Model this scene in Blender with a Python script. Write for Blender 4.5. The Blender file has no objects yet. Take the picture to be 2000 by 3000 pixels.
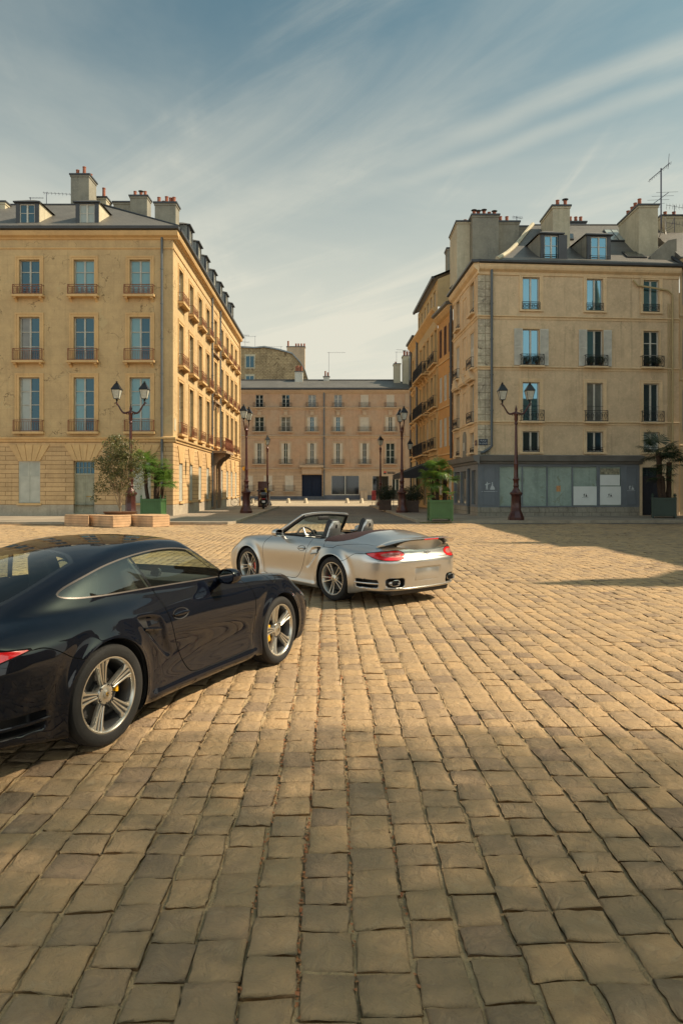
import bpy, bmesh, math, random
import numpy as np
from mathutils import Vector, Matrix
random.seed(7)
RNG = np.random.default_rng(7)
R = math.radians
scn = bpy.context.scene
COL = scn.collection
# ------------------------------------------------------------------ camera
FPX, HOR, HC = 2040.0, 1430.0, 1.71          # focal length in photo pixels, horizon row, eye height
cd = bpy.data.cameras.new("camera")
cam = bpy.data.objects.new("camera", cd); COL.objects.link(cam)
cam.location = (0, 0, HC); cam.rotation_euler = (R(90), 0, 0)
cd.sensor_fit = 'HORIZONTAL'; cd.sensor_width = 36.0
cd.lens = 36.0 * FPX / 2000.0
cd.shift_y = -(1500.0 - HOR) / 2000.0
cd.clip_start = 0.05; cd.clip_end = 3000
scn.camera = cam
# ------------------------------------------------------------------ sky and sun
SUN_EL, SUN_AZ = 44.0, 88.0                   # azimuth: degrees clockwise from +Y (camera looks along +Y)
w = bpy.data.worlds.new("World"); scn.world = w; w.use_nodes = True
nt = w.node_tree; nt.nodes.clear()
def N(nt, t, **k):
    n = nt.nodes.new(t)
    for a, b in k.items(): setattr(n, a, b)
    return n
out = N(nt, 'ShaderNodeOutputWorld'); bg = N(nt, 'ShaderNodeBackground')
sky = N(nt, 'ShaderNodeTexSky'); sky.sky_type = 'NISHITA'; sky.sun_disc = False
sky.sun_elevation = R(SUN_EL); sky.sun_rotation = R(SUN_AZ)
sky.air_density = 1.0; sky.dust_density = 2.5; sky.ozone_density = 1.0; sky.altitude = 100
tc = N(nt, 'ShaderNodeTexCoord'); sep = N(nt, 'ShaderNodeSeparateXYZ')
nt.links.new(tc.outputs['Generated'], sep.inputs[0])
# project the view direction on a high cloud layer, so cirrus streaks foreshorten towards the horizon
def M(nt, op, a, b=None, c=None, clamp=False):
    n = nt.nodes.new('ShaderNodeMath'); n.operation = op; n.use_clamp = clamp
    for i, v in enumerate((a, b, c)):
        if v is None: continue
        if isinstance(v, (int, float)): n.inputs[i].default_value = v
        else: nt.links.new(v, n.inputs[i])
    return n.outputs[0]
zc = M(nt, 'ADD', M(nt, 'MAXIMUM', sep.outputs[2], 0.0), 0.16)
comb = N(nt, 'ShaderNodeCombineXYZ')
nt.links.new(M(nt, 'DIVIDE', sep.outputs[0], zc), comb.inputs[0])
nt.links.new(M(nt, 'DIVIDE', sep.outputs[1], zc), comb.inputs[1])
def cloud(rot, sc, nscale, lo, hi, loc=(0, 0, 0), dist=0.8, det=7):
    mp = N(nt, 'ShaderNodeMapping'); mp.vector_type = 'TEXTURE'
    mp.inputs['Rotation'].default_value = (0, 0, R(rot)); mp.inputs['Scale'].default_value = sc
    mp.inputs['Location'].default_value = loc
    nt.links.new(comb.outputs[0], mp.inputs[0])
    nz = N(nt, 'ShaderNodeTexNoise'); nz.inputs['Scale'].default_value = nscale
    nz.inputs['Detail'].default_value = det; nz.inputs['Roughness'].default_value = 0.58
    nz.inputs['Distortion'].default_value = dist
    nt.links.new(mp.outputs[0], nz.inputs['Vector'])
    mr = N(nt, 'ShaderNodeMapRange'); mr.interpolation_type = 'SMOOTHSTEP'
    mr.inputs['From Min'].default_value = lo; mr.inputs['From Max'].default_value = hi
    nt.links.new(nz.outputs[0], mr.inputs[0])
    return mr.outputs[0]
c1 = cloud(-36, (3.2, .75, 1), 2.2, 0.45, 0.78, (1.3, 0.2, 0), .6)
c2 = cloud(-75, (2.2, .55, 1), 2.6, 0.50, 0.80, (4.0, 2.0, 0), 1.2)
c3 = cloud(10, (1.4, 1.2, 1), 1.1, 0.40, 0.72, (2.0, 5.0, 0), 0.5)
# two long diverging cirrus bands that climb to the upper right, frayed by noise
spc = N(nt, 'ShaderNodeSeparateXYZ'); nt.links.new(comb.outputs[0], spc.inputs[0])
wob = N(nt, 'ShaderNodeTexNoise'); wob.inputs['Scale'].default_value = 2.4; wob.inputs['Detail'].default_value = 5
nt.links.new(comb.outputs[0], wob.inputs['Vector'])
q = M(nt, 'ADD', M(nt, 'ADD', M(nt, 'MULTIPLY', spc.outputs[0], .618), M(nt, 'MULTIPLY', spc.outputs[1], .786)), M(nt, 'MULTIPLY', M(nt, 'SUBTRACT', wob.outputs[0], .5), .09))
def band(c0, slope, w_, amp):
    d = M(nt, 'ABSOLUTE', M(nt, 'SUBTRACT', M(nt, 'SUBTRACT', q, c0), M(nt, 'MULTIPLY', spc.outputs[0], slope)))
    mr = N(nt, 'ShaderNodeMapRange'); mr.interpolation_type = 'SMOOTHSTEP'; mr.inputs['From Min'].default_value = w_; mr.inputs['From Max'].default_value = 0
    nt.links.new(d, mr.inputs[0])
    fd = N(nt, 'ShaderNodeMapRange'); fd.interpolation_type = 'SMOOTHSTEP'; fd.inputs['From Min'].default_value = -.15; fd.inputs['From Max'].default_value = .45
    nt.links.new(spc.outputs[0], fd.inputs[0])
    return M(nt, 'MULTIPLY', M(nt, 'MULTIPLY', mr.outputs[0], fd.outputs[0]), amp)
bands = M(nt, 'ADD', band(1.285, .03, .060, .50), band(1.345, .10, .040, .36))
bands = M(nt, 'MULTIPLY', bands, M(nt, 'ADD', M(nt, 'MULTIPLY', c1, .5), .55))
cs = M(nt, 'ADD', M(nt, 'MULTIPLY', c1, 0.34), M(nt, 'MULTIPLY', M(nt, 'MULTIPLY', c2, c3), 0.42))
cs = M(nt, 'ADD', M(nt, 'ADD', cs, M(nt, 'MULTIPLY', c3, 0.20)), bands)
vr = N(nt, 'ShaderNodeMapRange'); vr.interpolation_type = 'SMOOTHSTEP'
vr.inputs['From Min'].default_value = .60; vr.inputs['From Max'].default_value = .14
nt.links.new(sep.outputs[2], vr.inputs[0])
fac = M(nt, 'ADD', cs, M(nt, 'MULTIPLY', vr.outputs[0], 0.92), clamp=True)
mx = N(nt, 'ShaderNodeMix'); mx.data_type = 'RGBA'
nt.links.new(fac, mx.inputs['Factor'])
tint = N(nt, 'ShaderNodeMix'); tint.data_type = 'RGBA'; tint.blend_type = 'MULTIPLY'
tint.inputs['Factor'].default_value = 1.0; tint.inputs['B'].default_value = (0.92, 1.18, 0.92, 1)
nt.links.new(sky.outputs[0], tint.inputs['A'])
nt.links.new(tint.outputs['Result'], mx.inputs['A']); 
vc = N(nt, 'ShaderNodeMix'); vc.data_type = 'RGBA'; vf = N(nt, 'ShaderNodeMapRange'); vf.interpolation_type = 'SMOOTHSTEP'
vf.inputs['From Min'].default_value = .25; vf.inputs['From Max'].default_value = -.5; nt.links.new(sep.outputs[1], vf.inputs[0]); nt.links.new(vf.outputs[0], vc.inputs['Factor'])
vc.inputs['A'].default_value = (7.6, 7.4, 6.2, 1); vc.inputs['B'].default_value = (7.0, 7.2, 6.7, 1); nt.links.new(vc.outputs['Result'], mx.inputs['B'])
# sky behind the camera scaled up, an added fill for the shaded fronts
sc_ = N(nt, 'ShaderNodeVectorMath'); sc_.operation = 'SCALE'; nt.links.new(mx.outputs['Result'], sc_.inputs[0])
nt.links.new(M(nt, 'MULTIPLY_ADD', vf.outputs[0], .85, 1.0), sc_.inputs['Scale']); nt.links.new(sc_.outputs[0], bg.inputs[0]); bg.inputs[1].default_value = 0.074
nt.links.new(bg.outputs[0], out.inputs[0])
sd = bpy.data.lights.new("sun", 'SUN'); sun = bpy.data.objects.new("sun", sd); COL.objects.link(sun)
sd.energy = 5.0; sd.angle = R(0.53); sd.color = (1.0, 0.83, 0.61)
az, el = R(SUN_AZ), R(SUN_EL)
sdir = Vector((math.sin(az) * math.cos(el), math.cos(az) * math.cos(el), math.sin(el)))
sun.rotation_euler = (-sdir).to_track_quat('-Z', 'Y').to_euler()
sun.location = sdir * 100
vs = scn.view_settings
vs.view_transform = 'Standard'; vs.look = 'None'; vs.exposure = 0.45; vs.gamma = 1.0; vs.use_curve_mapping = False
scn.cycles.max_bounces = 8; scn.cycles.transparent_max_bounces = 16
scn.cycles.use_denoising = True
# ------------------------------------------------------------------ materials
MATS = {}
def pm(name, col, rough=.75, metal=0.0, var=.12, sc=2.0, bump=.0, bsc=30.0, coat=0.0, spec=.5, det=5, **kw):
    """Principled material with noise-varied colour and a little bump, in object space"""
    if name in MATS: return MATS[name]
    m = bpy.data.materials.new(name); m.use_nodes = True; MATS[name] = m
    nt = m.node_tree; b = nt.nodes['Principled BSDF']
    b.inputs['Roughness'].default_value = rough; b.inputs['Metallic'].default_value = metal
    b.inputs['Coat Weight'].default_value = coat; b.inputs['Coat Roughness'].default_value = .03
    b.inputs['Specular IOR Level'].default_value = spec
    if kw.get('ior'): b.inputs['IOR'].default_value = kw['ior']
    tc = N(nt, 'ShaderNodeTexCoord')
    if var > 0:
        nz = N(nt, 'ShaderNodeTexNoise'); nz.inputs['Scale'].default_value = sc; nz.inputs['Detail'].default_value = det
        nt.links.new(tc.outputs['Object'], nz.inputs['Vector'])
        mr = N(nt, 'ShaderNodeMapRange'); mr.inputs['From Min'].default_value = .25; mr.inputs['From Max'].default_value = .75
        mr.inputs['To Min'].default_value = 1 - var; mr.inputs['To Max'].default_value = 1 + var
        nt.links.new(nz.outputs[0], mr.inputs[0])
        vm = N(nt, 'ShaderNodeVectorMath'); vm.operation = 'SCALE'; vm.inputs[0].default_value = col
        nt.links.new(mr.outputs[0], vm.inputs['Scale'])
        nt.links.new(vm.outputs[0], b.inputs['Base Color'])
    else:
        b.inputs['Base Color'].default_value = (*col, 1)
    if bump > 0:
        n2 = N(nt, 'ShaderNodeTexNoise'); n2.inputs['Scale'].default_value = bsc; n2.inputs['Detail'].default_value = 4
        nt.links.new(tc.outputs['Object'], n2.inputs['Vector'])
        bp = N(nt, 'ShaderNodeBump'); bp.inputs['Strength'].default_value = bump; bp.inputs['Distance'].default_value = .02
        nt.links.new(n2.outputs[0], bp.inputs['Height']); nt.links.new(bp.outputs[0], b.inputs['Normal'])
    return m

def wallmat(name, col, col2=None, stain=.25, joints=None, rough=.9, patch=None, crack=0.0, band=None):
    """weathered render or stone; joints=(w,h,offset,mortar,side) cuts masonry joints"""
    if name in MATS: return MATS[name]
    m = bpy.data.materials.new(name); m.use_nodes = True; MATS[name] = m
    nt = m.node_tree; b = nt.nodes['Principled BSDF']; b.inputs['Roughness'].default_value = rough
    b.inputs['Specular IOR Level'].default_value = .2
    geo = N(nt, 'ShaderNodeNewGeometry'); pos = geo.outputs['Position']
    def noise(scale, det=6, vec=(1, 1, 1), dist=0.0, ro=.55):
        mp = N(nt, 'ShaderNodeMapping'); mp.inputs['Scale'].default_value = vec
        nt.links.new(pos, mp.inputs[0])
        nz = N(nt, 'ShaderNodeTexNoise'); nz.inputs['Scale'].default_value = scale; nz.inputs['Detail'].default_value = det
        nz.inputs['Distortion'].default_value = dist; nz.inputs['Roughness'].default_value = ro
        nt.links.new(mp.outputs[0], nz.inputs['Vector']); return nz.outputs[0]
    def rng(v, a, c, lo=0.0, hi=1.0, sm=True):
        mr = N(nt, 'ShaderNodeMapRange')
        if sm: mr.interpolation_type = 'SMOOTHSTEP'
        mr.inputs['From Min'].default_value = a; mr.inputs['From Max'].default_value = c
        mr.inputs['To Min'].default_value = lo; mr.inputs['To Max'].default_value = hi
        nt.links.new(v, mr.inputs[0]); return mr.outputs[0]
    def mix(f, a, c, bt='MIX'):
        x = N(nt, 'ShaderNodeMix'); x.data_type = 'RGBA'; x.blend_type = bt
        for k, v in (('Factor', f), ('A', a), ('B', c)):
            if isinstance(v, (int, float)): x.inputs[k].default_value = v
            elif isinstance(v, tuple): x.inputs[k].default_value = (*v[:3], 1)
            else: nt.links.new(v, x.inputs[k])
        return x.outputs['Result']
    c2 = col2 or tuple(c * .72 for c in col)
    c = mix(rng(noise(.45, 6, dist=.6), .38, .68), col, c2)
    c = mix(rng(noise(2.3, 8, dist=.4), .35, .72, 0, stain * 1.0), c, tuple(x * .62 for x in col))
    c = mix(rng(noise(.9, 5, (2.5, 2.5, .22)), .52, .78, 0, stain), c, tuple(x * .5 for x in col))
    c = mix(rng(noise(1.6, 6, (3.2, 3.2, .16)), .56, .74, 0, stain * 1.1), c, tuple(x * .42 for x in col))
    c = mix(rng(noise(9, 8), .45, .8, 0, stain * .8), c, tuple(min(1, x * 1.3 + .03) for x in col))
    h = M(nt, 'MULTIPLY', noise(14, 8), .35)
    if patch:
        f = rng(noise(.8, 9, dist=1.2, ro=.6), .60, .64)
        c = mix(f, c, patch); h = M(nt, 'SUBTRACT', h, M(nt, 'MULTIPLY', f, .5))
    if crack > 0:
        vo = N(nt, 'ShaderNodeTexVoronoi'); vo.feature = 'DISTANCE_TO_EDGE'; vo.inputs['Scale'].default_value = .9
        nw = N(nt, 'ShaderNodeTexNoise'); nw.inputs['Scale'].default_value = 2.2; nw.inputs['Detail'].default_value = 6
        nt.links.new(pos, nw.inputs['Vector'])
        va = N(nt, 'ShaderNodeVectorMath'); va.operation = 'MULTIPLY_ADD'
        nt.links.new(nw.outputs['Color'], va.inputs[0]); va.inputs[1].default_value = (1.3, 1.3, 1.3)
        nt.links.new(pos, va.inputs[2]); nt.links.new(va.outputs[0], vo.inputs['Vector'])
        f = M(nt, 'MULTIPLY', rng(vo.outputs['Distance'], .004, .02, 1, 0), rng(noise(.7, 4), .5, .58))
        f = M(nt, 'MULTIPLY', f, crack); c = mix(f, c, tuple(x * .3 for x in col))
        h = M(nt, 'SUBTRACT', h, M(nt, 'MULTIPLY', f, 1.0))
    if joints:
        jw, jh, off, mort, side = joints[:5]
        sp = N(nt, 'ShaderNodeSeparateXYZ'); nt.links.new(pos, sp.inputs[0])
        cb = N(nt, 'ShaderNodeCombineXYZ')
        nt.links.new(M(nt, 'ADD', sp.outputs[0], sp.outputs[1]), cb.inputs[0]); nt.links.new(sp.outputs[2], cb.inputs[1])
        br = N(nt, 'ShaderNodeTexBrick'); br.inputs['Scale'].default_value = 1.0
        br.inputs['Brick Width'].default_value = jw; br.inputs['Row Height'].default_value = jh
        br.inputs['Mortar Size'].default_value = mort; br.inputs['Mortar Smooth'].default_value = .2
        br.offset = off; br.inputs['Color1'].default_value = (1, 1, 1, 1); br.inputs['Color2'].default_value = (.82, .82, .82, 1)
        br.inputs['Mortar'].default_value = (.45, .42, .38, 1); br.inputs['Bias'].default_value = -.2
        nt.links.new(cb.outputs[0], br.inputs['Vector'])
        jf = joints[5] if len(joints) > 5 else 1.0
        c = mix(jf, c, br.outputs['Color'], 'MULTIPLY')
        h = M(nt, 'SUBTRACT', h, M(nt, 'MULTIPLY', br.outputs['Fac'], 1.6 * jf))
    nt.links.new(c, b.inputs['Base Color'])
    bp = N(nt, 'ShaderNodeBump'); bp.inputs['Strength'].default_value = .5; bp.inputs['Distance'].default_value = .03
    nt.links.new(h, bp.inputs['Height']); nt.links.new(bp.outputs[0], b.inputs['Normal'])
    return m

def clearglass(name, tint=(.8, .86, .82), refl=.04, rough=0.0):
    if name in MATS: return MATS[name]
    m = bpy.data.materials.new(name); m.use_nodes = True; MATS[name] = m
    nt = m.node_tree; nt.nodes.remove(nt.nodes['Principled BSDF']); o = nt.nodes['Material Output']
    t = N(nt, 'ShaderNodeBsdfTransparent'); t.inputs[0].default_value = (*tint, 1)
    g = N(nt, 'ShaderNodeBsdfGlossy'); g.inputs['Roughness'].default_value = rough; g.inputs['Color'].default_value = (1, 1, 1, 1)
    lw = N(nt, 'ShaderNodeLayerWeight'); lw.inputs[0].default_value = .5
    f = N(nt, 'ShaderNodeMath'); f.operation = 'MULTIPLY_ADD'; f.inputs[1].default_value = .9; f.inputs[2].default_value = refl
    nt.links.new(M(nt, 'POWER', lw.outputs['Facing'], 4.0), f.inputs[0]); f.use_clamp = True
    mx = N(nt, 'ShaderNodeMixShader'); nt.links.new(f.outputs[0], mx.inputs[0])
    nt.links.new(t.outputs[0], mx.inputs[1]); nt.links.new(g.outputs[0], mx.inputs[2]); nt.links.new(mx.outputs[0], o.inputs[0])
    return m

# ------------------------------------------------------------------ mesh building
class MB:
    def __init__(s): s.v = []; s.f = []; s.m = []
    def add(s, vs, fs, mi=0, mat=None):
        o = len(s.v)
        s.v += [tuple(mat @ Vector(p)) for p in vs] if mat is not None else [tuple(p) for p in vs]
        s.f += [tuple(i + o for i in f) for f in fs]; s.m += [mi] * len(fs)
        return s
    def box(s, x0, x1, y0, y1, z0, z1, mi=0, mat=None, bev=0):
        if bev > 0:
            b = bev; P = []
            xs, ys, zs = (x0, x1), (y0, y1), (z0, z1)
            bm = bmesh.new(); vs = [bm.verts.new((x, y, z)) for x in xs for y in ys for z in zs]
            for f in ((0, 1, 3, 2), (4, 6, 7, 5), (0, 4, 5, 1), (2, 3, 7, 6), (0, 2, 6, 4), (1, 5, 7, 3)):
                bm.faces.new([vs[i] for i in f])
            bmesh.ops.recalc_face_normals(bm, faces=bm.faces)
            bmesh.ops.bevel(bm, geom=list(bm.edges), offset=b, segments=2, profile=.5, affect='EDGES')
            bm.verts.index_update()
            s.add([v.co[:] for v in bm.verts], [[v.index for v in f.verts] for f in bm.faces], mi, mat); bm.free(); return s
        vs = [(x, y, z) for x in (x0, x1) for y in (y0, y1) for z in (z0, z1)]
        return s.add(vs, [(0, 1, 3, 2), (4, 6, 7, 5), (0, 4, 5, 1), (2, 3, 7, 6), (0, 2, 6, 4), (1, 5, 7, 3)], mi, mat)
    def prism(s, pts, d, mi=0, mat=None):
        """closed outline pts (3-D, planar) pushed by vector d"""
        n = len(pts); d = Vector(d); P = [Vector(p) for p in pts]
        vs = P + [p + d for p in P]
        fs = [tuple(range(n))[::-1], tuple(range(n, 2 * n))] + [(i, (i + 1) % n, n + (i + 1) % n, n + i) for i in range(n)]
        return s.add(vs, fs, mi, mat)
    def lathe(s, prof, n=24, mi=0, mat=None, axis='Z', cap=True, a0=0, a1=2 * math.pi):
        vs = []; full = abs(a1 - a0 - 2 * math.pi) < 1e-6; k = n if full else n + 1
        for r, h in prof:
            for i in range(k):
                a = a0 + (a1 - a0) * i / n; c, q = r * math.cos(a), r * math.sin(a)
                vs.append((c, q, h) if axis == 'Z' else ((c, h, q) if axis == 'Y' else (h, c, q)))
        fs = []
        for j in range(len(prof) - 1):
            for i in range(k if full else k - 1):
                i2 = (i + 1) % k
                fs.append((j * k + i, j * k + i2, (j + 1) * k + i2, (j + 1) * k + i))
        if cap and full:
            if prof[0][0] > 1e-5: fs.append(tuple(range(k))[::-1])
            if prof[-1][0] > 1e-5: fs.append(tuple(range((len(prof) - 1) * k, len(prof) * k)))
        if axis == 'Y': fs = [f[::-1] for f in fs]
        return s.add(vs, fs, mi, mat)
    def tube(s, pts, r, n=8, mi=0, mat=None, cap=True, closed=False):
        P = [Vector(p) for p in pts]; m = len(P); rr = r if isinstance(r, (list, tuple)) else [r] * m
        vs = []; prev = None
        for i, p in enumerate(P):
            if closed: t = (P[(i + 1) % m] - P[i - 1])
            else: t = (P[min(i + 1, m - 1)] - P[max(i - 1, 0)])
            t.normalize()
            if prev is None:
                a = Vector((0, 0, 1)) if abs(t.z) < .9 else Vector((1, 0, 0)); u = t.cross(a).normalized()
            else:
                u = (prev - t * prev.dot(t))
                u = u.normalized() if u.length > 1e-6 else t.orthogonal().normalized()
            prev = u; v = t.cross(u)
            for k in range(n):
                a = 2 * math.pi * k / n; vs.append(p + (u * math.cos(a) + v * math.sin(a)) * rr[i])
        fs = []
        for i in range(m if closed else m - 1):
            j = (i + 1) % m
            for k in range(n): fs.append((i * n + k, i * n + (k + 1) % n, j * n + (k + 1) % n, j * n + k))
        if cap and not closed: fs += [tuple(range(n))[::-1], tuple(range((m - 1) * n, m * n))]
        return s.add(vs, fs, mi, mat)
    def grid(s, P, mi=0, mat=None, closeu=False):
        nu, nv = len(P), len(P[0]); vs = [p for row in P for p in row]
        fs = [(i * nv + j, ((i + 1) % nu) * nv + j, ((i + 1) % nu) * nv + j + 1, i * nv + j + 1) for i in range(nu if closeu else nu - 1) for j in range(nv - 1)]
        return s.add(vs, fs, mi, mat)
    def build(s, name, mats, parent=None, smooth=False, angle=35, recalc=False, loc=None, rot=None, tag=None):
        me = bpy.data.meshes.new(name); me.from_pydata(s.v, [], s.f)
        if not isinstance(mats, (list, tuple)): mats = [mats]
        for m in mats: me.materials.append(m)
        if len(mats) > 1: me.polygons.foreach_set('material_index', s.m)
        if recalc:
            bm = bmesh.new(); bm.from_mesh(me); bmesh.ops.recalc_face_normals(bm, faces=bm.faces); bm.to_mesh(me); bm.free()
        if smooth:
            me.polygons.foreach_set('use_smooth', [True] * len(me.polygons))
            me.set_sharp_from_angle(angle=R(angle))
        me.update()
        return link(name, me, parent, loc, rot)
def link(name, me, parent=None, loc=None, rot=None):
    o = bpy.data.objects.new(name, me); COL.objects.link(o)
    if parent is not None: o.parent = parent
    if loc is not None: o.location = loc
    if rot is not None: o.rotation_euler = rot
    return o
def thing(name, label, cat, loc=(0, 0, 0), rz=0.0, group=None):
    o = bpy.data.objects.new(name, None); COL.objects.link(o); o.empty_display_size = .2
    o.location = loc; o.rotation_euler = (0, 0, rz); return tag(o, label, cat, group)
def tag(o, label=None, cat=None, group=None, kind=None):
    if label: o['label'] = label
    if cat: o['category'] = cat
    if group: o['group'] = group
    if kind: o['kind'] = kind
    return o
def children_of(o): return [c for c in o.children]
def dup(o, parent=None, loc=None, rot=None, scale=None, label=None, group=None):
    c = o.copy(); COL.objects.link(c); c.parent = parent
    if loc is not None: c.location = loc
    if rot is not None: c.rotation_euler = rot
    if scale is not None: c.scale = scale
    if label: c['label'] = label
    if group: c['group'] = group
    for ch in children_of(o): dup(ch, c)
    return c
def textmesh(name, body, size, mat, parent, loc, rot, extrude=.002, align='CENTER', shear=0.0):
    cu = bpy.data.curves.new(name, 'FONT'); cu.body = body; cu.size = size; cu.extrude = extrude
    cu.align_x = align; cu.align_y = 'CENTER'; cu.shear = shear
    t = bpy.data.objects.new(name, cu); COL.objects.link(t)
    bpy.context.view_layer.update()
    me = bpy.data.meshes.new_from_object(t); bpy.data.objects.remove(t); me.name = name
    me.materials.clear(); me.materials.append(mat)
    return link(name, me, parent, loc, rot)
def px(x, y, Y):   # photo pixel at depth Y -> world point
    return Vector(((x - 1000) * Y / FPX, Y, HC - (y - HOR) * Y / FPX))
# ------------------------------------------------------------------ ground: base sheet, setts, street, pavements
def ground_mat(name, col, col2, bw, bh, mort=.012, bs=.6, rot=0.0, jc=(.5, .45, .38)):
    m = bpy.data.materials.new(name); m.use_nodes = True; nt = m.node_tree; b = nt.nodes['Principled BSDF']; b.inputs['Roughness'].default_value = .9
    geo = N(nt, 'ShaderNodeNewGeometry'); mp = N(nt, 'ShaderNodeMapping'); mp.inputs['Rotation'].default_value = (0, 0, rot)
    nz = N(nt, 'ShaderNodeTexNoise'); nz.inputs['Scale'].default_value = 2.5; nz.inputs['Detail'].default_value = 5
    nt.links.new(geo.outputs['Position'], nz.inputs['Vector'])
    va = N(nt, 'ShaderNodeVectorMath'); va.operation = 'MULTIPLY_ADD'; va.inputs[1].default_value = (.05, .05, 0)
    nt.links.new(nz.outputs['Color'], va.inputs[0]); nt.links.new(geo.outputs['Position'], va.inputs[2])
    nt.links.new(va.outputs[0], mp.inputs[0])
    br = N(nt, 'ShaderNodeTexBrick'); br.inputs['Scale'].default_value = 1; br.inputs['Brick Width'].default_value = bw; br.inputs['Row Height'].default_value = bh
    br.inputs['Mortar Size'].default_value = mort; br.inputs['Mortar Smooth'].default_value = .4
    br.inputs['Color1'].default_value = (*col, 1); br.inputs['Color2'].default_value = (*col2, 1); br.inputs['Mortar'].default_value = (*[a * b for a, b in zip(col, jc)], 1)
    nt.links.new(mp.outputs[0], br.inputs['Vector'])
    n2 = N(nt, 'ShaderNodeTexNoise'); n2.inputs['Scale'].default_value = .35; n2.inputs['Detail'].default_value = 7
    nt.links.new(geo.outputs['Position'], n2.inputs['Vector'])
    mr = N(nt, 'ShaderNodeMapRange'); mr.inputs['From Min'].default_value = .3; mr.inputs['From Max'].default_value = .7
    mr.inputs['To Min'].default_value = .75; mr.inputs['To Max'].default_value = 1.15; nt.links.new(n2.outputs[0], mr.inputs[0])
    vm = N(nt, 'ShaderNodeVectorMath'); vm.operation = 'SCALE'; nt.links.new(br.outputs['Color'], vm.inputs[0]); nt.links.new(mr.outputs[0], vm.inputs['Scale'])
    nt.links.new(vm.outputs[0], b.inputs['Base Color'])
    n3 = N(nt, 'ShaderNodeTexNoise'); n3.inputs['Scale'].default_value = 25; n3.inputs['Detail'].default_value = 5
    nt.links.new(geo.outputs['Position'], n3.inputs['Vector'])
    bp = N(nt, 'ShaderNodeBump'); bp.inputs['Strength'].default_value = bs; bp.inputs['Distance'].default_value = .015
    nt.links.new(M(nt, 'SUBTRACT', M(nt, 'MULTIPLY', n3.outputs[0], .5), br.outputs['Fac']), bp.inputs['Height']); nt.links.new(bp.outputs[0], b.inputs['Normal'])
    return m
def sheet(name, pts, z, mat):
    b = MB(); b.add([(x, y, z) for x, y in pts], [tuple(range(len(pts)))]); return tag(b.build(name, mat), kind='structure')
sheet('ground', [(-900, -900), (900, -900), (900, 1500), (-900, 1500)], -.06, pm('earth', (.20, .16, .11), .95, sc=.3))
street_m = ground_mat('street_setts', (.20, .165, .125), (.15, .125, .10), .22, .15, .01, .5, R(90))
sheet('street', [(-60, 33.0), (60, 33.0), (60, 300), (-60, 300)], .004, street_m)
joint_m = pm('joint_sand', (.40, .285, .155), .95, var=.35, sc=9, bump=.8, bsc=60)
def joint_bed():
    xs = np.linspace(-24, 24, 321); ys = np.linspace(-1, 34.4, 237); X, Y = np.meshgrid(xs, ys, indexing='ij'); rg = np.random.default_rng(5)
    Z = -.0165 + .010 * np.sin(X * 1.1 + .5) * np.sin(Y * .8) + .006 * np.sin(X * 2.3 + Y * 1.7) + rg.normal(0, .0028, X.shape)
    me = bpy.data.meshes.new('joint_bed'); V = np.stack([X, Y, Z], -1).reshape(-1, 3); n = len(ys)
    i = np.arange((len(xs) - 1) * (n - 1)); a = i // (n - 1) * n + i % (n - 1); F = np.stack([a, a + n, a + n + 1, a + 1], 1)
    me.from_pydata(V.tolist(), [], F.tolist()); me.polygons.foreach_set('use_smooth', [True] * len(F)); me.materials.append(joint_m); tag(link('joint_bed', me), kind='structure')
joint_bed()

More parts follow.
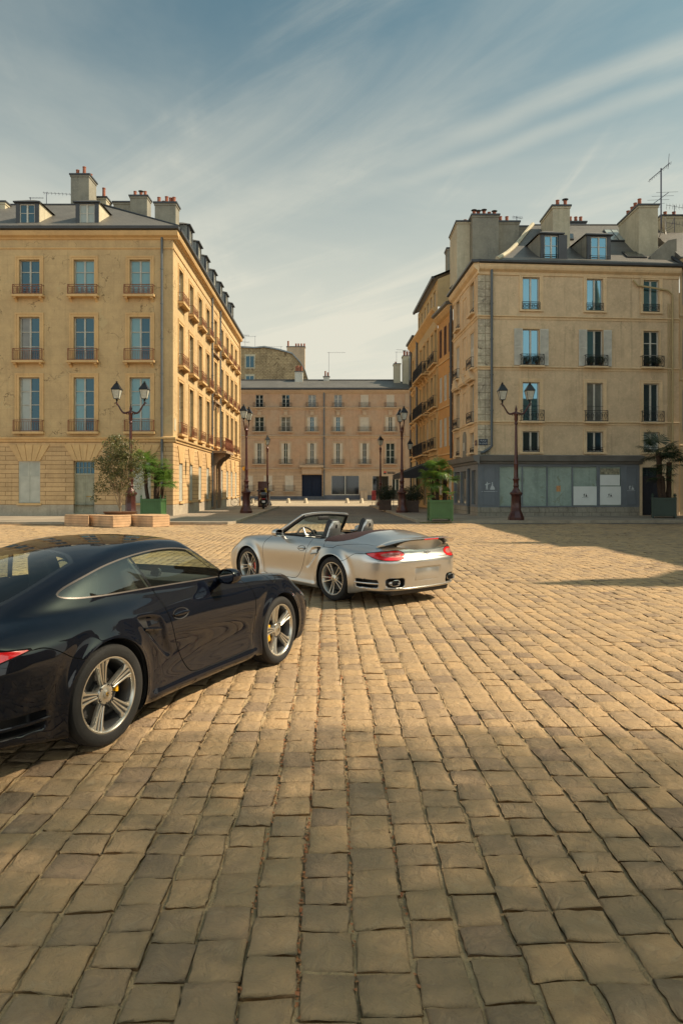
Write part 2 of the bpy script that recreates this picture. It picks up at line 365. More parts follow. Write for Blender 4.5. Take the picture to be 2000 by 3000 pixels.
# individual setts as low domes with worn, broken edges
def setts():
    W0, L0 = .196, .208; ang = R(-1.05); ca, sa = math.cos(ang), math.sin(ang)
    x0, x1, y0, y1 = -24, 24, 1.3, 33.9
    rng = np.random.default_rng(3); VS = []; FS = []; TN = []; base = 0
    ncol = int((x1 - x0) / W0)
    cx = x0 + np.arange(ncol) * W0
    # irregular column widths
    bx = np.cumsum(rng.normal(W0, .009, ncol)); bx = bx - bx[0] + x0
    for ci in range(ncol - 1):
        xl, xr = bx[ci], bx[ci + 1]; xm = (xl + xr) / 2
        # visible wedge only (with a margin for steps to the side)
        ylo = max(y0, abs(xm) / .62 - 4.0)
        if ylo > y1: continue
        n = int((y1 - ylo) / L0 * 1.15) + 5
        by = ylo - rng.uniform(0, L0) + np.cumsum(np.clip(rng.normal(L0, .020, n), .14, .27))
        by = by[by < y1]; m = len(by) - 1
        if m < 1: continue
        ya, yb = by[:-1], by[1:]
        gx = rng.uniform(.005, .011, (m, 2)); gy = rng.uniform(.003, .008, (m, 2))
        # slow wobble of the whole column edge
        wob = lambda y, c: .010 * np.sin(y * 1.1 + c * 1.7) + .004 * np.sin(y * 3.1 + c * 2.3)
        far = (ya > 15)
        for sel, k in ((~far, 7), (far, 4)):
            idx = np.nonzero(sel)[0]
            if len(idx) == 0: continue
            t = np.array([-1, -.92, -.45, 0, .45, .92, 1]) if k == 7 else np.array([-1, -.86, .86, 1]); U, Vv = np.meshgrid(t, t, indexing='ij'); U = U.ravel(); Vv = Vv.ravel(); q = len(idx)
            a, b = ya[idx] + gy[idx, 0], yb[idx] - gy[idx, 1]
            l, r = xl + gx[idx, 0], xr - gx[idx, 1]
            # corner jitter
            jl = rng.normal(0, .006, (q, 4)); 
            jx = rng.normal(0, .0055, (q, 4))
            u = (U + 1) / 2; v = (Vv + 1) / 2
            X = l[:, None] * (1 - u) + r[:, None] * u + jx[:, :1] * ((1 - u) * (1 - v)) + jx[:, 1:2] * (u * (1 - v)) + jx[:, 2:3] * (1 - u) * v + jx[:, 3:4] * u * v
            Y = a[:, None] * (1 - v) + b[:, None] * v + jl[:, :1] * ((1 - u) * (1 - v)) + jl[:, 1:2] * (u * (1 - v)) + jl[:, 2:3] * (1 - u) * v + jl[:, 3:4] * u * v
            edge = np.maximum(np.abs(U), np.abs(Vv)) > .99
            rr = (np.abs(U) ** 4 + np.abs(Vv) ** 4)[None, :]
            hz = rng.uniform(-.005, .003, (q, 1)); tx = rng.normal(0, .016, (q, 1)); ty = rng.normal(0, .014, (q, 1))
            X = X + np.where(edge, rng.normal(0, .0022, X.shape), 0); Y = Y + np.where(edge, rng.normal(0, .0022, Y.shape), 0)
            Z = hz - .0016 * rr + tx * .1 * U[None] * 1.0 + ty * .1 * Vv[None] + rng.normal(0, .0017, X.shape)
            Z = np.where(edge[None, :], Z - rng.uniform(.003, .010, X.shape), Z)
            X = X + wob(Y, ci * 0 + 1)
            # add skirt ring below the edge by pushing duplicate outline down
            P = np.stack([X, Y, Z], -1)                    # q, k*k, 3
            ring = [i * k for i in range(k)] + [(k - 1) * k + j for j in range(1, k)] + [i * k + k - 1 for i in range(k - 2, -1, -1)] + [j for j in range(k - 2, 0, -1)]
            Rg = P[:, ring].copy(); Rg[:, :, 2] = -.035
            cen = P.mean(1, keepdims=True); Rg[:, :, :2] = cen[:, :, :2] + (Rg[:, :, :2] - cen[:, :, :2]) * 1.015
            A = np.concatenate([P, Rg], 1); nv = A.shape[1]
            f = [(i * k + j, (i + 1) * k + j, (i + 1) * k + j + 1, i * k + j + 1) for i in range(k - 1) for j in range(k - 1)]
            nr = len(ring)
            f += [(ring[i], k * k + i, k * k + (i + 1) % nr, ring[(i + 1) % nr])[::-1] for i in range(nr)]
            f = np.array(f)
            off = base + np.arange(q)[:, None, None] * nv
            FS.append((f[None] + off).reshape(-1, 4)); VS.append(A.reshape(-1, 3)); base += q * nv
            tn = np.clip(rng.normal(.52, .16, q) - .25 * (rng.random(q) < .10), 0, 1); TN.append(np.repeat(tn, nv))
    V = np.concatenate(VS); F = np.concatenate(FS); T = np.concatenate(TN)
    global JOINTX; JOINTX = [(bx[c], c) for c in range(len(bx)) if -.45 < bx[c] < .45][:4], (lambda y: .010 * np.sin(y * 1.1 + 1.7) + .004 * np.sin(y * 3.1 + 2.3)), ca, sa
    # gentle unevenness of the old square, turned to the line of the street
    V[:, 2] += .010 * np.sin(V[:, 0] * 1.1 + .5) * np.sin(V[:, 1] * .8) + .006 * np.sin(V[:, 0] * 2.3 + V[:, 1] * 1.7)
    x, y = V[:, 0].copy(), V[:, 1].copy(); V[:, 0] = x * ca + y * sa * 1.0 + .06; V[:, 1] = -x * sa + y * ca
    keep = np.ones(len(F), bool)
    me = bpy.data.meshes.new('square_paving'); me.vertices.add(len(V)); me.vertices.foreach_set('co', V.astype('f').ravel())
    me.loops.add(F.size); me.loops.foreach_set('vertex_index', F.astype('i').ravel())
    me.polygons.add(len(F)); me.polygons.foreach_set('loop_start', np.arange(0, F.size, 4, dtype='i')); me.polygons.foreach_set('loop_total', np.full(len(F), 4, 'i'))
    me.polygons.foreach_set('use_smooth', np.ones(len(F), bool)); me.update(calc_edges=True)
    at = me.attributes.new('tone', 'FLOAT', 'POINT'); at.data.foreach_set('value', T.astype('f'))
    m = bpy.data.materials.new('worn_setts'); m.use_nodes = True; nt = m.node_tree; b = nt.nodes['Principled BSDF']; b.inputs['Roughness'].default_value = .72
    b.inputs['Specular IOR Level'].default_value = .35
    an = N(nt, 'ShaderNodeAttribute'); an.attribute_name = 'tone'
    cr = N(nt, 'ShaderNodeValToRGB'); e = cr.color_ramp.elements
    e[0].position = .0; e[0].color = (.185, .125, .08, 1); e[1].position = 1; e[1].color = (.53, .345, .175, 1)
    for p_, c_ in ((.22, (.27, .19, .12)), (.42, (.37, .255, .145)), (.62, (.43, .29, .155)), (.82, (.475, .31, .16))):
        q = cr.color_ramp.elements.new(p_); q.color = (*c_, 1)
    geo = N(nt, 'ShaderNodeNewGeometry')
    nz = N(nt, 'ShaderNodeTexNoise'); nz.inputs['Scale'].default_value = 9; nz.inputs['Detail'].default_value = 9; nz.inputs['Roughness'].default_value = .68; nz.inputs['Distortion'].default_value = 1.2
    nt.links.new(geo.outputs['Position'], nz.inputs['Vector'])
    big = N(nt, 'ShaderNodeTexNoise'); big.inputs['Scale'].default_value = .45; big.inputs['Detail'].default_value = 4
    nt.links.new(geo.outputs['Position'], big.inputs['Vector'])
    v = M(nt, 'ADD', M(nt, 'MULTIPLY', an.outputs['Fac'], .75), M(nt, 'MULTIPLY', nz.outputs[0], .62))
    v = M(nt, 'ADD', v, M(nt, 'MULTIPLY', M(nt, 'SUBTRACT', big.outputs[0], .5), .55)); v = M(nt, 'SUBTRACT', v, .20, clamp=True)
    nt.links.new(v, cr.inputs[0])
    # grime and pale sand rubbed over the stones
    g1 = N(nt, 'ShaderNodeTexNoise'); g1.inputs['Scale'].default_value = 3.2; g1.inputs['Detail'].default_value = 9; g1.inputs['Roughness'].default_value = .7
    nt.links.new(geo.outputs['Position'], g1.inputs['Vector'])
    gr = N(nt, 'ShaderNodeMapRange'); gr.interpolation_type = 'SMOOTHSTEP'; gr.inputs['From Min'].default_value = .50; gr.inputs['From Max'].default_value = .70; gr.inputs['To Max'].default_value = .50
    nt.links.new(g1.outputs[0], gr.inputs[0])
    gm = N(nt, 'ShaderNodeMix'); gm.data_type = 'RGBA'; gm.inputs['B'].default_value = (.20, .145, .10, 1); nt.links.new(gr.outputs[0], gm.inputs['Factor']); nt.links.new(cr.outputs[0], gm.inputs['A'])
    gs_ = N(nt, 'ShaderNodeMapRange'); gs_.interpolation_type = 'SMOOTHSTEP'; gs_.inputs['From Min'].default_value = .48; gs_.inputs['From Max'].default_value = .30; gs_.inputs['To Max'].default_value = .45
    nt.links.new(nz.outputs[0], gs_.inputs[0])
    g2 = N(nt, 'ShaderNodeMix'); g2.data_type = 'RGBA'; g2.inputs['B'].default_value = (.50, .37, .22, 1); nt.links.new(gs_.outputs[0], g2.inputs['Factor']); nt.links.new(gm.outputs['Result'], g2.inputs['A'])
    nt.links.new(g2.outputs['Result'], b.inputs['Base Color'])
    n2 = N(nt, 'ShaderNodeTexNoise'); n2.inputs['Scale'].default_value = 28; n2.inputs['Detail'].default_value = 9; n2.inputs['Roughness'].default_value = .6
    nt.links.new(geo.outputs['Position'], n2.inputs['Vector'])
    bp = N(nt, 'ShaderNodeBump'); bp.inputs['Strength'].default_value = .8; bp.inputs['Distance'].default_value = .014
    nt.links.new(M(nt, 'ADD', n2.outputs[0], M(nt, 'MULTIPLY', nz.outputs[0], 2.6)), bp.inputs['Height']); nt.links.new(bp.outputs[0], b.inputs['Normal'])
    me.materials.append(m)
    tag(link('square_paving', me), kind='structure')
setts()

pave_m = ground_mat('pavement_slabs', (.30, .245, .18), (.25, .205, .155), .9, .6, .008, .35, 0)
kerb_m = pm('kerb_stone', (.34, .28, .20), .85, var=.25, sc=3, bump=.3)
def pavement(name, pts):
    """raised pavement: outline, with a granite kerb along its first edges"""
    b = MB(); b.prism([(x, y, .0) for x, y in pts], (0, 0, .12)); tag(b.build(name, pave_m, recalc=True), kind='structure')
def kerb(pts):
    b = MB()
    for (xa, ya), (xb, yb) in zip(pts[:-1], pts[1:]):
        L = math.hypot(xb - xa, yb - ya); n = max(1, int(L / 1.1)); dx, dy = (xb - xa) / L, (yb - ya) / L
        for i in range(n):
            a, c = L * i / n + .006, L * (i + 1) / n - .006; w = .15; j = random.uniform(-.006, .006); q = random.uniform(-.012, .004)
            P = [(xa + dx * t + dy * o, ya + dy * t - dx * o, 0) for t, o in ((a, -w + .0), (c, -w), (c, w * .2 + j), (a, w * .2 + j))]
            b.prism(P, (0, 0, .128 + q))
    tag(b.build('kerb', kerb_m, recalc=True), kind='structure')
LK = [(-40, 32.75), (-5.35, 32.6), (-5.1, 33.0), (-5.5, 61.5), (-14, 66.5)]
pavement('pavement_west', [(-40, 32.9), (-5.4, 32.75), (-5.25, 33.1), (-5.62, 61.6), (-14, 66.5), (-40, 66.5)])
kerb(LK)
RK = [(2.65, 66.0), (3.72, 34.5), (4.2, 33.9), (40, 35.2)]
pavement('pavement_east', [(40, 35.35), (4.25, 34.05), (3.87, 34.6), (2.8, 66.0), (12, 66.0), (40, 66)])
kerb(RK)
pavement('pavement_far', [(-40, 92.5), (40, 92.5), (40, 96), (-40, 96)])
sheet('crossing_street', [(-60, 66.6), (60, 66.6), (60, 92.5), (-60, 92.5)], .008, ground_mat('crossing_setts', (.42, .33, .22), (.36, .29, .20), .2, .2, .008, .3, 0))
# ------------------------------------------------------------------ facades
class Facade:
    """vertical plane: origin o (x,y), runs along unit d; modules face the outside; root = the building's Empty"""
    def __init__(s, a, b, root):
        s.a = Vector((a[0], a[1], 0)); e = Vector((b[0] - a[0], b[1] - a[1], 0)); s.L = e.length; s.d = e / s.L
        s.n = Vector((s.d.y, -s.d.x, 0)); s.rz = math.atan2(s.d.y, s.d.x); s.root = root
    def P(s, u, v, w=0): return s.a + s.d * u + s.n * w + Vector((0, 0, v))
    def mat(s, u=0, v=0, w=0): return Matrix.Translation(s.P(u, v, w)) @ Matrix.Rotation(s.rz, 4, 'Z')
    def uv(s, px_, py_):
        D = Vector(((px_ - 1000) / FPX, 1, -(py_ - HOR) / FPX)); C0 = Vector((0, 0, HC))
        t = (s.a - C0).dot(s.n) / D.dot(s.n); p = C0 + D * t
        return (p - s.a).dot(s.d), p.z
    def wall(s, mb, v0, v1, holes, depth=.22, u0=0, u1=None, mi=0):
        u1 = s.L if u1 is None else u1
        hs = [h for h in holes if h[3] > v0 and h[2] < v1]
        us = sorted({u0, u1, *[q for h in hs for q in (max(h[0], u0), min(h[1], u1))]}); vs = sorted({v0, v1, *[q for h in hs for q in (max(h[2], v0), min(h[3], v1))]})
        for i in range(len(us) - 1):
            for j in range(len(vs) - 1):
                um, vm = (us[i] + us[i + 1]) / 2, (vs[j] + vs[j + 1]) / 2
                if any(h[0] < um < h[1] and h[2] < vm < h[3] for h in hs): continue
                mb.add([s.P(us[i], vs[j]), s.P(us[i + 1], vs[j]), s.P(us[i + 1], vs[j + 1]), s.P(us[i], vs[j + 1])], [(0, 1, 2, 3)], mi)
        for a, b, c, e in hs:
            c2, e2 = max(c, v0), min(e, v1)
            for q in (((a, c2), (a, e2)), ((a, e2), (b, e2)), ((b, e2), (b, c2)), ((b, c2), (a, c2))):
                (ua, va), (ub, vb) = q
                mb.add([s.P(ua, va), s.P(ub, vb), s.P(ub, vb, -depth), s.P(ua, va, -depth)], [(0, 1, 2, 3)], mi)
    def band(s, mb, v0, v1, out, u0=0, u1=None, mi=0, back=.0):
        u1 = s.L if u1 is None else u1
        mb.box(u0, u1, -out, back, v0, v1, mi, s.mat())
    def profile(s, mb, pr, u0=0, u1=None, mi=0):
        """cornice: (out, v) profile swept along the wall"""
        u1 = s.L if u1 is None else u1
        mb.grid([[s.P(u, v, o) for o, v in pr] for u in (u0, u1)], mi)
        for u in (u0, u1): mb.add([s.P(u, v, o) for o, v in pr], [tuple(range(len(pr)))], mi)

PANE = {}
def pane_mat(kind):
    if kind in PANE: return PANE[kind]
    col, rough, spec = {'dark': ((.020, .024, .026), .03, 1.0), 'sky': ((.02, .055, .075), .02, 1.0), 'teal': ((.16, .235, .22), .05, .9),
                        'blind': ((.30, .33, .30), .08, .7), 'curtain': ((.14, .14, .12), .06, .8), 'shop': ((.17, .23, .20), .25, .5), 'shopdark': ((.012, .014, .015), .05, .8)}[kind]
    m = pm('pane_' + kind, col, rough, var=.35 if kind in ('curtain', 'shop') else .12, sc=1.6 if kind == 'curtain' else 1.2, spec=spec, bump=.02, bsc=2.5)
    m.node_tree.nodes['Principled BSDF'].inputs['IOR'].default_value = {'sky': 2.2, 'dark': 1.5, 'teal': 1.55}.get(kind, 1.45)
    if kind in ('sky', 'teal', 'dark'): m.node_tree.nodes['Principled BSDF'].inputs['Specular Tint'].default_value = (.42, .80, 1.0, 1)  # blue of the reflected sky put into the tint of these panes
    PANE[kind] = m; return m
MESHC = {}
def cached(key, fn):
    if key not in MESHC: MESHC[key] = fn()
    return MESHC[key]
def mesh_of(mb, name, mats, smooth=False):
    me = bpy.data.meshes.new(name); me.from_pydata(mb.v, [], mb.f)
    for m in (mats if isinstance(mats, (list, tuple)) else [mats]): me.materials.append(m)
    if isinstance(mats, (list, tuple)) and len(mats) > 1: me.polygons.foreach_set('material_index', mb.m)
    if smooth: me.polygons.foreach_set('use_smooth', [True] * len(mb.f)); me.set_sharp_from_angle(angle=R(40))
    me.update(); return me
IRON = pm('wrought_iron', (.012, .012, .014), .5, .3, var=0)
RUST = pm('rusty_iron', (.20, .065, .028), .7, .2, var=.4, sc=9)
FRAMEW = pm('painted_joinery', (.50, .47, .40), .5, var=.1, sc=4)
FRAMEG = pm('grey_joinery', (.40, .385, .33), .55, var=.15, sc=4)
SHUT = pm('shutter_paint', (.52, .49, .42), .7, var=.2, sc=3, bump=.15)
SHUTB = pm('brown_shutter', (.16, .075, .045), .7, var=.25, sc=3)
def win(F, u, v, w, h, pane='dark', rows=3, frame=FRAMEW, rail=None, sur=None, sill=None, shut=None, rec=.17, pw=(1, 1), brack=False, rm=IRON, shm=SHUT, name='window', bars=0):
    """french window part with pane / surround / sill / railing / shutter sub-parts, origin bottom centre of the opening"""
    key = ('f', w, h, rows, frame.name, rec)
    def mk():
        b = MB(); t = .055; m_ = .045
        b.box(-w / 2, -w / 2 + t, rec, rec + .07, 0, h); b.box(w / 2 - t, w / 2, rec, rec + .07, 0, h)
        b.box(-w / 2 + t, w / 2 - t, rec, rec + .07, h - t, h); b.box(-w / 2 + t, w / 2 - t, rec, rec + .07, 0, .09)
        b.box(-.05, .05, rec - .015, rec + .05, .09, h - t)
        for k in range(1, rows): 
            z = h * k / rows
            b.box(-w / 2 + t, -.05, rec - .005, rec + .05, z - .024, z + .024); b.box(.05, w / 2 - t, rec - .005, rec + .05, z - .024, z + .024)
        for sx in (-1, 1):
            b.box(sx * (w / 2 - t) - .02, sx * (w / 2 - t) + .02, rec - .01, rec + .05, .09, h - t)
        return mesh_of(b, name, frame)
    me = cached(key, mk); o = link(name, me, F.root); o.matrix_basis = F.root.matrix_basis.inverted() @ F.mat(u, v)
    kinds = pane if isinstance(pane, tuple) else (pane, pane)
    for sx, kd in zip((-1, 1), kinds):
        def mkp(sx=sx, kd=kd):
            b = MB(); b.add([(min(0, sx * w / 2), rec + .035, 0.04), (max(0, sx * w / 2), rec + .035, 0.04), (max(0, sx * w / 2), rec + .035, h - .03), (min(0, sx * w / 2), rec + .035, h - .03)], [(0, 1, 2, 3)])
            return mesh_of(b, 'pane', pane_mat(kd))
        link('pane', cached(('p', w, h, sx, kd, rec), mkp), o)
    if sur:
        def mks():
            b = MB(); t, d, m2 = sur[0], sur[1], sur[2]
            for (a, c, dd) in ((0, t * .6, d * .55), (t * .6, t, d)):
                b.box(-w / 2 - c, -w / 2 - a, -dd, 0, 0, h + c); b.box(w / 2 + a, w / 2 + c, -dd, 0, 0, h + c)
                b.box(-w / 2 - a, w / 2 + a, -dd, 0, h + a, h + c)
            if len(sur) > 3: b.box(-w / 2 - t - .05, w / 2 + t + .05, -d - .10, 0, h + t + .05, h + t + .13); b.box(-w / 2 - t, w / 2 + t, -d - .04, 0, h + t, h + t + .05)
            return mesh_of(b, 'surround', m2)
        link('surround', cached(('s', w, h) + tuple(x if not hasattr(x, 'name') else x.name for x in sur), mks), o)
    if sill:
        def mkl():
            b = MB(); sw, sd_, sh_, m2 = sill
            b.box(-sw / 2, sw / 2, -sd_, rec, -sh_, 0.0)
            if brack:
                for sx in (-1, 1): b.prism([(sx * (sw / 2 - .16) - .07, 0, -sh_ - .26), (sx * (sw / 2 - .16) - .07, 0, -sh_), (sx * (sw / 2 - .16) - .07, -sd_ * .85, -sh_), (sx * (sw / 2 - .16) - .07, -sd_ * .8, -sh_ - .08), (sx * (sw / 2 - .16) - .07, -sd_ * .3, -sh_ - .14)], (.14, 0, 0))
            return mesh_of(b, 'sill', m2)
        link('sill', cached(('l', w, brack, sill[0], sill[1], sill[2], sill[3].name), mkl), o)
    if rail:
        def mkr():
            rw, rh, rd, style = rail; b = MB(); y = -rd; r = .011
            for z in ((.04, rh) if style != 'bar' else (rh,)): b.box(-rw / 2, rw / 2, y - .016, y + .016, z - .014, z + .014)
            if style != 'bar':
                b.box(-rw / 2, rw / 2, y - .010, y + .010, rh - .11, rh - .09)
                for sx in (-1, 1):
                    b.box(sx * rw / 2 - .014, sx * rw / 2 + .014, y - .014, y + .014, 0, rh)
                    if rd > .05: b.box(sx * rw / 2 - .012, sx * rw / 2 + .012, y, 0, rh - .014, rh + .01); b.box(sx * rw / 2 - .012, sx * rw / 2 + .012, y, 0, .03, .05)
                    if rd > .05 and style == 'plain':
                        b.box(sx * rw / 2 - .006, sx * rw / 2 + .006, y * .5 - .006, y * .5 + .006, .04, rh)
            if style == 'plain':
                n = max(6, int(rw / .095))
                for k in range(1, n): x = -rw / 2 + rw * k / n; b.box(x - .007, x + .007, y - .007, y + .007, .04, rh - .1)
            if style in ('scroll', 'greek'):
                n = max(3, int(rw / .26))
                for k in range(n):
                    c = -rw / 2 + rw * (k + .5) / n; hw = rw / n / 2; hh = (rh - .14) / 2; zc = .04 + hh + .0
                    if style == 'scroll':
                        for s2 in (-1, 1):
                            pts = [(c + s2 * (hw * .12 + hw * .62 * (1 - t / 16) * abs(math.cos(t * .42))), y, zc + (hh * .9) * math.sin(t * .42) * (1 - t / 22)) for t in range(13)]
                            b.tube(pts, .010, 4)
                        b.tube([(c, y, .04), (c, y, rh - .1)], .008, 4)
                    else:
                        for a_, e_ in ((hw * .8, hh * .85), (hw * .45, hh * .45)):
                            for q in ((-a_, a_, -e_, -e_), (-a_, a_, e_, e_)): b.box(c + q[0], c + q[1], y - .007, y + .007, zc + q[2] - .008, zc + q[2] + .008)
                            for sx in (-1, 1): b.box(c + sx * a_ - .008, c + sx * a_ + .008, y - .007, y + .007, zc - e_, zc + e_)
                        b.box(c + hw - .008, c + hw + .008, y - .008, y + .008, .04, rh - .1)
            return mesh_of(b, 'railing', rm)
        link('railing', cached(('r', rail, rm.name), mkr), o)
    if shut:
        for sx in (-1, 1):
            def mkh(sx=sx):
                b = MB(); mode = shut; lw = w / 2; z0, z1 = 0.02, h
                if mode == 'closed': xa, xb, y = (min(0, sx * w / 2) + .006, max(0, sx * w / 2) - .006, .05)
                elif mode == 'half': xa, xb, y = ((-w / 2, -w / 2 + lw * .62) if sx < 0 else (w / 2 - lw * .62, w / 2)) + (.02,)
                else: xa, xb, y = ((-w / 2 - lw, -w / 2 - .01) if sx < 0 else (w / 2 + .01, w / 2 + lw)) + (-.05,)
                b.box(xa, xb, y - .0, y + .012, z0, z1)
                for a, c in ((xa, xa + .05), (xb - .05, xb)): b.box(a, c, y - .02, y, z0, z1)
                for z in (z0, z0 + (z1 - z0) * .48, z1 - .07): b.box(xa + .05, xb - .05, y - .018, y, z, z + .07)
                n = int((z1 - z0) / .06)
                for k in range(n):
                    z = z0 + .07 + (z1 - z0 - .1) * k / n
                    if mode == 'closed' and z < z0 + (z1 - z0) * .62 and h > 2: continue
                    b.add([(xa + .05, y - .018, z), (xb - .05, y - .018, z), (xb - .05, y - .001, z + .035), (xa + .05, y - .001, z + .035)], [(0, 1, 2, 3)])
                return mesh_of(b, 'shutter', shm)
            link('shutter', cached(('h', w, h, shut, sx, shm.name), mkh), o)
    return o
def roofmat(name, col, course=.22):
    m = wallmat(name, col, tuple(c * .8 for c in col), .25, rough=.55, joints=(.28, course, .5, .012, 0, .35))
    m.node_tree.nodes['Principled BSDF'].inputs['Specular IOR Level'].default_value = .5
    return m
SLATE = roofmat('slate_roof', (.125, .115, .10)); ZINC = pm('zinc_sheet', (.20, .215, .22), .4, .5, var=.2, sc=1.5)
LEAD = pm('dark_lead', (.05, .052, .056), .45, .3, var=.2, sc=2)
POT = pm('chimney_pot', (.27, .085, .045), .8, var=.25, sc=4); REND = wallmat('grey_render', (.27, .25, .20), (.20, .19, .16), .45)
CREAMR = wallmat('cream_render', (.52, .46, .33), (.42, .37, .27), .35)
PIPE = pm('drainpipe', (.11, .12, .125), .5, .4, var=.15, sc=2)
def chimney(root, x0, x1, y0, y1, z0, z1, pots, mats=REND, pr=.13, ph=.42, name='chimney'):
    b = MB(); b.box(x0, x1, y0, y1, z0, z1); b.box(x0 - .09, x1 + .09, y0 - .09, y1 + .09, z1, z1 + .10, 1); b.box(x0 - .04, x1 + .04, y0 - .04, y1 + .04, z1 - .12, z1, 0)
    inv = root.matrix_basis.inverted()
    o = b.build(name, [mats, LEAD], root); o.matrix_basis = inv
    for (fx, fy, hh) in pots:
        p = MB(); cx, cy = x0 + (x1 - x0) * fx, y0 + (y1 - y0) * fy
        H_ = ph * abs(hh)
        p.lathe([(pr * 1.05, z1 + .10), (pr * 1.1, z1 + .14), (pr * .85, z1 + .18), (pr * .8, z1 + .1 + H_ * .9), (pr * .92, z1 + .1 + H_ * .92), (pr * .92, z1 + .1 + H_), (pr * .6, z1 + .1 + H_), (pr * .6, z1 + .1 + H_ * .7)], 12, 0, Matrix.Translation((cx, cy, 0)), cap=False)
        if hh < 0:   # metal cowl
            p.lathe([(0, z1 + .1 + H_ + .16), (pr * 1.5, z1 + .1 + H_ + .10), (pr * 1.5, z1 + .1 + H_ + .08), (0, z1 + .1 + H_ + .12)], 12, 1, Matrix.Translation((cx, cy, 0)), cap=False)
            p.tube([(cx, cy, z1 + H_), (cx, cy, z1 + H_ + .25)], .02, 5, 1)
        p.build('chimney_pot', [POT, LEAD], o, True)
    return o
def dormer(F, u, v, w, h, depth, root, pane='dark', cheek=CREAMR, face=LEAD, hipw=.18, yb=.35):
    """dormer standing on the eave: face on the wall line + set-back, cheeks run back into the roof"""
    b = MB(); fw = .22
    b.box(-w / 2 - fw, -w / 2, yb, yb + .12, 0, h); b.box(w / 2, w / 2 + fw, yb, yb + .12, 0, h); b.box(-w / 2, w / 2, yb, yb + .12, h - .14, h); b.box(-w / 2, w / 2, yb, yb + .12, 0, .10)
    for sx in (-1, 1):
        x = sx * (w / 2 + fw); b.prism([(x, yb + .12, 0), (x, yb + depth, h), (x, yb + .12, h)], (-sx * .08, 0, 0), 1)
    e = .12; z = h
    A = [(-w / 2 - fw - e, yb - e, z), (w / 2 + fw + e, yb - e, z), (w / 2 + fw + e, yb + depth + .4, z + .05), (-w / 2 - fw - e, yb + depth + .4, z + .05)]
    Bt = [(-hipw, yb + .5, z + .30), (hipw, yb + .5, z + .30), (hipw, yb + depth + 1.0, z + .32), (-hipw, yb + depth + 1.0, z + .32)]
    b.add(A + Bt, [(0, 1, 5, 4), (1, 2, 6, 5), (3, 0, 4, 7), (4, 5, 6, 7), (2, 3, 7, 6)], 2)
    b.box(-w / 2 - fw - e, w / 2 + fw + e, yb - e, yb + .12, z - .07, z, 0)
    o = b.build('dormer', [face, cheek, SLATE], root); o.matrix_basis = root.matrix_basis.inverted() @ F.mat(u, v)
    f = MB(); t = .05; hh = h - .14; y = yb + .05
    f.box(-w / 2, -w / 2 + t, y, y + .05, .1, hh); f.box(w / 2 - t, w / 2, y, y + .05, .1, hh); f.box(-w / 2 + t, w / 2 - t, y, y + .05, hh - t, hh); f.box(-w / 2 + t, w / 2 - t, y, y + .05, .1, .17)
    f.box(-.045, .045, y - .01, y + .045, .17, hh - t); f.box(-w / 2 + t, -.045, y + .01, y + .045, h * .62, h * .62 + .03); f.box(.045, w / 2 - t, y + .01, y + .045, h * .62, h * .62 + .03)
    fo = f.build('dormer_window', FRAMEW, o)
    g = MB(); g.add([(-w / 2, y + .035, .1), (w / 2, y + .035, .1), (w / 2, y + .035, hh), (-w / 2, y + .035, hh)], [(0, 1, 2, 3)])
    # third level stays a mesh of the dormer
    g.build('pane', pane_mat(pane), o)
    return o
def pipe(root, pts, r=.055, mat=PIPE, name='drainpipe'):
    b = MB(); b.tube(pts, r, 8)
    z = pts[0][2]
    for k in range(len(pts) - 1):
        p, q = Vector(pts[k]), Vector(pts[k + 1]); n = int((q - p).length / 2.2)
        for i in range(1, n + 1): c = p.lerp(q, i / (n + 1)); b.tube([c - Vector((0, 0, .03)), c + Vector((0, 0, .03))], r * 1.35, 8)
    o = b.build(name, mat, root, True); o.matrix_basis = root.matrix_basis.inverted(); return o
def wpart(b, name, mats, root, **k):
    o = b.build(name, mats, root, **k); o.matrix_basis = root.matrix_basis.inverted(); return o
def hexhash(i, k): return random.Random(i * 7919 + k).random()

# ------------------------------------------------------------------ yellow corner block on the left
OCH = wallmat('ochre_render', (.55, .39, .205), (.46, .325, .175), .30, crack=.9, patch=(.50, .37, .20), joints=(1.4, .52, .5, .006, 0, .22))
OCHR = wallmat('ochre_rustication', (.62, .41, .21), (.52, .345, .18), .4, joints=(2.3, .255, .5, .016, 0, 1.0))
OCHT = wallmat('ochre_trim', (.62, .41, .195), (.54, .35, .17), .25)
PLIN = wallmat('plinth_stone', (.42, .36, .27), (.33, .28, .22), .5)
yb_ = thing('corner_building', 'yellow ochre four-storey apartment building with iron balconies on the left of the street', 'building', (-9.67, 40, 0))
CX, CY = -9.67, 40.0; EX, EY = -10.05, 68.6
Ff = Facade((-27.4, 40), (CX, CY), yb_); Fs = Facade((CX, CY), (EX, EY), yb_)
W0 = 1.18; rowsL = [(12.79, 14.85), (9.02, 11.56), (4.95, 8.08)]
colsF = [((p - 1000) * 40 / FPX + 27.4) for p in (-78, 86, 246, 410)]
colsS = [2.1, 5.15, 8.2, 11.2, 14.5, 17.7, 20.7, 23.4, 26.1]
EAVE = 16.15
def holes(cols, w): return [(c - w / 2, c + w / 2, a, b) for c in cols for a, b in rowsL]
hf = holes(colsF, W0); hs_ = holes(colsS, W0)
gz = (.85, 3.26)
gF = [(colsF[k] - .62, colsF[k] + .62, gz[0], gz[1]) for k in (0, 1, 3)] + [(colsF[2] - .60, colsF[2] + .60, .22, 3.28)]
gS = [(c - .5, c + .5, .9, 3.2) for i, c in enumerate(colsS) if i != 4] + [(colsS[4] - .95, colsS[4] + .95, .12, 3.7)]
b = MB()
for F, H, G in ((Ff, hf, gF), (Fs, hs_, gS)):
    F.wall(b, 4.62, EAVE, H, mi=0); F.wall(b, .75, 4.35, G, .28, mi=1); F.wall(b, .0, .75, G, .28, mi=2)
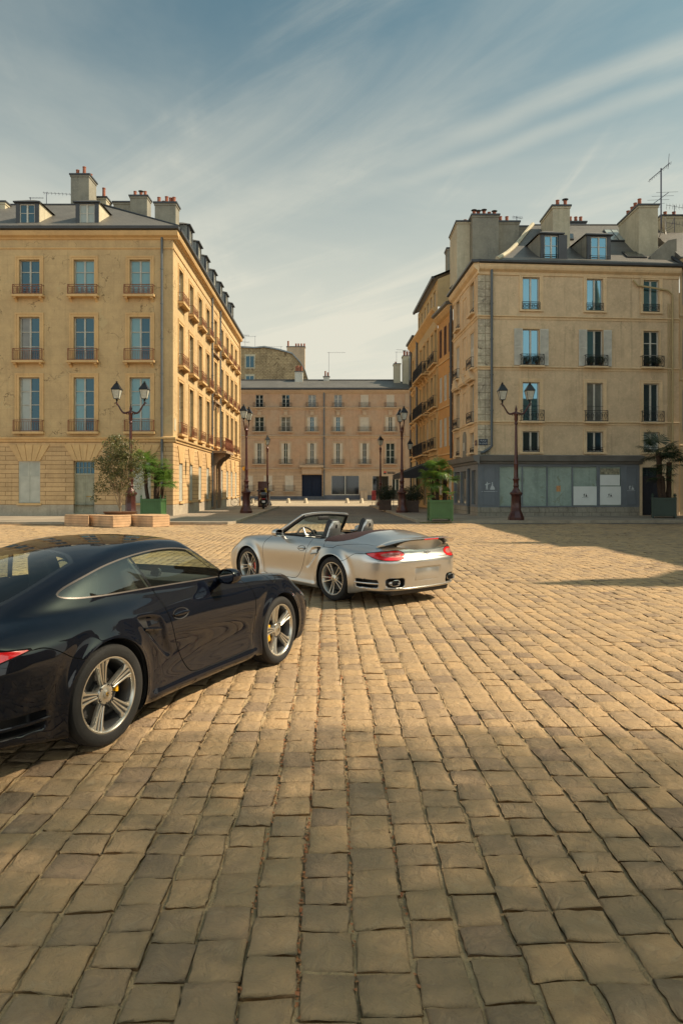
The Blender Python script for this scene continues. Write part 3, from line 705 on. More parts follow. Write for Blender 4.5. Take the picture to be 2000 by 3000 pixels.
b.box(-27.4, CX - .25, 68.35, 68.55, 0, EAVE, 0); 
b.box(-27.5, -27.4, 40.1, 68, 0, EAVE, 0)
b.add([Ff.P(0, 4.35), Ff.P(Ff.L, 4.35), Ff.P(Ff.L, 4.62), Ff.P(0, 4.62)], [(0, 1, 2, 3)], 1); b.add([Fs.P(0, 4.35), Fs.P(Fs.L, 4.35), Fs.P(Fs.L, 4.62), Fs.P(0, 4.62)], [(0, 1, 2, 3)], 1)
wpart(b, 'wall', [OCH, OCHR, PLIN], yb_)
b = MB()
for F in (Ff, Fs):
    e = .0
    F.profile(b, [(.0, 4.36), (.06, 4.38), (.08, 4.50), (.16, 4.54), (.18, 4.63), (.0, 4.68)], -0.0, F.L + (.18 if F is Ff else 0))
    F.profile(b, [(.0, 15.45), (.05, 15.47), (.05, 15.53), (.0, 15.55)])
    F.profile(b, [(.0, 15.98), (.06, 16.0), (.10, 16.08), (.28, 16.16), (.34, 16.30), (.34, 16.42), (.0, 16.46)], 0, F.L + (.34 if F is Ff else 0))
wpart(b, 'cornice', OCHT, yb_)
b = MB()
for F in (Ff, Fs):
    L2 = F.L + (.42 if F is Ff else 0)
    F.profile(b, [(-.1, 16.46), (.36, 16.44), (.48, 16.48), (.50, 16.62), (.44, 16.66), (-.1, 16.66)], 0, L2)
wpart(b, 'gutter', LEAD, yb_)
# ground floor quoined voussoirs
for F, G in ((Ff, gF), (Fs, gS)):
    for (a, c, z0, z1) in G:
        m_ = (a + c) / 2; hw = (c - a) / 2; b = MB()
        if hw > .9: continue
        b.prism([F.P(m_ - hw, z1 + .01, 0), F.P(m_ + hw, z1 + .01, 0), F.P(m_ + hw * 1.95, 4.22, 0), F.P(m_ - hw * 1.95, 4.22, 0)], F.n * .012)
        for k in range(-2, 3):
            x0, x1 = m_ + (k - .5) * hw * .40 , m_ + (k + .5) * hw * .40
            X0, X1 = m_ + (k - .5) * hw * .78, m_ + (k + .5) * hw * .78
            b.prism([F.P(x0 + .012, z1 + .01, 0), F.P(x1 - .012, z1 + .01, 0), F.P(X1 - .022, 4.22, 0), F.P(X0 + .022, 4.22, 0)], F.n * .05)
        wpart(b, 'lintel', OCHT, yb_, recalc=True)
pk = ['dark', 'teal', 'teal', 'teal', ('curtain', 'dark'), ('teal', 'dark')]
PF = {(0, 1): 'dark', (0, 2): 'teal', (0, 3): 'teal', (1, 1): ('curtain', 'dark'), (1, 2): 'dark', (1, 3): ('teal', 'dark'), (2, 1): ('blind', 'dark'), (2, 2): ('teal', 'dark'), (2, 3): 'teal'}
RAILS = ['greek', 'plain', 'plain']
for F, cols, front in ((Ff, colsF, True), (Fs, colsS, False)):
    for ci, c in enumerate(cols):
        for ri, (z0, z1) in enumerate(rowsL):
            pk_ = PF.get((ri, ci), 'dark') if front else ['dark', ('teal', 'dark'), 'curtain'][(ci * 2 + ri) % 3]
            win(F, c, z0, W0, round(z1 - z0, 2), pk_, rows=3 if ri < 2 else 4, frame=FRAMEG, rail=(1.66, .55 if ri == 0 else .66, .30 if ri < 2 else .22, RAILS[ri] if front else 'greek'), rm=RUST,
                sur=(.24, .055, OCHT) if ri else (.22, .05, OCHT), sill=(1.78, .36 if ri < 2 else .26, .13, OCHT), brack=ri < 2)
for (a, c, z0, z1) in gF[:3] + gS[:-1]:
    F = Ff if (a, c, z0, z1) in gF else Fs
    win(F, (a + c) / 2, z0, round(c - a, 3), round(z1 - z0, 3), 'dark', rows=3, shut='closed', sill=(c - a + .16, .10, .12, OCHT), shm=pm('pale_grey_shutter', (.44, .43, .36), .7, var=.15, sc=2))
# house door
def panel_door(F, u, v, w, h, mat, transom=.55, name='door', glass='dark', leaves=2, knob=True):
    b = MB(); y = .20; t = .07; hd = h - transom
    b.box(-w / 2, -w / 2 + t, y - .02, y + .08, 0, h); b.box(w / 2 - t, w / 2, y - .02, y + .08, 0, h); b.box(-w / 2 + t, w / 2 - t, y - .02, y + .08, h - t, h)
    b.box(-w / 2 + t, w / 2 - t, y - .03, y + .08, hd - .10, hd)
    lw = (w - 2 * t) / leaves
    for k in range(leaves):
        x0 = -w / 2 + t + lw * k + .006; x1 = x0 + lw - .012; b.box(x0, x1, y + .02, y + .06, 0.02, hd - .1)
        for z0, z1 in ((.12, hd * .30), (hd * .36, hd * .88)):
            for q in ((x0 + .07, x0 + .095, z0, z1), (x1 - .095, x1 - .07, z0, z1), (x0 + .07, x1 - .07, z0, z0 + .025), (x0 + .07, x1 - .07, z1 - .025, z1)): b.box(q[0], q[1], y + .004, y + .02, q[2], q[3])
    o = b.build(name, mat, F.root); o.matrix_basis = F.root.matrix_basis.inverted() @ F.mat(u, v)
    g = MB(); g.add([(-w / 2 + t, y + .05, hd), (w / 2 - t, y + .05, hd), (w / 2 - t, y + .05, h - t), (-w / 2 + t, y + .05, h - t)], [(0, 1, 2, 3)]); g.build('fanlight', pane_mat(glass), o)
    mb = MB()
    for k in range(1, 5): x = -w / 2 + t + (w - 2 * t) * k / 5; mb.box(x - .012, x + .012, y + .01, y + .04, hd, h - t)
    mb.box(-w / 2 + t, w / 2 - t, y + .01, y + .04, hd + (h - t - hd) / 2 - .012, hd + (h - t - hd) / 2 + .012); mb.build('glazing_bars', mat, o)
    if knob:
        k = MB(); k.lathe([(0, -.05), (.02, -.045), (.03, -.03), (.02, -.01), (.012, .0)], 12, 0, Matrix.Translation((.09, y, 1.0)), axis='Y', cap=False); k.box(.10, .34, y + .008, y + .02, .98, 1.03); k.build('door_knob', pm('brass', (.35, .22, .07), .4, .9, var=0), o, True)
    return o
panel_door(Ff, colsF[2], .22, 1.2, 3.06, pm('sage_door', (.30, .29, .20), .55, var=.2, sc=3, bump=.1), .72)
b = MB(); Ff.band(b, .12, .24, .35, colsF[2] - .8, colsF[2] + .8); wpart(b, 'door_step', PLIN, yb_)
panel_door(Fs, colsS[4], .12, 1.9, 3.58, pm('dark_oak_door', (.06, .045, .035), .6, var=.2), .7)
# portal with carved consoles and its big balcony
PST = wallmat('portal_stone', (.36, .25, .16), (.26, .18, .12), .5); u = colsS[4]
for sx in (-1, 1):
    b = MB(); b.box(u + sx * 1.25 - .18, u + sx * 1.25 + .18, -.22, 0, .12, 3.55, 0, Fs.mat())
    b.prism([Fs.P(u + sx * 1.25 - .16, z, w) for w, z in ((.0, 3.3), (.28, 3.5), (.45, 3.8), (.95, 4.15), (1.0, 4.36), (.0, 4.36))], Fs.d * .32); wpart(b, 'console', PST, yb_, recalc=True)
b = MB(); b.box(u - 1.95, u + 1.95, -1.15, 0, 4.37, 4.55, 0, Fs.mat()); wpart(b, 'balcony_slab', PST, yb_)
for zz, hh in ((8.3, .14), (8.9, .10), (11.95, .12)): b = MB(); b.box(u - 1.3, u + 1.3, -.24, 0, zz, zz + hh, 0, Fs.mat()); wpart(b, 'ledge', PST, yb_)
for sx in (-1, 1): b = MB(); b.prism([Fs.P(u + sx * .95 - .12, z, w) for w, z in ((.0, 7.6), (.12, 7.8), (.14, 8.1), (.28, 8.3), (.0, 8.3))], Fs.d * .24); wpart(b, 'scroll_bracket', PST, yb_, recalc=True)
b = MB(); M0 = Fs.mat()
for z in (4.62, 5.50): b.box(u - 1.9, u + 1.9, -1.10, -1.07, z, z + .03, 0, M0)
for sx in (-1, 1):
    b.box(u + sx * 1.9 - .02, u + sx * 1.9 + .02, -1.1, -.1, 5.5, 5.53, 0, M0); b.box(u + sx * 1.9 - .02, u + sx * 1.9 + .02, -1.1, -.1, 4.62, 4.65, 0, M0)
    for k in range(8): b.box(u + sx * 1.9 - .008, u + sx * 1.9 + .008, -1.08 + k * .13, -1.064 + k * .13, 4.6, 5.5, 0, M0)
for k in range(34): x = u - 1.87 + 3.74 * k / 33; b.box(x - .008, x + .008, -1.093, -1.077, 4.6, 5.5, 0, M0)
for k in range(8):
    x = u - 1.65 + 3.3 * k / 7
    for e in (.17, .1): b.tube([(x + e * math.cos(t), -1.085, 5.06 + e * 1.5 * math.sin(t)) for t in [i * math.pi / 6 for i in range(12)]], .011, 4, 0, M0, closed=True)
wpart(b, 'balcony_rail', RUST, yb_)
for ua, ub_ in ((12.75, 13.7), (15.3, 16.25)):
    b = MB(); b.box(ua, ub_, -.015, 0, 4.75, 15.9, 0, M0)
    for k in range(34): b.box(ua, ub_, -.035, -.016, .32 * k + 4.8, .32 * k + 5.1, 0, M0)
    wpart(b, 'pilaster', OCHT, yb_)
# roof: L-shaped, slate
RX, RY, RZ = -15.6, 45.6, 20.25
b = MB()
e = 16.64; A_ = (CX + .42, CY - .42, e); A2 = (-27.5, CY - .42, e); A3 = (EX + .42, EY, e)
b.add([A2, A_, (RX, RY, RZ), (-27.5, RY, RZ)], [(0, 1, 2, 3)]); b.add([A_, A3, (RX, EY, RZ), (RX, RY, RZ)], [(0, 1, 2, 3)])
b.add([(-27.5, RY, RZ), (RX, RY, RZ), (RX - 5.6, 51, e), (-27.5, 51, e)], [(0, 1, 2, 3)]); b.add([(RX, RY, RZ), (RX, EY, RZ), (RX - 5.6, EY, e), (RX - 5.6, 51, e)], [(0, 1, 2, 3)])
b.add([A3, (RX, EY, RZ), (RX - 5.6, EY, e)], [(0, 1, 2)])
wpart(b, 'roof', SLATE, yb_)
b = MB(); b.tube([(-27.5, RY, RZ + .03), (RX, RY, RZ + .05), (RX, EY, RZ + .05)], .07, 6); b.tube([A_, (RX, RY, RZ + .05)], .06, 6); wpart(b, 'ridge_cap', LEAD, yb_, smooth=True)
for pxc, hh in ((68, 1.60), (243 - 0, 1.62)):
    u = (pxc - 1000) * 40.4 / FPX + 27.4
    dormer(Ff, u + .25, 16.55, .88, 1.78, 2.6, yb_, 'blind' if pxc > 100 else 'dark')
dormer(Ff, 5.2 - 1.0, 16.55, .88, 1.78, 2.6, yb_)
for k, c in enumerate([5.15, 8.2, 11.2, 14.5, 17.7, 20.7, 24.2]): dormer(Fs, c + .3, 16.45, .80, 2.25, 2.9, yb_, ['dark', 'blind'][k % 2], cheek=pm('zinc_cheek', (.24, .245, .23), .5, .3, var=.2), yb=.08)
chimney(yb_, -17.95, -16.75, 46.2, 47.6, 18.5, 22.5, [(.25, .3, 1.0), (.62, .3, 1.5), (.85, .6, .8)])
chimney(yb_, -17.0, -16.35, 48.4, 49.4, 18.5, 21.9, [(.5, .5, 1.9)], CREAMR)
chimney(yb_, -16.1, -14.0, 49.2, 50.0, 17.5, 21.9, [], REND); chimney(yb_, -14.9, -13.7, 49.1, 50.1, 20.5, 22.3, [(.2, .4, 1), (.5, .6, -1), (.8, .4, 1)], REND)
chimney(yb_, -11.55, -10.25, 43.1, 44.0, 16.7, 19.35, [(.15, .3, .9), (.32, .6, .6), (.5, .4, 1.1), (.68, .5, 1), (.85, .4, 1)], REND)
chimney(yb_, -23.3, -21.45, 44.4, 45.2, 17, 19.95, [(.4, .5, 1)], CREAMR)
pipe(yb_, [(Ff.P(Ff.L - .62, 16.3, .08)), Ff.P(Ff.L - .62, .3, .08)], .07)
pipe(yb_, [Fs.P(12.6, 16.2, .10), Fs.P(12.6, .3, .10)], .07); pipe(yb_, [Fs.P(16.4, 16.2, .10), Fs.P(16.4, .3, .10)], .07)
pl = MB(); pl.box(.25, .62, -.03, 0, 5.05, 5.75, 0, Fs.mat()); wpart(pl, 'wall_plaque', CREAMR, yb_)

# ------------------------------------------------------------------ cream corner building on the right
CRM = wallmat('cream_stone_render', (.655, .485, .305), (.555, .41, .26), .38, crack=.25)
CRT = wallmat('cream_trim', (.72, .53, .32), (.62, .45, .27), .3)
QUO = wallmat('weathered_quoin', (.60, .52, .38), (.36, .31, .24), .9, joints=(.9, .42, .0, .016, 0, 1.0), patch=(.20, .17, .13))
SHOPF = pm('slate_blue_shopfront', (.155, .17, .185), .55, var=.18, sc=1.2, bump=.05); SHOPG = pm('grey_fascia', (.17, .16, .145), .6, var=.2, sc=1.5)
cb_ = thing('corner_building', 'cream stone corner building with blue grey closed shopfront on the right of the street', 'building', (7.73, 39.5, 0))
G0 = (7.73, 39.5); G1 = (19.57, 40.4); G2 = (7.44, 46.4)
Fr = Facade(G0, G1, cb_); Fq = Facade(G2, G0, cb_)
def rect(F, x0, x1, y0, y1):
    u0, v1 = F.uv(x0, y0); u1, v0 = F.uv(x1, y1); return (u0, u1, v0, v1)
ERz = 14.35
cxs = [(1530, 1580), (1718, 1766), (1884, 1930)]; rys = [(811.5, 907), (963, 1071), (1119, 1234), (1263, 1324)]
HR = []
for ci, (xa, xb) in enumerate(cxs):
    for ri, (ya, yb) in enumerate(rys):
        h = rect(Fr, xa, xb, ya, yb); vtop = Fr.uv(1555, ya)[1]; vbot = Fr.uv(1555, yb)[1]; HR.append((h[0], h[1], vbot, vtop, ci, ri))
HQ = []
for ci, p in enumerate((1341.5, 1383)):
    uc = Fq.uv(p, 1000)[0]
    for ri, (ya, yb) in enumerate(rys): HQ.append((uc - .5, uc + .5, Fr.uv(1555, yb)[1], Fr.uv(1555, ya)[1], ci, ri))
SH = 3.45; doorR = (Fr.uv(1881, 1400)[0], Fr.uv(1943, 1400)[0], .12, Fr.uv(1900, 1369)[1])
qd = (Fq.L - 4.6, Fq.L - 3.7, .12, 2.9)
b = MB()
Fr.wall(b, SH, ERz, [h[:4] for h in HR], .2, mi=0, u0=.72); Fq.wall(b, SH, ERz, [h[:4] for h in HQ], .2, mi=0)
Fr.wall(b, 0, SH, [doorR], .3, mi=0, u0=Fr.uv(1872, 1400)[0]); 
Fr.wall(b, SH, ERz, [], .2, mi=1, u0=0, u1=.72)
b.box(7.6, 19.57, 46.2, 46.4, 0, ERz, 0); b.box(19.3, 19.5, 40.8, 46.2, 0, ERz, 0)
wpart(b, 'wall', [CRM, QUO], cb_)
b = MB(); zb = [Fr.uv(1440, 926)[1], Fr.uv(1440, 1075)[1], Fr.uv(1440, 1236)[1]]
for F in (Fr, Fq):
    x = .30 if F is Fq else 0
    for z in zb: F.profile(b, [(0, z - .16), (.03, z - .15), (.04, z - .04), (.11, z), (.11, z + .05), (0, z + .08)], 0, F.L + (.10 if F is Fq else 0))
    F.profile(b, [(0, 13.82), (.05, 13.84), (.07, 14.0), (.24, 14.12), (.30, 14.24), (.32, 14.40), (0, 14.45)], 0, F.L + (.3 if F is Fq else 0))
wpart(b, 'cornice', CRT, cb_)
b = MB()
for F in (Fr, Fq): F.profile(b, [(-.1, 14.45), (.34, 14.43), (.45, 14.46), (.46, 14.57), (-.1, 14.60)], 0, F.L + (.42 if F is Fq else .4))
wpart(b, 'gutter', LEAD, cb_)
for (a, c, z0, z1, ci, ri) in HR:
    w_ = round(c - a, 2); h_ = round(z1 - z0, 2)
    pn = [['sky', 'sky', 'sky'], ['sky', ('sky', 'dark'), 'dark'], ['sky', 'curtain', 'dark'], ['dark', 'dark', 'blind']][ri][ci]
    o = win(Fr, (a + c) / 2, z0, w_, h_, pn, rows=1 if ri != 1 or ci < 2 else 3, frame=FRAMEW, rail=[(w_ + .04, .45, .02, 'scroll'), (w_ + .34, .62, .24, 'scroll'), (w_ + .34, .62, .24, 'scroll'), (w_ + .04, .28, .0, 'scroll')][ri], rm=IRON,
        sur=(.20, .05, CRT) if ri != 1 else (.10, .03, CRT), sill=(w_ + .4, .26 if ri in (1, 2) else .10, .10, CRT), shut='open' if ri == 1 and ci < 2 else None, rec=.12)
    if ri == 2: bb = MB(); bb.box(-w_ / 2, w_ / 2, -.01, .01, .88, .90); bb.build('guard_bar', IRON, o)
for (a, c, z0, z1, ci, ri) in HQ:
    h_ = round(z1 - z0, 2)
    win(Fq, (a + c) / 2, z0, 1.0, h_, 'curtain', rows=2, rail=(1.25, .6, .22, 'scroll') if ri in (1, 2) else (1.0, .3, .02, 'scroll'), sur=(.16, .05, CRT), sill=(1.35, .22, .1, CRT), shut='closed' if ri == 1 else None, rec=.14)
b = MB()   # pediments and blind panel between the side windows
um = sum(h[0] + h[1] for h in HQ[::4]) / 4; zt = HR[2][3]
for uu in (HQ[0][0] + .5, um, HQ[4][0] + .5):
    b.prism([Fq.P(uu - .78, zt + .30, 0), Fq.P(uu + .78, zt + .30, 0), Fq.P(uu, zt + .95, 0)], Fq.n * .30); b.box(uu - .78, uu + .78, -.26, 0, zt + .2, zt + .3, 0, Fq.mat())
wpart(b, 'pediments', CRT, cb_, recalc=True)
for z0, z1 in ((9.1, 11.0), (11.4, 13.4), (5.6, 7.6)):
    b = MB()
    for q in ((um - .55, um - .50, z0, z1), (um + .5, um + .55, z0, z1), (um - .5, um + .5, z0, z0 + .05), (um - .5, um + .5, z1 - .05, z1)): b.box(q[0], q[1], -.04, 0, q[2], q[3], 0, Fq.mat())
    wpart(b, 'wall_panel', CRT, cb_)
b = MB(); pts = [Fq.P(um - .42, 3.6)] + [Fq.P(um + .42 * math.cos(t), 4.75 + .42 * math.sin(t)) for t in [math.pi - i * math.pi / 10 for i in range(11)]] + [Fq.P(um + .42, 3.6)]
b.prism(pts, Fq.n * .06); b.prism([Fq.P(um - .16, 4.0, .06), Fq.P(um + .16, 4.0, .06), Fq.P(um + .16, 4.5, .06), Fq.P(um - .16, 4.5, .06)], Fq.n * .02, 1); wpart(b, 'arched_plaque', [REND, FRAMEW], cb_, recalc=True)
# shopfront
us0, us1 = 0.0, Fr.uv(1873, 1400)[0]; zc0, zc1 = 3.20, 3.55
b = MB(); Fr.profile(b, [(0, zc0 - .12), (.10, zc0 - .10), (.14, zc0), (.30, zc0 + .06), (.40, zc1 - .04), (.42, zc1), (0, zc1 + .06)], 0, us1 + .1)
Fq.profile(b, [(0, zc0 - .12), (.10, zc0 - .10), (.14, zc0), (.30, zc0 + .06), (.40, zc1 - .04), (.42, zc1), (0, zc1 + .06)], 0, Fq.L + .42)
wpart(b, 'shop_cornice', SHOPG, cb_)
PX = [1461, 1529, 1602, 1676, 1749, 1754, 1819]; zs0, zs1 = Fr.uv(1600, 1482)[1], Fr.uv(1600, 1367)[1]
pu = [Fr.uv(p, 1400)[0] for p in PX]
HS = [(pu[0], pu[4], zs0, zs1), (pu[5] + .02, pu[6], zs0, zs1)]
b = MB(); Fr.wall(b, .62, zc0, HS, .10, u0=0, u1=us1); b2 = MB()
HQ2 = [(Fq.L - 1.55, Fq.L - .55, .75, 2.75), (Fq.L - 2.75, Fq.L - 1.95, .14, 2.9), (Fq.L - 4.6, Fq.L - 3.1, .75, 2.75), (.4, 2.0, .75, 2.75)]
Fq.wall(b, .62, zc0, HQ2, .15); wpart(b, 'shopfront', SHOPF, cb_)
b = MB(); Fr.wall(b, 0, .62, [], .1, u0=0, u1=us1); Fq.wall(b, 0, .62, [HQ2[1]], .15); Fr.band(b, .12, .55, .05, .7, us1 - .3); wpart(b, 'shop_plinth', wallmat('rubble_plinth', (.36, .32, .25), (.27, .24, .19), .5, joints=(.6, .32, .5, .03, 0, .5)), cb_)
b = MB()
for k in (0, 1, 2, 3, 4): b.box(pu[k] - .03, pu[k] + .03, -.02, .10, zs0, zs1, 0, Fr.mat())
for k in (5, 6): b.box(pu[k] - .02, pu[k] + .05, -.02, .10, zs0, zs1, 0, Fr.mat())
Fr.band(b, zs0 - .07, zs0, .03, pu[0] - .05, pu[6] + .08, back=.1); Fr.band(b, zs1, zs1 + .06, .03, pu[0] - .05, pu[6] + .08, back=.1)
for a, c in ((.28, 1.05), (pu[6] + .28, us1 - .2)):
    for q in ((a, a + .05, .75, 2.95), (c - .05, c, .75, 2.95), (a + .05, c - .05, .75, .80), (a + .05, c - .05, 2.90, 2.95)): b.box(q[0], q[1], -.025, 0, q[2], q[3], 0, Fr.mat())
wpart(b, 'shop_mullions', SHOPF, cb_)
for k in (0, 1, 2, 3, 5):
    g = MB(); M0 = Fr.mat(); g.add([M0 @ Vector(p) for p in ((pu[k] + .03, .06, zs0), (pu[k + 1] - .03, .06, zs0), (pu[k + 1] - .03, .06, zs1), (pu[k] + .03, .06, zs1))], [(0, 1, 2, 3)])
    mm = wallmat('whitewashed_glass', (.34, .41, .35), (.26, .325, .275), .35, rough=.35, patch=(.26, .30, .23)); wpart(g, 'shop_window', mm, cb_)
for (a, c, z0, z1) in HQ2:
    g = MB(); M0 = Fq.mat(); g.add([M0 @ Vector(p) for p in ((a, .12, z0), (c, .12, z0), (c, .12, z1), (a, .12, z1))], [(0, 1, 2, 3)]); wpart(g, 'shop_window' if z0 > .5 else 'shop_door', pane_mat('shopdark' if z0 < .5 else 'curtain'), cb_)
BOARD = pm('white_board', (.70, .71, .66), .6, var=.06, sc=2)
def couple(F, u, v, s, mat, root, w=.03):
    """logo: bowing man and lady in a wide gown"""
    lady = [(.10, 0), (.62, 0), (.64, .12), (.52, .36), (.40, .50), (.42, .62), (.37, .70), (.30, .66), (.28, .52), (.18, .34), (.10, .14)]
    head = [(.34 + .07 * math.cos(t), .78 + .08 * math.sin(t)) for t in [i * math.pi / 4 for i in range(8)]]
    man = [(-.42, 0), (-.36, 0), (-.30, .30), (-.24, 0), (-.17, 0), (-.20, .40), (-.16, .60), (.12, .72), (.12, .76), (-.16, .72), (-.28, .74), (-.46, .62), (-.50, .52), (-.36, .52), (-.36, .36)]
    mh = [(-.24 + .06 * math.cos(t), .82 + .07 * math.sin(t)) for t in [i * math.pi / 4 for i in range(8)]]
    b = MB()
    for poly in (lady, head, man, mh): b.prism([F.P(u + x * s, v + z * s, w) for x, z in poly], F.n * .004)
    b.prism([F.P(u + x * s, v + z * s, w) for x, z in ((-.9, -.22), (.9, -.22), (.9, -.17), (-.9, -.17))], F.n * .003)
    return wpart(b, 'logo', mat, root, recalc=True)
LOGW = pm('white_lettering', (.50, .52, .52), .6, var=0); LOGB = pm('black_lettering', (.02, .02, .02), .6, var=0)
couple(Fr, .66, 1.62, .50, LOGW, cb_, .005); couple(Fr, us1 - .52, 1.62, .28, LOGW, cb_, .005)
for k, (xa, xb, ya, yb, lg) in enumerate(((1679, 1747, 1425, 1480, 1), (1753, 1818, 1425, 1479, 1), (1756, 1815, 1391, 1422, 0))):
    r = rect(Fr, xa, xb, ya, yb); g = MB(); g.box(r[0], r[1], .0, .03, r[2], r[3], 0, Fr.mat()); wpart(g, 'notice_board', BOARD, cb_)
    if lg: couple(Fr, (r[0] + r[1]) / 2, (r[2] + r[3]) / 2 - .05, .20, LOGB, cb_, .002)
r = rect(Fr, 1630, 1642, 1423, 1440); g = MB(); g.box(r[0], r[1], .035, .05, r[2], r[3], 0, Fr.mat()); wpart(g, 'paper_notice', pm('orange_paper', (.55, .28, .12), .7, var=.3, sc=12), cb_)
r = rect(Fr, 1756, 1815, 1372, 1390); g = MB(); g.box(r[0], r[1], .03, .05, r[2], r[3], 0, Fr.mat()); wpart(g, 'stained_glass', pm('poster_scraps', (.26, .24, .16), .5, var=.7, sc=7), cb_)
panel_door(Fr, (doorR[0] + doorR[1]) / 2, .12, doorR[1] - doorR[0], doorR[3] - .12, pm('dark_blue_door', (.012, .014, .022), .5, var=.1), .5)
# street plates
g = MB(); g.box(.05, .55, -.035, -.01, 4.15, 4.5, 0, Fr.mat()); so = wpart(g, 'street_sign', pm('sign_blue', (.015, .03, .055), .4, var=0, coat=.3), cb_)
for txt, z in (("PLACE", 4.40), ("St LOUIS", 4.25)):
    P0 = Fr.P(.30, z, .040); textmesh('lettering', txt, .12, LOGW, so, (0, 0, 0), (0, 0, 0), .001); t_ = so.children[-1]; t_.matrix_basis = Matrix.Translation(P0) @ Matrix.Rotation(Fr.rz, 4, 'Z') @ Matrix.Rotation(R(90), 4, 'X')
g = MB(); g.box(Fq.L - .62, Fq.L - .16, -.035, -.01, 4.15, 4.45, 0, Fq.mat()); so = wpart(g, 'street_sign', pm('sign_brown', (.07, .035, .03), .4, var=0), cb_)
textmesh('lettering', "RUE", .12, LOGW, so, (0, 0, 0), (0, 0, 0), .001); so.children[-1].matrix_basis = Matrix.Translation(Fq.P(Fq.L - .39, 4.3, .04)) @ Matrix.Rotation(Fq.rz, 4, 'Z') @ Matrix.Rotation(R(90), 4, 'X')
pipe(cb_, [Fr.P(.76, 14.2, .14), Fr.P(.76, 4.1, .14), Fr.P(.62, 3.95, .14), Fr.P(.3, 3.75, .14), Fr.P(.12, 3.72, .14)], .075)
CPIPE = pm('cream_pipe', (.42, .32, .16), .6, var=.1)
uE = Fr.uv(1966, 1000)[0]; pipe(cb_, [Fr.P(uE - 2.35, 13.7, .12), Fr.P(uE - 2.1, 13.4, .12), Fr.P(uE - .3, 13.15, .12), Fr.P(uE, 12.9, .12), Fr.P(uE, .4, .12)], .055, CPIPE, 'waste_pipe')
for k in (1, 2): pipe(cb_, [Fr.P(uE - .12 * k, 12.4, .08), Fr.P(uE - .12 * k, 4.4, .08)], .022, CPIPE, 'waste_pipe')
b = MB(); z0, z1 = .5, 1.0  # roof
RE = 14.58; ry_ = 46.0; rz_ = 19.1
pL, pR = Fr.P(0, RE, .4), Fr.P(Fr.L, RE, .4)
Lx = Fr.P(1.0, RE, .4); ridgeL = Vector(((1560 - 1000) * ry_ / FPX, ry_, rz_)); ridgeR = Vector(((1825 - 1000) * ry_ / FPX, ry_, rz_))
def lerp(a, c, t): return a + (c - a) * t
nseg = 8; rows = []
for i in range(nseg + 1):
    t = i / nseg; sag = -.38 * math.sin(math.pi * t) ** 1.0 * (1 - t) ** .5
    a = lerp(Lx, ridgeL, t); c = lerp(pR, ridgeR, t); rows.append([a + Vector((0, 0, sag)), lerp(a, c, .5) + Vector((0, 0, sag)), c + Vector((0, 0, sag))])
b.grid(rows); 
b.add([pR, ridgeR, Vector((20.0, 46.4, RE))], [(0, 1, 2)]); b.add([ridgeL, ridgeR, Vector((20, 52, RE)), Vector((9, 52, RE))], [(0, 1, 2, 3)])
rows2 = [[r[0], Vector((lerp(7.75, 12.3, i / nseg), 46.3, r[0].z - .0))] for i, r in enumerate(rows)]
b.grid(rows2)
b.add([pL, Lx, Vector((7.75, 46.3, RE)), Vector((7.0, 46.3, RE))], [(0, 1, 2, 3)])
wpart(b, 'roof', SLATE, cb_, smooth=False)
b = MB(); b.tube([r[0] + Vector((0, 0, .06)) for r in rows], .13, 6); wpart(b, 'verge_mortar', CREAMR, cb_, smooth=True)
b = MB(); b.tube([ridgeL, ridgeR], .07, 6); b.tube([ridgeR, pR], .09, 6); wpart(b, 'ridge_cap', LEAD, cb_, smooth=True)
for (pa, pb) in ((1596, 1637), (1733, 1781)):
    u0 = Fr.uv(pa, 760)[0]; u1 = Fr.uv(pb, 760)[0]; o = dormer(Fr, (u0 + u1) / 2 + .1, 14.5, u1 - u0, 1.95, 2.5, cb_, 'sky', cheek=REND)
    g = MB(); w_ = u1 - u0
    for z in (.55, .68, .42): g.tube([(-w_ / 2 - .08, .30, z), (w_ / 2 + .08, .30, z)], .016, 6)
    g.build('guard_bar', IRON, o)
# lead-clad block beside the first dormer, skylights
ub = Fr.uv(1655, 740)[0]; b = MB(); b.prism([Fr.P(ub - .30, z, -w) for w, z in ((.2, 14.5), (.2, 16.3), (2.2, 16.6), (3.0, 16.5))], Fr.d * .5); wpart(b, 'flue_casing', LEAD, cb_, recalc=True)
def skylight(xa, xb, t0, t1, glass, nb):
    b = MB(); n = ((ridgeR - pR).cross(pR - Lx)).normalized(); n = n if n.z > 0 else -n
    def Q(p, t): a = lerp(Lx, ridgeL, t); c = lerp(pR, ridgeR, t); s_ = -.38 * math.sin(math.pi * t) * (1 - t) ** .5; u = p; return lerp(a, c, u) + Vector((0, 0, s_)) + n * .09
    P4 = [Q(xa, t0), Q(xb, t0), Q(xb, t1), Q(xa, t1)]; b.prism(P4, -n * .12, 0); ctr = sum(P4, Vector()) / 4
    for k in range(nb):
        a, c = xa + (xb - xa) * (k + .08) / nb, xa + (xb - xa) * (k + .92) / nb
        P5 = [Q(a, t0 + .012), Q(c, t0 + .012), Q(c, t1 - .012), Q(a, t1 - .012)]; b.prism(P5, n * .012, 1)
    wpart(b, 'skylight', [LEAD, pane_mat(glass)], cb_, recalc=True)
skylight(.34, .43, .64, .76, 'dark', 1); skylight(.73, .99, .62, .86, 'blind', 4); skylight(.74, .86, .20, .36, 'dark', 1)
chimney(cb_, 8.45, 10.15, 45.0, 46.6, 14.6, 19.35, [(.12, .3, -.8), (.32, .5, -1), (.52, .4, -1), (.74, .5, 1), (.92, .4, -.8)], REND, name='chimney')
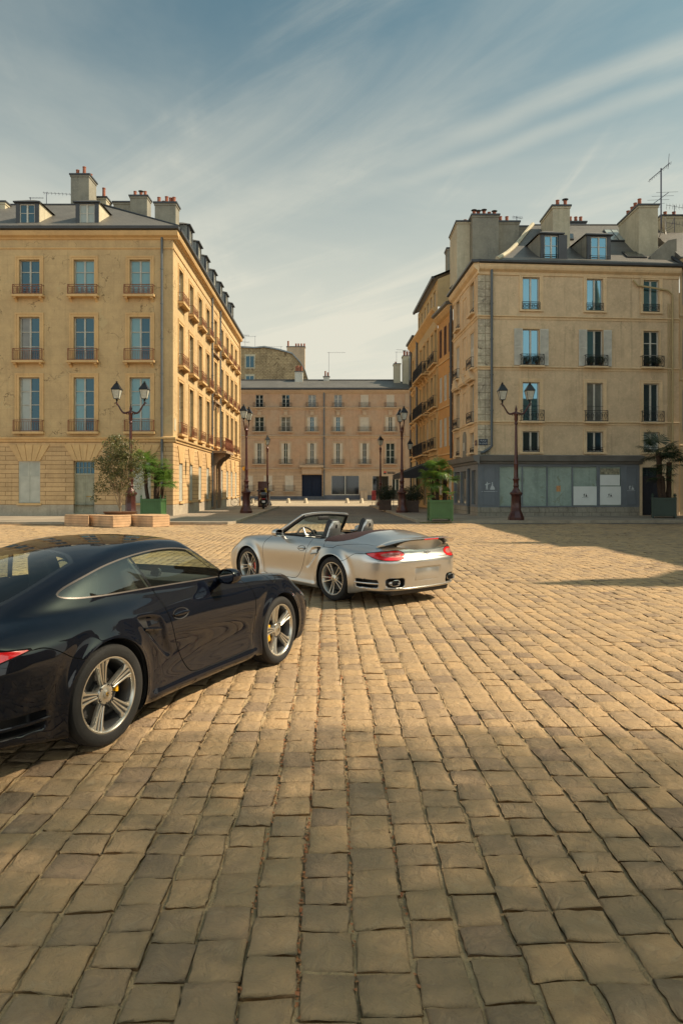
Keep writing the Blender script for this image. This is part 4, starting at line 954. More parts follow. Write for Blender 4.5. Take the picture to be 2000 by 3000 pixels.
chimney(cb_, 7.55, 8.42, 45.6, 48.5, 14.4, 19.15, [(.8, .3, .9)], CREAMR); chimney(cb_, 10.18, 11.6, 45.5, 46.3, 14.6, 19.1, [(.2, .5, 1), (.5, .5, 1)], REND); chimney(cb_, 11.6, 12.35, 45.7, 46.2, 14.6, 18.85, [], REND)
chimney(cb_, 12.95, 14.0, 42.7, 45.2, 16.2, 19.0, [(.35, .1, .9), (.5, .35, .9), (.5, .6, .9), (.5, .8, .9), (.8, .1, -.8)], CREAMR)
chimney(cb_, 14.1, 16.3, 46.5, 47.2, 18, 19.45, [(.1, .5, 1), (.25, .5, 1), (.42, .5, 1), (.58, .5, 1), (.75, .5, 1), (.9, .5, 1)], LEAD)
chimney(cb_, 17.75, 18.9, 41.6, 44.6, 15.2, 18.6, [(.15, .1, 1), (.15, .3, 1), (.2, .5, 1), (.2, .7, 1)], CREAMR)
b = MB(); b.prism([(18.2, 40.95, 14.5), (19.7, 40.95, 14.5), (19.7, 40.95, 16.4), (19.2, 40.95, 16.3), (18.2, 40.95, 15.4)], (0, 1.4, 0)); wpart(b, 'parapet_stack', REND, cb_, recalc=True)

# neighbour at the frame's right edge
nb_ = thing('neighbour_building', 'sandy rendered house whose edge shows at the far right behind the dark palm', 'building', (19.7, 40.4, 0))
Fn = Facade((19.62, 40.41), (31, 41.1), nb_); b = MB(); hn = [(.7, 1.8, 12.3, 14.2), (.7, 1.8, 8.6, 10.9), (.7, 1.8, 5.0, 7.4)]
NBM = wallmat('sandy_render', (.58, .43, .25), (.50, .37, .22), .3)
Fn.wall(b, 0, 14.9, hn); b.box(20, 31, 47, 47.2, 0, 14.9); wpart(b, 'wall', NBM, nb_)
b = MB(); Fn.profile(b, [(0, 14.6), (.2, 14.7), (.3, 14.95), (0, 15)])
for z in (11.7, 8.0, 4.2): Fn.profile(b, [(0, z - .1), (.08, z), (0, z + .1)])
wpart(b, 'cornice', NBM, nb_); b = MB(); b.add([(19.6, 40.1, 15), (31.2, 40.8, 15), (31.2, 45, 18.3), (19.6, 44.5, 18.3)], [(0, 1, 2, 3)]); b.add([(19.6, 40.1, 15), (19.6, 44.5, 18.3), (19.6, 49, 15)], [(0, 1, 2)]); wpart(b, 'roof', SLATE, nb_)
for h in hn: win(Fn, (h[0] + h[1]) / 2, h[2], 1.1, round(h[3] - h[2], 2), 'dark', rows=3, shut='open', shm=pm('grey_shutter', (.25, .27, .27), .7), sur=(.12, .04, NBM))
chimney(nb_, 20.2, 21.6, 44.0, 44.8, 16, 18.9, [(.3, .5, .8), (.7, .5, .8)], CREAMR)
# ------------------------------------------------------------------ houses further down the right side
ORG = wallmat('orange_render', (.56, .30, .11), (.48, .26, .10), .2)
ob_ = thing('street_house', 'orange rendered house with louvred shutters next to the cream corner building', 'building', (7.0, 50.4, 0))
Fo = Facade((7.0, 50.5), (7.42, 46.42), ob_); b = MB(); oc = [.75, 2.05, 3.35]
rows_o = [(11.0, 13.0), (7.8, 9.6), (4.6, 6.6), (1.2, 3.0)]; ho = [(c - .42, c + .42, a, e) for c in oc for a, e in rows_o]
Fo.wall(b, 0, 13.75, ho); b.box(7.5, 16, 50.3, 50.5, 0, 13.7); wpart(b, 'wall', ORG, ob_)
b = MB(); Fo.profile(b, [(0, 13.5), (.15, 13.6), (.35, 13.85), (.35, 13.95), (0, 14.0)])
for z in (10.5, 7.3, 4.0): Fo.profile(b, [(0, z), (.07, z + .02), (.07, z + .10), (0, z + .12)])
wpart(b, 'cornice', OCHT, ob_)
b = MB(); Fo.profile(b, [(-.1, 14.0), (.38, 13.98), (.5, 14.05), (.5, 14.18), (-.1, 14.2)]); b.add([Fo.P(0, 14.15, .45), Fo.P(Fo.L, 14.15, .45), Fo.P(Fo.L, 17.0, -5), Fo.P(0, 17.0, -5)], [(0, 1, 2, 3)]); wpart(b, 'roof', SLATE, ob_)
for (a, c, z0, z1) in ho:
    win(Fo, (a + c) / 2, z0, .84, round(z1 - z0, 2), 'dark', rows=2, shut='closed' if z0 < 10 else 'half', shm=SHUTB if z0 > 10 else SHUT, rec=.14)
pipe(ob_, [Fo.P(Fo.L - .05, 13.9, .12), Fo.P(Fo.L - .05, 3.7, .12)], .09, LEAD)
dormer(Fo, 3.0, 14.1, .8, 1.5, 2.0, ob_, 'dark', cheek=REND)
tb_ = thing('street_house', 'tall ochre house with attic storey and long iron balconies right of the street', 'building', (6.6, 65, 0))
Ft = Facade((6.55, 65.0), (6.98, 50.55), tb_); b = MB()
TOC = wallmat('pale_ochre_render', (.52, .38, .20), (.46, .34, .19), .25)
tc_ = [1.1, 3.3, 6.0, 7.9, 9.8, 12.0, 13.6]; rows_t = [(10.9, 13.4), (7.7, 10.1), (4.6, 6.9)]
ht = [(c - .5, c + .5, a, e) for c in tc_ for a, e in rows_t] + [(c - .8, c + .8, .3, 3.2) for c in (1.4, 4.6, 8.0, 11.6)]
Ft.wall(b, 0, 14.7, ht)
b.box(6.4, 16, 64.9, 65.1, 0, 14.7); wpart(b, 'wall', TOC, tb_)
b = MB(); Ft.profile(b, [(0, 14.3), (.15, 14.45), (.40, 14.7), (.42, 14.85), (0, 14.9)], 0, Ft.L)
for z in (10.5, 7.3, 4.1): Ft.profile(b, [(0, z), (.10, z + .03), (.12, z + .14), (0, z + .18)])
wpart(b, 'cornice', OCHT, tb_)
ha = [(c - .45, c + .45, 15.2, 16.4) for c in (5.0, 6.6, 8.2, 9.8, 11.4, 13.0)]
b = MB(); Ft.wall(b, 14.9, 16.9, ha, .15, u0=4.2); b.add([Ft.P(Ft.L, 14.9, 0), Ft.P(Ft.L, 16.9, 0), Ft.P(Ft.L, 19.0, -5), Ft.P(Ft.L, 14.9, -5)], [(0, 1, 2, 3)]); wpart(b, 'attic_wall', TOC, tb_)
for (a, c, z0, z1) in ha: win(Ft, (a + c) / 2, z0, .9, 1.2, 'dark', rows=1, rec=.1)
b = MB(); b.add([Ft.P(4.1, 16.95, .3), Ft.P(Ft.L + .1, 16.95, .3), Ft.P(Ft.L + .1, 19.1, -5), Ft.P(4.1, 19.1, -5)], [(0, 1, 2, 3)]); b.add([Ft.P(4.1, 17.1, .3), Ft.P(Ft.L + .1, 17.1, .3), Ft.P(Ft.L + .1, 19.25, -5), Ft.P(4.1, 19.25, -5)], [(0, 1, 2, 3)])
b.add([Ft.P(0, 15.0, .42), Ft.P(4.2, 15.0, .42), Ft.P(4.2, 17.5, -3), Ft.P(0, 17.5, -3)], [(0, 1, 2, 3)]); wpart(b, 'roof', SLATE, tb_)
b = MB(); Ft.profile(b, [(.28, 16.88), (.44, 16.9), (.46, 17.08), (.28, 17.1)], 4.1, Ft.L + .1); Ft.profile(b, [(.38, 14.9), (.54, 14.92), (.55, 15.08), (.38, 15.1)], 0, 4.2); wpart(b, 'gutter', LEAD, tb_)
for (a, c, z0, z1) in ht[:21]:
    far = a < 4.0
    win(Ft, (a + c) / 2, z0, 1.0, round(z1 - z0, 2), 'dark', rows=2, rail=(1.3, .8, .28, 'scroll'), sur=(.2, .09, OCHT, 1) if z0 < 10 else (.16, .05, OCHT), sill=(1.45, .3, .12, OCHT), shut='closed' if hash((round(a, 1), z0)) % 3 == 0 else None)
for (a, c, z0, z1) in ht[21:]: win(Ft, (a + c) / 2, z0, 1.6, round(z1 - z0, 2), 'shopdark', rows=2)
for z in (4.35, 7.5, 10.7):
    b = MB(); M0 = Ft.mat(); b.box(5.2, 10.6, -.62, 0, z - .12, z, 0, M0)
    for q in (5.5, 7.0, 8.5, 10.0): b.prism([Ft.P(q, z - .12, 0), Ft.P(q, z - .12, .5), Ft.P(q, z - .3, .3), Ft.P(q, z - .6, .05), Ft.P(q, z - .6, 0)], Ft.d * .18)
    bo = wpart(b, 'balcony', OCHT, tb_, recalc=True)
    g = MB()
    for zz in (z + .06, z + .92): g.box(5.2, 10.6, -.60, -.57, zz, zz + .03, 0, M0)
    for k in range(46): x = 5.2 + 5.4 * k / 45; g.box(x - .007, x + .007, -.59, -.576, z, z + .92, 0, M0)
    for x in (5.2, 10.6): g.box(x - .01, x + .01, -.6, 0, z + .9, z + .93, 0, M0)
    g.build('balcony_rail', IRON, bo)
pipe(tb_, [Ft.P(4.3, 14.5, .12), Ft.P(4.3, .3, .12)], .08); pipe(tb_, [Ft.P(.1, 14.5, .1), Ft.P(.1, .3, .1)], .08)
chimney(tb_, 7.9, 9.5, 52, 53.0, 16, 19.6, [(.3, .5, 1), (.7, .5, -1)], REND)
# cafe awning on that house
aw = thing('awning', 'dark fabric awning over the cafe terrace at the end of the right side', 'awning', (6.8, 57, 3.0)); inv = aw.matrix_basis.inverted()
b = MB(); b.add([(6.75, 51.5, 3.75), (4.55, 51.5, 2.85), (4.45, 60.5, 2.85), (6.65, 60.5, 3.75), (4.55, 51.5, 2.45), (4.45, 60.5, 2.45)], [(0, 1, 2, 3), (1, 4, 5, 2)]); b.add([(6.75, 51.5, 3.75), (4.55, 51.5, 2.85), (4.55, 51.5, 2.45), (6.75, 51.5, 2.45)], [(0, 1, 2, 3)])
o = b.build('canopy', pm('awning_cloth', (.020, .022, .026), .85, var=.2), aw); o.matrix_basis = inv
b = MB(); [b.tube([(x, y, .12), (x, y, 2.6)], .03, 6) for x, y in ((4.6, 51.6), (4.5, 60.4), (4.55, 56))]; o = b.build('awning_posts', IRON, aw); o.matrix_basis = inv

# ------------------------------------------------------------------ long building closing the street
PNK = wallmat('rose_render', (.44, .275, .17), (.42, .295, .20), .35); PNKR = wallmat('rose_rustication', (.47, .33, .215), (.40, .28, .185), .3, joints=(60, .42, 0, .02, 0, .8))
PNT = wallmat('rose_trim', (.46, .33, .22), (.40, .29, .20), .25); PLNB = wallmat('beige_render', (.48, .35, .235), (.41, .30, .205), .3)
fb_ = thing('street_end_building', 'long rose and beige building with slate roof and six window bays closing the street', 'building', (0, 95, 0))
Fz = Facade((-26, 95), (11.5, 95), fb_)
def fr(x0, x1, y0, y1): return rect(Fz, x0, x1, y0, y1)
H = []
cx6 = [759.6, 837, 914, 990, 1067.5, 1143]; extra = [682, 605, 528]
for c in cx6 + extra:
    H.append((*fr(c - 11.5, c + 11.5, 1156, 1193), c, 0)); H.append((*fr(c - 13.5, c + 13.5, 1221, 1264), c, 1)); H.append((*fr(c - 13, c + 13, 1298, 1359), c, 2))
G = [fr(c - 12.5, c + 12.5, 1393, 1439) for c in (728, 785, 847)]; door = (*Fz.uv(884, 1400)[:1], Fz.uv(943, 1400)[0], .12, Fz.uv(900, 1391)[1])
shopw = fr(970, 1052, 1393, 1450); sd1 = (Fz.uv(1090, 1400)[0], Fz.uv(1139, 1400)[0], .3, Fz.uv(1100, 1394)[1]); sd2 = (Fz.uv(1148, 1400)[0], Fz.uv(1168, 1400)[0], .2, Fz.uv(1150, 1403)[1])
zA, zB, zC = Fz.uv(900, 1195)[1], Fz.uv(900, 1279)[1], Fz.uv(900, 1375)[1]; zE = Fz.uv(900, 1146)[1]
ul = Fz.uv(948, 1400)[0]
b = MB(); hh = [h[:4] for h in H]
Fz.wall(b, zC, zE, hh, .25, mi=0); Fz.wall(b, 0, zC, G + [door], .25, u1=ul, mi=1); Fz.wall(b, 0, zC, [shopw, sd1, sd2], .25, u0=ul, mi=2)
b.box(-26, 11.5, 101, 101.2, 0, zE); wpart(b, 'wall', [PNK, PNKR, PLNB], fb_)
b = MB()
for z in (zA, zB, zC): Fz.profile(b, [(0, z - .25), (.06, z - .2), (.10, z - .02), (.22, z + .04), (.22, z + .12), (0, z + .18)])
Fz.profile(b, [(0, zE - .35), (.12, zE - .25), (.35, zE), (.38, zE + .15), (0, zE + .2)])
b.box(Fz.uv(1186, 1200)[0], Fz.uv(1198, 1200)[0], -.10, 0, zC, zE - .3, 0, Fz.mat()); wpart(b, 'cornice', PNT, fb_)
b = MB(); ue0, ue1 = Fz.uv(878, 1370)[0], Fz.uv(948, 1370)[0]; b.box(ue0, ue1, -.75, 0, zC + .25, zC + .55, 0, Fz.mat()); b.box(ue0 + .3, ue1 - .3, -.35, 0, zC - .65, zC + .25, 0, Fz.mat()); wpart(b, 'door_hood', PNT, fb_)
for c in cx6 + extra:
    bb = MB()
wd = {0: 'curtain', 1: 'dark', 2: 'dark'}
for (a, e, z0, z1, c, ri) in H:
    sh = None
    if c in (1067.5, 1143) and ri == 0: sh = 'closed'
    if c == 1067.5 and ri == 1: sh = 'closed'
    if ri == 1 and c in (914, 990, 1143): sh = 'half'
    if ri == 2 and c != 1143: sh = 'half'
    o = win(Fz, (a + e) / 2, z0, round(e - a, 2), round(z1 - z0, 2), 'dark' if (c * 3 + ri) % 2 else 'curtain', rows=3, rail=(round(e - a, 2) + .5, .62, .25, 'plain'), sur=(.22, .06, PNT) if ri else None, sill=(e - a + .7, .3, .14, PNT), shut=sh, shm=pm('cream_shutter', (.56, .47, .36), .7, var=.08, sc=2))
    if ri == 1:
        k = MB(); k.box(-.25, .25, -.14, 0, z1 - z0 + .22, z1 - z0 + .75); k.box(-.35, .35, -.2, 0, z1 - z0 + .75, z1 - z0 + .85); k.build('keystone', PNT, o)
for g_ in G: win(Fz, (g_[0] + g_[1]) / 2, g_[2], round(g_[1] - g_[0], 2), round(g_[3] - g_[2], 2), 'dark', rows=2, shut='closed', rail=(1.6, .75, .22, 'plain'), sill=(1.7, .25, .14, PNT), shm=MATS['cream_shutter'])
panel_door(Fz, (door[0] + door[1]) / 2, .12, door[1] - door[0], door[3] - .12, pm('navy_door', (.010, .016, .034), .7, var=.1, spec=.2), .02, glass='dark', knob=False)
for r_, kd, rw in ((shopw, 'shopdark', 3), (sd1, 'shopdark', 1), (sd2, 'dark', 1)):
    win(Fz, (r_[0] + r_[1]) / 2, r_[2], round(r_[1] - r_[0], 2), round(r_[3] - r_[2], 2), kd, rows=1, frame=FRAMEW, rec=.08)
b = MB(); b.box(ul, 11.5 + 26, -.05, 0, .1, .75, 0, Fz.mat()); b.box(0, ul, -.05, 0, .1, .6, 0, Fz.mat()); wpart(b, 'plinth', wallmat('dark_plinth', (.13, .13, .15), (.10, .10, .11), .2), fb_)
r_ = fr(1124, 1130.5, 1381, 1389); g = MB(); g.box(r_[0], r_[1], -.06, -.02, (r_[2] + r_[3]) / 2 + .02, r_[3], 0, Fz.mat()); g.box(r_[0], r_[1], -.06, -.02, r_[2], (r_[2] + r_[3]) / 2 - .02, 1, Fz.mat()); wpart(g, 'bank_sign', [pm('sign_red', (.55, .02, .02), .5, var=0), LOGB], fb_)
g = MB()
for k in range(9): g.box(r_[1] + .18 + k * .12, r_[1] + .25 + k * .12, -.04, -.02, r_[3] - .18 - .02 * (k % 2), r_[3] - .05, 0, Fz.mat()); g.box(r_[1] + .18 + k * .12, r_[1] + .26 + k * .12, -.04, -.02, r_[2] + .03, r_[2] + .16, 0, Fz.mat())
wpart(g, 'sign_letters', LOGB, fb_)
b = MB(); zr = HC + (1430 - 1114) * 99.5 / FPX; zg = zE + .25
b.add([(-26, 94.5, zg), (10.3, 94.5, zg), (8.2, 99.5, zr), (-26, 99.5, zr)], [(0, 1, 2, 3)]); b.add([(10.3, 94.5, zg), (10.3, 103, zg), (8.2, 99.5, zr)], [(0, 1, 2)]); b.add([(-26, 99.5, zr), (8.2, 99.5, zr), (10.3, 104, zg), (-26, 104, zg)], [(0, 1, 2, 3)]); wpart(b, 'roof', SLATE, fb_)
b = MB(); Fz.profile(b, [(.36, zE + .18), (.55, zE + .2), (.56, zE + .42), (.36, zE + .42)]); b.tube([(-26, 99.5, zr + .05), (8.2, 99.5, zr + .05)], .1, 6); wpart(b, 'gutter', LEAD, fb_)
WREN = wallmat('white_render', (.55, .52, .45), (.45, .42, .36), .3)
chimney(fb_, -6.6, -5.5, 98.6, 99.8, 15.3, 18.2, [(.15, .5, 1.3), (.38, .5, 1.5), (.62, .5, 1.2), (.85, .5, 1.4)], WREN, .14, .6); chimney(fb_, -2.55, -1.75, 99.3, 100.1, 15.6, 17.6, [(.3, .5, 1.3), (.75, .5, 1)], WREN, .13, .6)
chimney(fb_, 7.4, 8.3, 98, 99.5, 15.5, 19.2, [(.3, .5, .8)], CREAMR); chimney(fb_, 8.6, 9.9, 97.5, 99, 15.5, 20.2, [(.2, .5, -1), (.5, .5, 1), (.8, .5, 1)], CREAMR, .18, .7)
pipe(fb_, [Fz.P(ul + .05, zE, .12), Fz.P(ul + .05, .3, .12)], .09)
# zinc mansard piece of the next house to the right
zb2 = thing('mansard_house', 'zinc roofed house with sloping attic skylight peeping above the street end on the right', 'building', (12.5, 99, 0)); inv = zb2.matrix_basis.inverted()
b = MB(); b.box(9.9, 22, 94.0, 103, 0, 15.9); o = b.build('wall', PLNB, zb2); o.matrix_basis = inv
b = MB(); b.add([(9.4, 93.7, 15.9), (14, 93.7, 15.9), (14, 96.5, 20), (9.4, 96.5, 20)], [(0, 1, 2, 3)]); b.add([(9.4, 93.7, 15.9), (9.4, 96.5, 20), (9.4, 103, 20), (9.4, 103, 15.9)], [(0, 1, 2, 3)])
for x in (9.8, 10.6, 11.4, 12.2): b.prism([(x, 93.7, 15.95), (x, 96.45, 20), (x, 96.45, 20.08), (x, 93.65, 16.03)], (.06, 0, 0), 0)
o = b.build('roof', ZINC, zb2); o.matrix_basis = inv
# rubble stone gable behind
RUB = wallmat('rubble_wall', (.50, .37, .21), (.26, .19, .11), 1.0, joints=(.55, .26, .37, .07, 0, .45), patch=(.20, .14, .08), crack=.8)
gb_ = thing('stone_gable_house', 'tall house with a bare rubble stone gable wall rising behind the street end roof', 'building', (-10, 112, 0)); inv = gb_.matrix_basis.inverted()
Yg = 112.0
def gp(zx, zy): X = (680 + zx / 2.8 - 1000) * Yg / FPX; Z = HC - (950 + zy / 2.8 - HOR) * Yg / FPX; return (X, Z)
ol = [gp(-160, 176), gp(65, 182), gp(180, 190), gp(265, 182), gp(385, 205), gp(490, 235), gp(560, 310), gp(600, 380), gp(622, 452)]
pts = [(ol[0][0], 5)] + ol + [(ol[-1][0], 5)]
ws = [gp(115, 262) + gp(178, 352), gp(115, 425) + gp(175, 480)]
b = MB(); b.prism([(x, Yg, z) for x, z in pts], (0, 12, 0)); o = b.build('wall', RUB, gb_, recalc=True); o.matrix_basis = inv
b = MB(); b.grid([[(x, y, z + .08) for y in (Yg - .25, Yg + 12)] for x, z in ol]); b.grid([[(x, Yg - .25, z + .08), (x, Yg - .25, z - .14)] for x, z in ol]); o = b.build('roof', ZINC, gb_); o.matrix_basis = inv
for (xa, za, xb, zb3) in ws:
    b = MB(); b.box(xa - .2, xb + .2, Yg - .06, Yg, zb3 - .2, za + .3); f = b.build('window', CREAMR, gb_); f.matrix_basis = inv
    b = MB(); b.box(xa, xb, Yg - .09, Yg - .061, zb3, za); b.build('pane', pane_mat('dark'), f)
    b = MB(); b.box((xa + xb) / 2 - .05, (xa + xb) / 2 + .05, Yg - .12, Yg - .095, zb3, za); b.build('mullion', FRAMEG, f)
x0, z0 = gp(440, 178); x1, _ = gp(590, 178)
chimney(gb_, x0, x1, Yg + 2, Yg + 3.2, 14, z0 + .3, [(.06, .5, 1.6), (.5, .5, .9), (.64, .5, .9), (.8, .5, .9), (.96, .5, .9)], PLNB, .17, .6)
# low roof glimpsed to the right of the ridge
lb_ = thing('low_roof_house', 'low grey metal roof showing just above the long slate roof', 'building', (4, 120, 0)); inv = lb_.matrix_basis.inverted()
b = MB(); b.box(2.5, 16, 121, 132, 0, 17.6); o = b.build('wall', PLNB, lb_); o.matrix_basis = inv
b = MB(); b.add([(2.3, 120.6, 18.2), (16, 120.6, 20.9), (16, 132, 21.5), (2.3, 132, 19)], [(0, 1, 2, 3)]); b.add([(2.3, 120.6, 17.4), (16, 120.6, 17.4), (16, 120.6, 20.9), (2.3, 120.6, 18.2)], [(0, 1, 2, 3)]); o = b.build('roof', ZINC, lb_); o.matrix_basis = inv
# off to the right: the church whose mass shades the square (out of frame)
CH = wallmat('church_stone', (.44, .38, .28), (.36, .31, .23), .35, joints=(.9, .4, .5, .01, 0, .5))
ch_ = thing('church', 'pale stone church with gabled nave and turrets standing right of the square', 'church', (30, 25, 0)); inv = ch_.matrix_basis.inverted()
tn = math.tan(R(SUN_EL)); XB = 24.0
b = MB()
def Hh(xs): return (XB - xs) * tn
b.box(XB, XB + 9, 34.65, 40.4, 0, Hh(-9.0)); b.box(XB, XB + 12, 21.05, 34.65, 0, Hh(6.35)); b.box(XB, XB + 12, 15.3, 21.05, 0, Hh(7.4))
b.prism([(XB, 12.7, 0), (XB, 15.2, 0), (XB, 15.2, Hh(7.0)), (XB, 14.1, Hh(6.0)), (XB, 13.2, Hh(3.2)), (XB, 12.7, Hh(5.2))], (.5, 0, 0))
b.box(XB, XB + 12, -6, 8.5, 0, Hh(12.5))
o = b.build('wall', CH, ch_, recalc=True); o.matrix_basis = inv
b = MB(); b.lathe([(.35, Hh(6.35)), (.30, Hh(5.5)), (.12, Hh(4.4)), (.05, Hh(3.3))], 8, 0, Matrix.Translation((XB + .4, 22.5, 0))); o = b.build('pinnacle', CH, ch_); o.matrix_basis = inv
b = MB()
for y in (17, 24, 28, 36, 38.5): b.box(XB - .02, XB, y - .8, y + .8, 5, 12)
o = b.build('church_windows', pane_mat('dark'), ch_); o.matrix_basis = inv
# ------------------------------------------------------------------ lamps
LAMPC = pm('oxblood_iron', (.060, .013, .010), .38, .2, var=.25, sc=3, coat=.3)
LBLK = pm('lantern_black', (.012, .012, .013), .35, .3, var=0)
LGLS = pm('frosted_lantern', (.44, .44, .38), .25, var=.25, sc=9)
def lantern_mb():
    """square tapering lantern, origin at its foot"""
    f = MB(); z0, z1 = .16, .60; a, b_ = .115, .205
    c0 = [(-a, -a), (a, -a), (a, a), (-a, a)]; c1 = [(-b_, -b_), (b_, -b_), (b_, b_), (-b_, b_)]
    for p, q in zip(c0, c1): f.tube([(p[0], p[1], z0), (q[0], q[1], z1)], .013, 4)
    for c, z in ((c0, z0), (c1, z1)):
        for i in range(4): f.tube([(c[i][0], c[i][1], z), (c[(i + 1) % 4][0], c[(i + 1) % 4][1], z)], .014, 4)
    k = b_ + .03
    r = [(-k, -k, z1 + .01), (k, -k, z1 + .01), (k, k, z1 + .01), (-k, k, z1 + .01)]; m_ = .13; t = [(-m_, -m_, z1 + .20), (m_, -m_, z1 + .20), (m_, m_, z1 + .20), (-m_, m_, z1 + .20)]
    m2 = .085; t2 = [(-m2, -m2, z1 + .29), (m2, -m2, z1 + .29), (m2, m2, z1 + .29), (-m2, m2, z1 + .29)]
    f.add(r + t + t2, [(0, 1, 5, 4), (1, 2, 6, 5), (2, 3, 7, 6), (3, 0, 4, 7), (4, 5, 9, 8), (5, 6, 10, 9), (6, 7, 11, 10), (7, 4, 8, 11), (8, 9, 10, 11), (3, 2, 1, 0)])
    f.lathe([(.06, z1 + .29), (.10, z1 + .31), (.05, z1 + .34), (.035, z1 + .37), (.075, z1 + .39), (.02, z1 + .42), (0, z1 + .46)], 10, cap=False)
    f.lathe([(.02, -.02), (.05, .0), (.03, .04), (.055, .08), (.04, .12), (.10, .155), (.0, .16)], 10, cap=False)
    g = MB(); s_ = .985; a, b_ = a * s_, b_ * s_
    g.add([(-a, -a, z0), (a, -a, z0), (a, a, z0), (-a, a, z0), (-b_, -b_, z1), (b_, -b_, z1), (b_, b_, z1), (-b_, b_, z1)], [(0, 1, 5, 4), (1, 2, 6, 5), (2, 3, 7, 6), (3, 0, 4, 7)])
    return f, g
def make_lamp(two, H=6.5):
    root = bpy.data.objects.new('street_lamp', None); COL.objects.link(root)
    p = MB()
    p.lathe([(.40, 0), (.40, .14), (.37, .18), (.33, .30), (.30, .36), (.27, .42)], 8, cap=True, mat=Matrix.Rotation(math.pi / 8, 4, 'Z'))
    p.lathe([(.27, .42), (.25, .46), (.235, 1.18), (.26, 1.24), (.31, 1.29), (.31, 1.36), (.22, 1.42), (.17, 1.52)], 8, cap=False, mat=Matrix.Rotation(math.pi / 8, 4, 'Z'))
    p.build('pedestal', LAMPC, root, True, 30)
    s = MB(); zt = H - 1.15
    s.lathe([(.17, 1.5), (.12, 1.62), (.15, 1.70), (.12, 1.78), (.13, 1.95), (.165, 2.0), (.165, 2.05), (.115, 2.10), (.10, 2.4), (.105, 2.75), (.115, 2.78), (.10, 2.82), (.085, 3.2), (.07, 4.0), (.058, zt - .55), (.085, zt - .52), (.085, zt - .47), (.06, zt - .42), (.095, zt - .30), (.085, zt - .15), (.13, zt - .02), (.10, zt + .06)] +
            ([(.05, zt + .12), (.065, zt + .2), (.02, zt + .36), (0, zt + .46)] if two else [(.06, zt + .12), (.05, zt + .16)]), 14, cap=False)
    s.build('shaft', LAMPC, root, True, 35)
    f, g = lantern_mb()
    if two:
        a = MB(); dx = .68; zb = zt + .52
        for sx in (-1, 1):
            pts = [(sx * (.05 + (dx - .05) * t), 0, zt + .02 + (.40) * (t ** 1.5) - .16 * math.sin(t * math.pi) ** 2 + .10 * max(0, t - .6)) for t in [i / 10 for i in range(11)]]
            a.tube(pts, [.055 - .02 * i / 10 for i in range(11)], 8)
            e = pts[-1]; a.tube([e, (e[0] + sx * .06, 0, e[2] + .02), (e[0] + sx * .10, 0, e[2])], .028, 6); a.tube([(dx * sx, 0, e[2] - .10), (dx * sx, 0, zb + .0)], [.02, .03], 6)
            a.tube([(sx * .15, 0, zt - .10), (sx * .24, 0, zt - .02), (sx * .30, 0, zt + .02)], .022, 6)
        a.build('lamp_arm', LAMPC, root, True, 40)
        pos = [(-dx, zb), (dx, zb)]
    else: pos = [(0, zt + .16)]
    for x, z in pos:
        l = f.build('lantern', LBLK, root, loc=(x, 0, z)); g.build('lantern_glass', LGLS, l)
    return root
def place(o, X, Y, z, rz, label, cat, group): o.location = (X, Y, z); o.rotation_euler = (0, 0, rz); return tag(o, label, cat, group)
lg = 'cast iron street lamps along the square and street'
d0 = make_lamp(True, 6.45); sg = make_lamp(False, 6.35)
place(d0, (1511 - 1000) * 34.6 / FPX, 34.6, .12, 0, 'oxblood twin-lantern lamp standing in front of the closed blue grey shopfront', 'street lamp', lg)
for X, Y, rz, lab in ((-10.35, 34.2, 0, 'oxblood twin-lantern lamp rising behind the leafy shrub, left building behind it'), (-6.05, 44.3, R(84), 'oxblood twin-lantern lamp seen nearly edge on by the left kerb of the street'), (3.92, 45.3, R(96), 'oxblood twin-lantern lamp seen nearly edge on beside the right planters')):
    place(dup(d0), X, Y, .12, rz, lab, 'street lamp', lg)
place(sg, -6.7, 63.0, .12, R(20), 'single-lantern oxblood lamp behind the dark scooter', 'street lamp', lg)
place(dup(sg), 3.55, 63.5, .12, R(20), 'single-lantern oxblood lamp behind the rightmost cafe bush', 'street lamp', lg)
wl = thing('wall_lamp', 'small lantern on a curved bracket above the dark awning', 'lamp', (6.55, 58, 4.4)); b = MB()
b.tube([(.1, 0, 0), (-.2, 0, -.05), (-.6, 0, .12), (-.85, 0, .35)], .03, 6); b.tube([(.0, 0, -1.0), (.0, 0, .5)], .04, 6); b.build('bracket', LAMPC, wl, True)
f, g = lantern_mb(); l = f.build('lantern', LBLK, wl, loc=(-.85, 0, .38)); g.build('lantern_glass', LGLS, l)

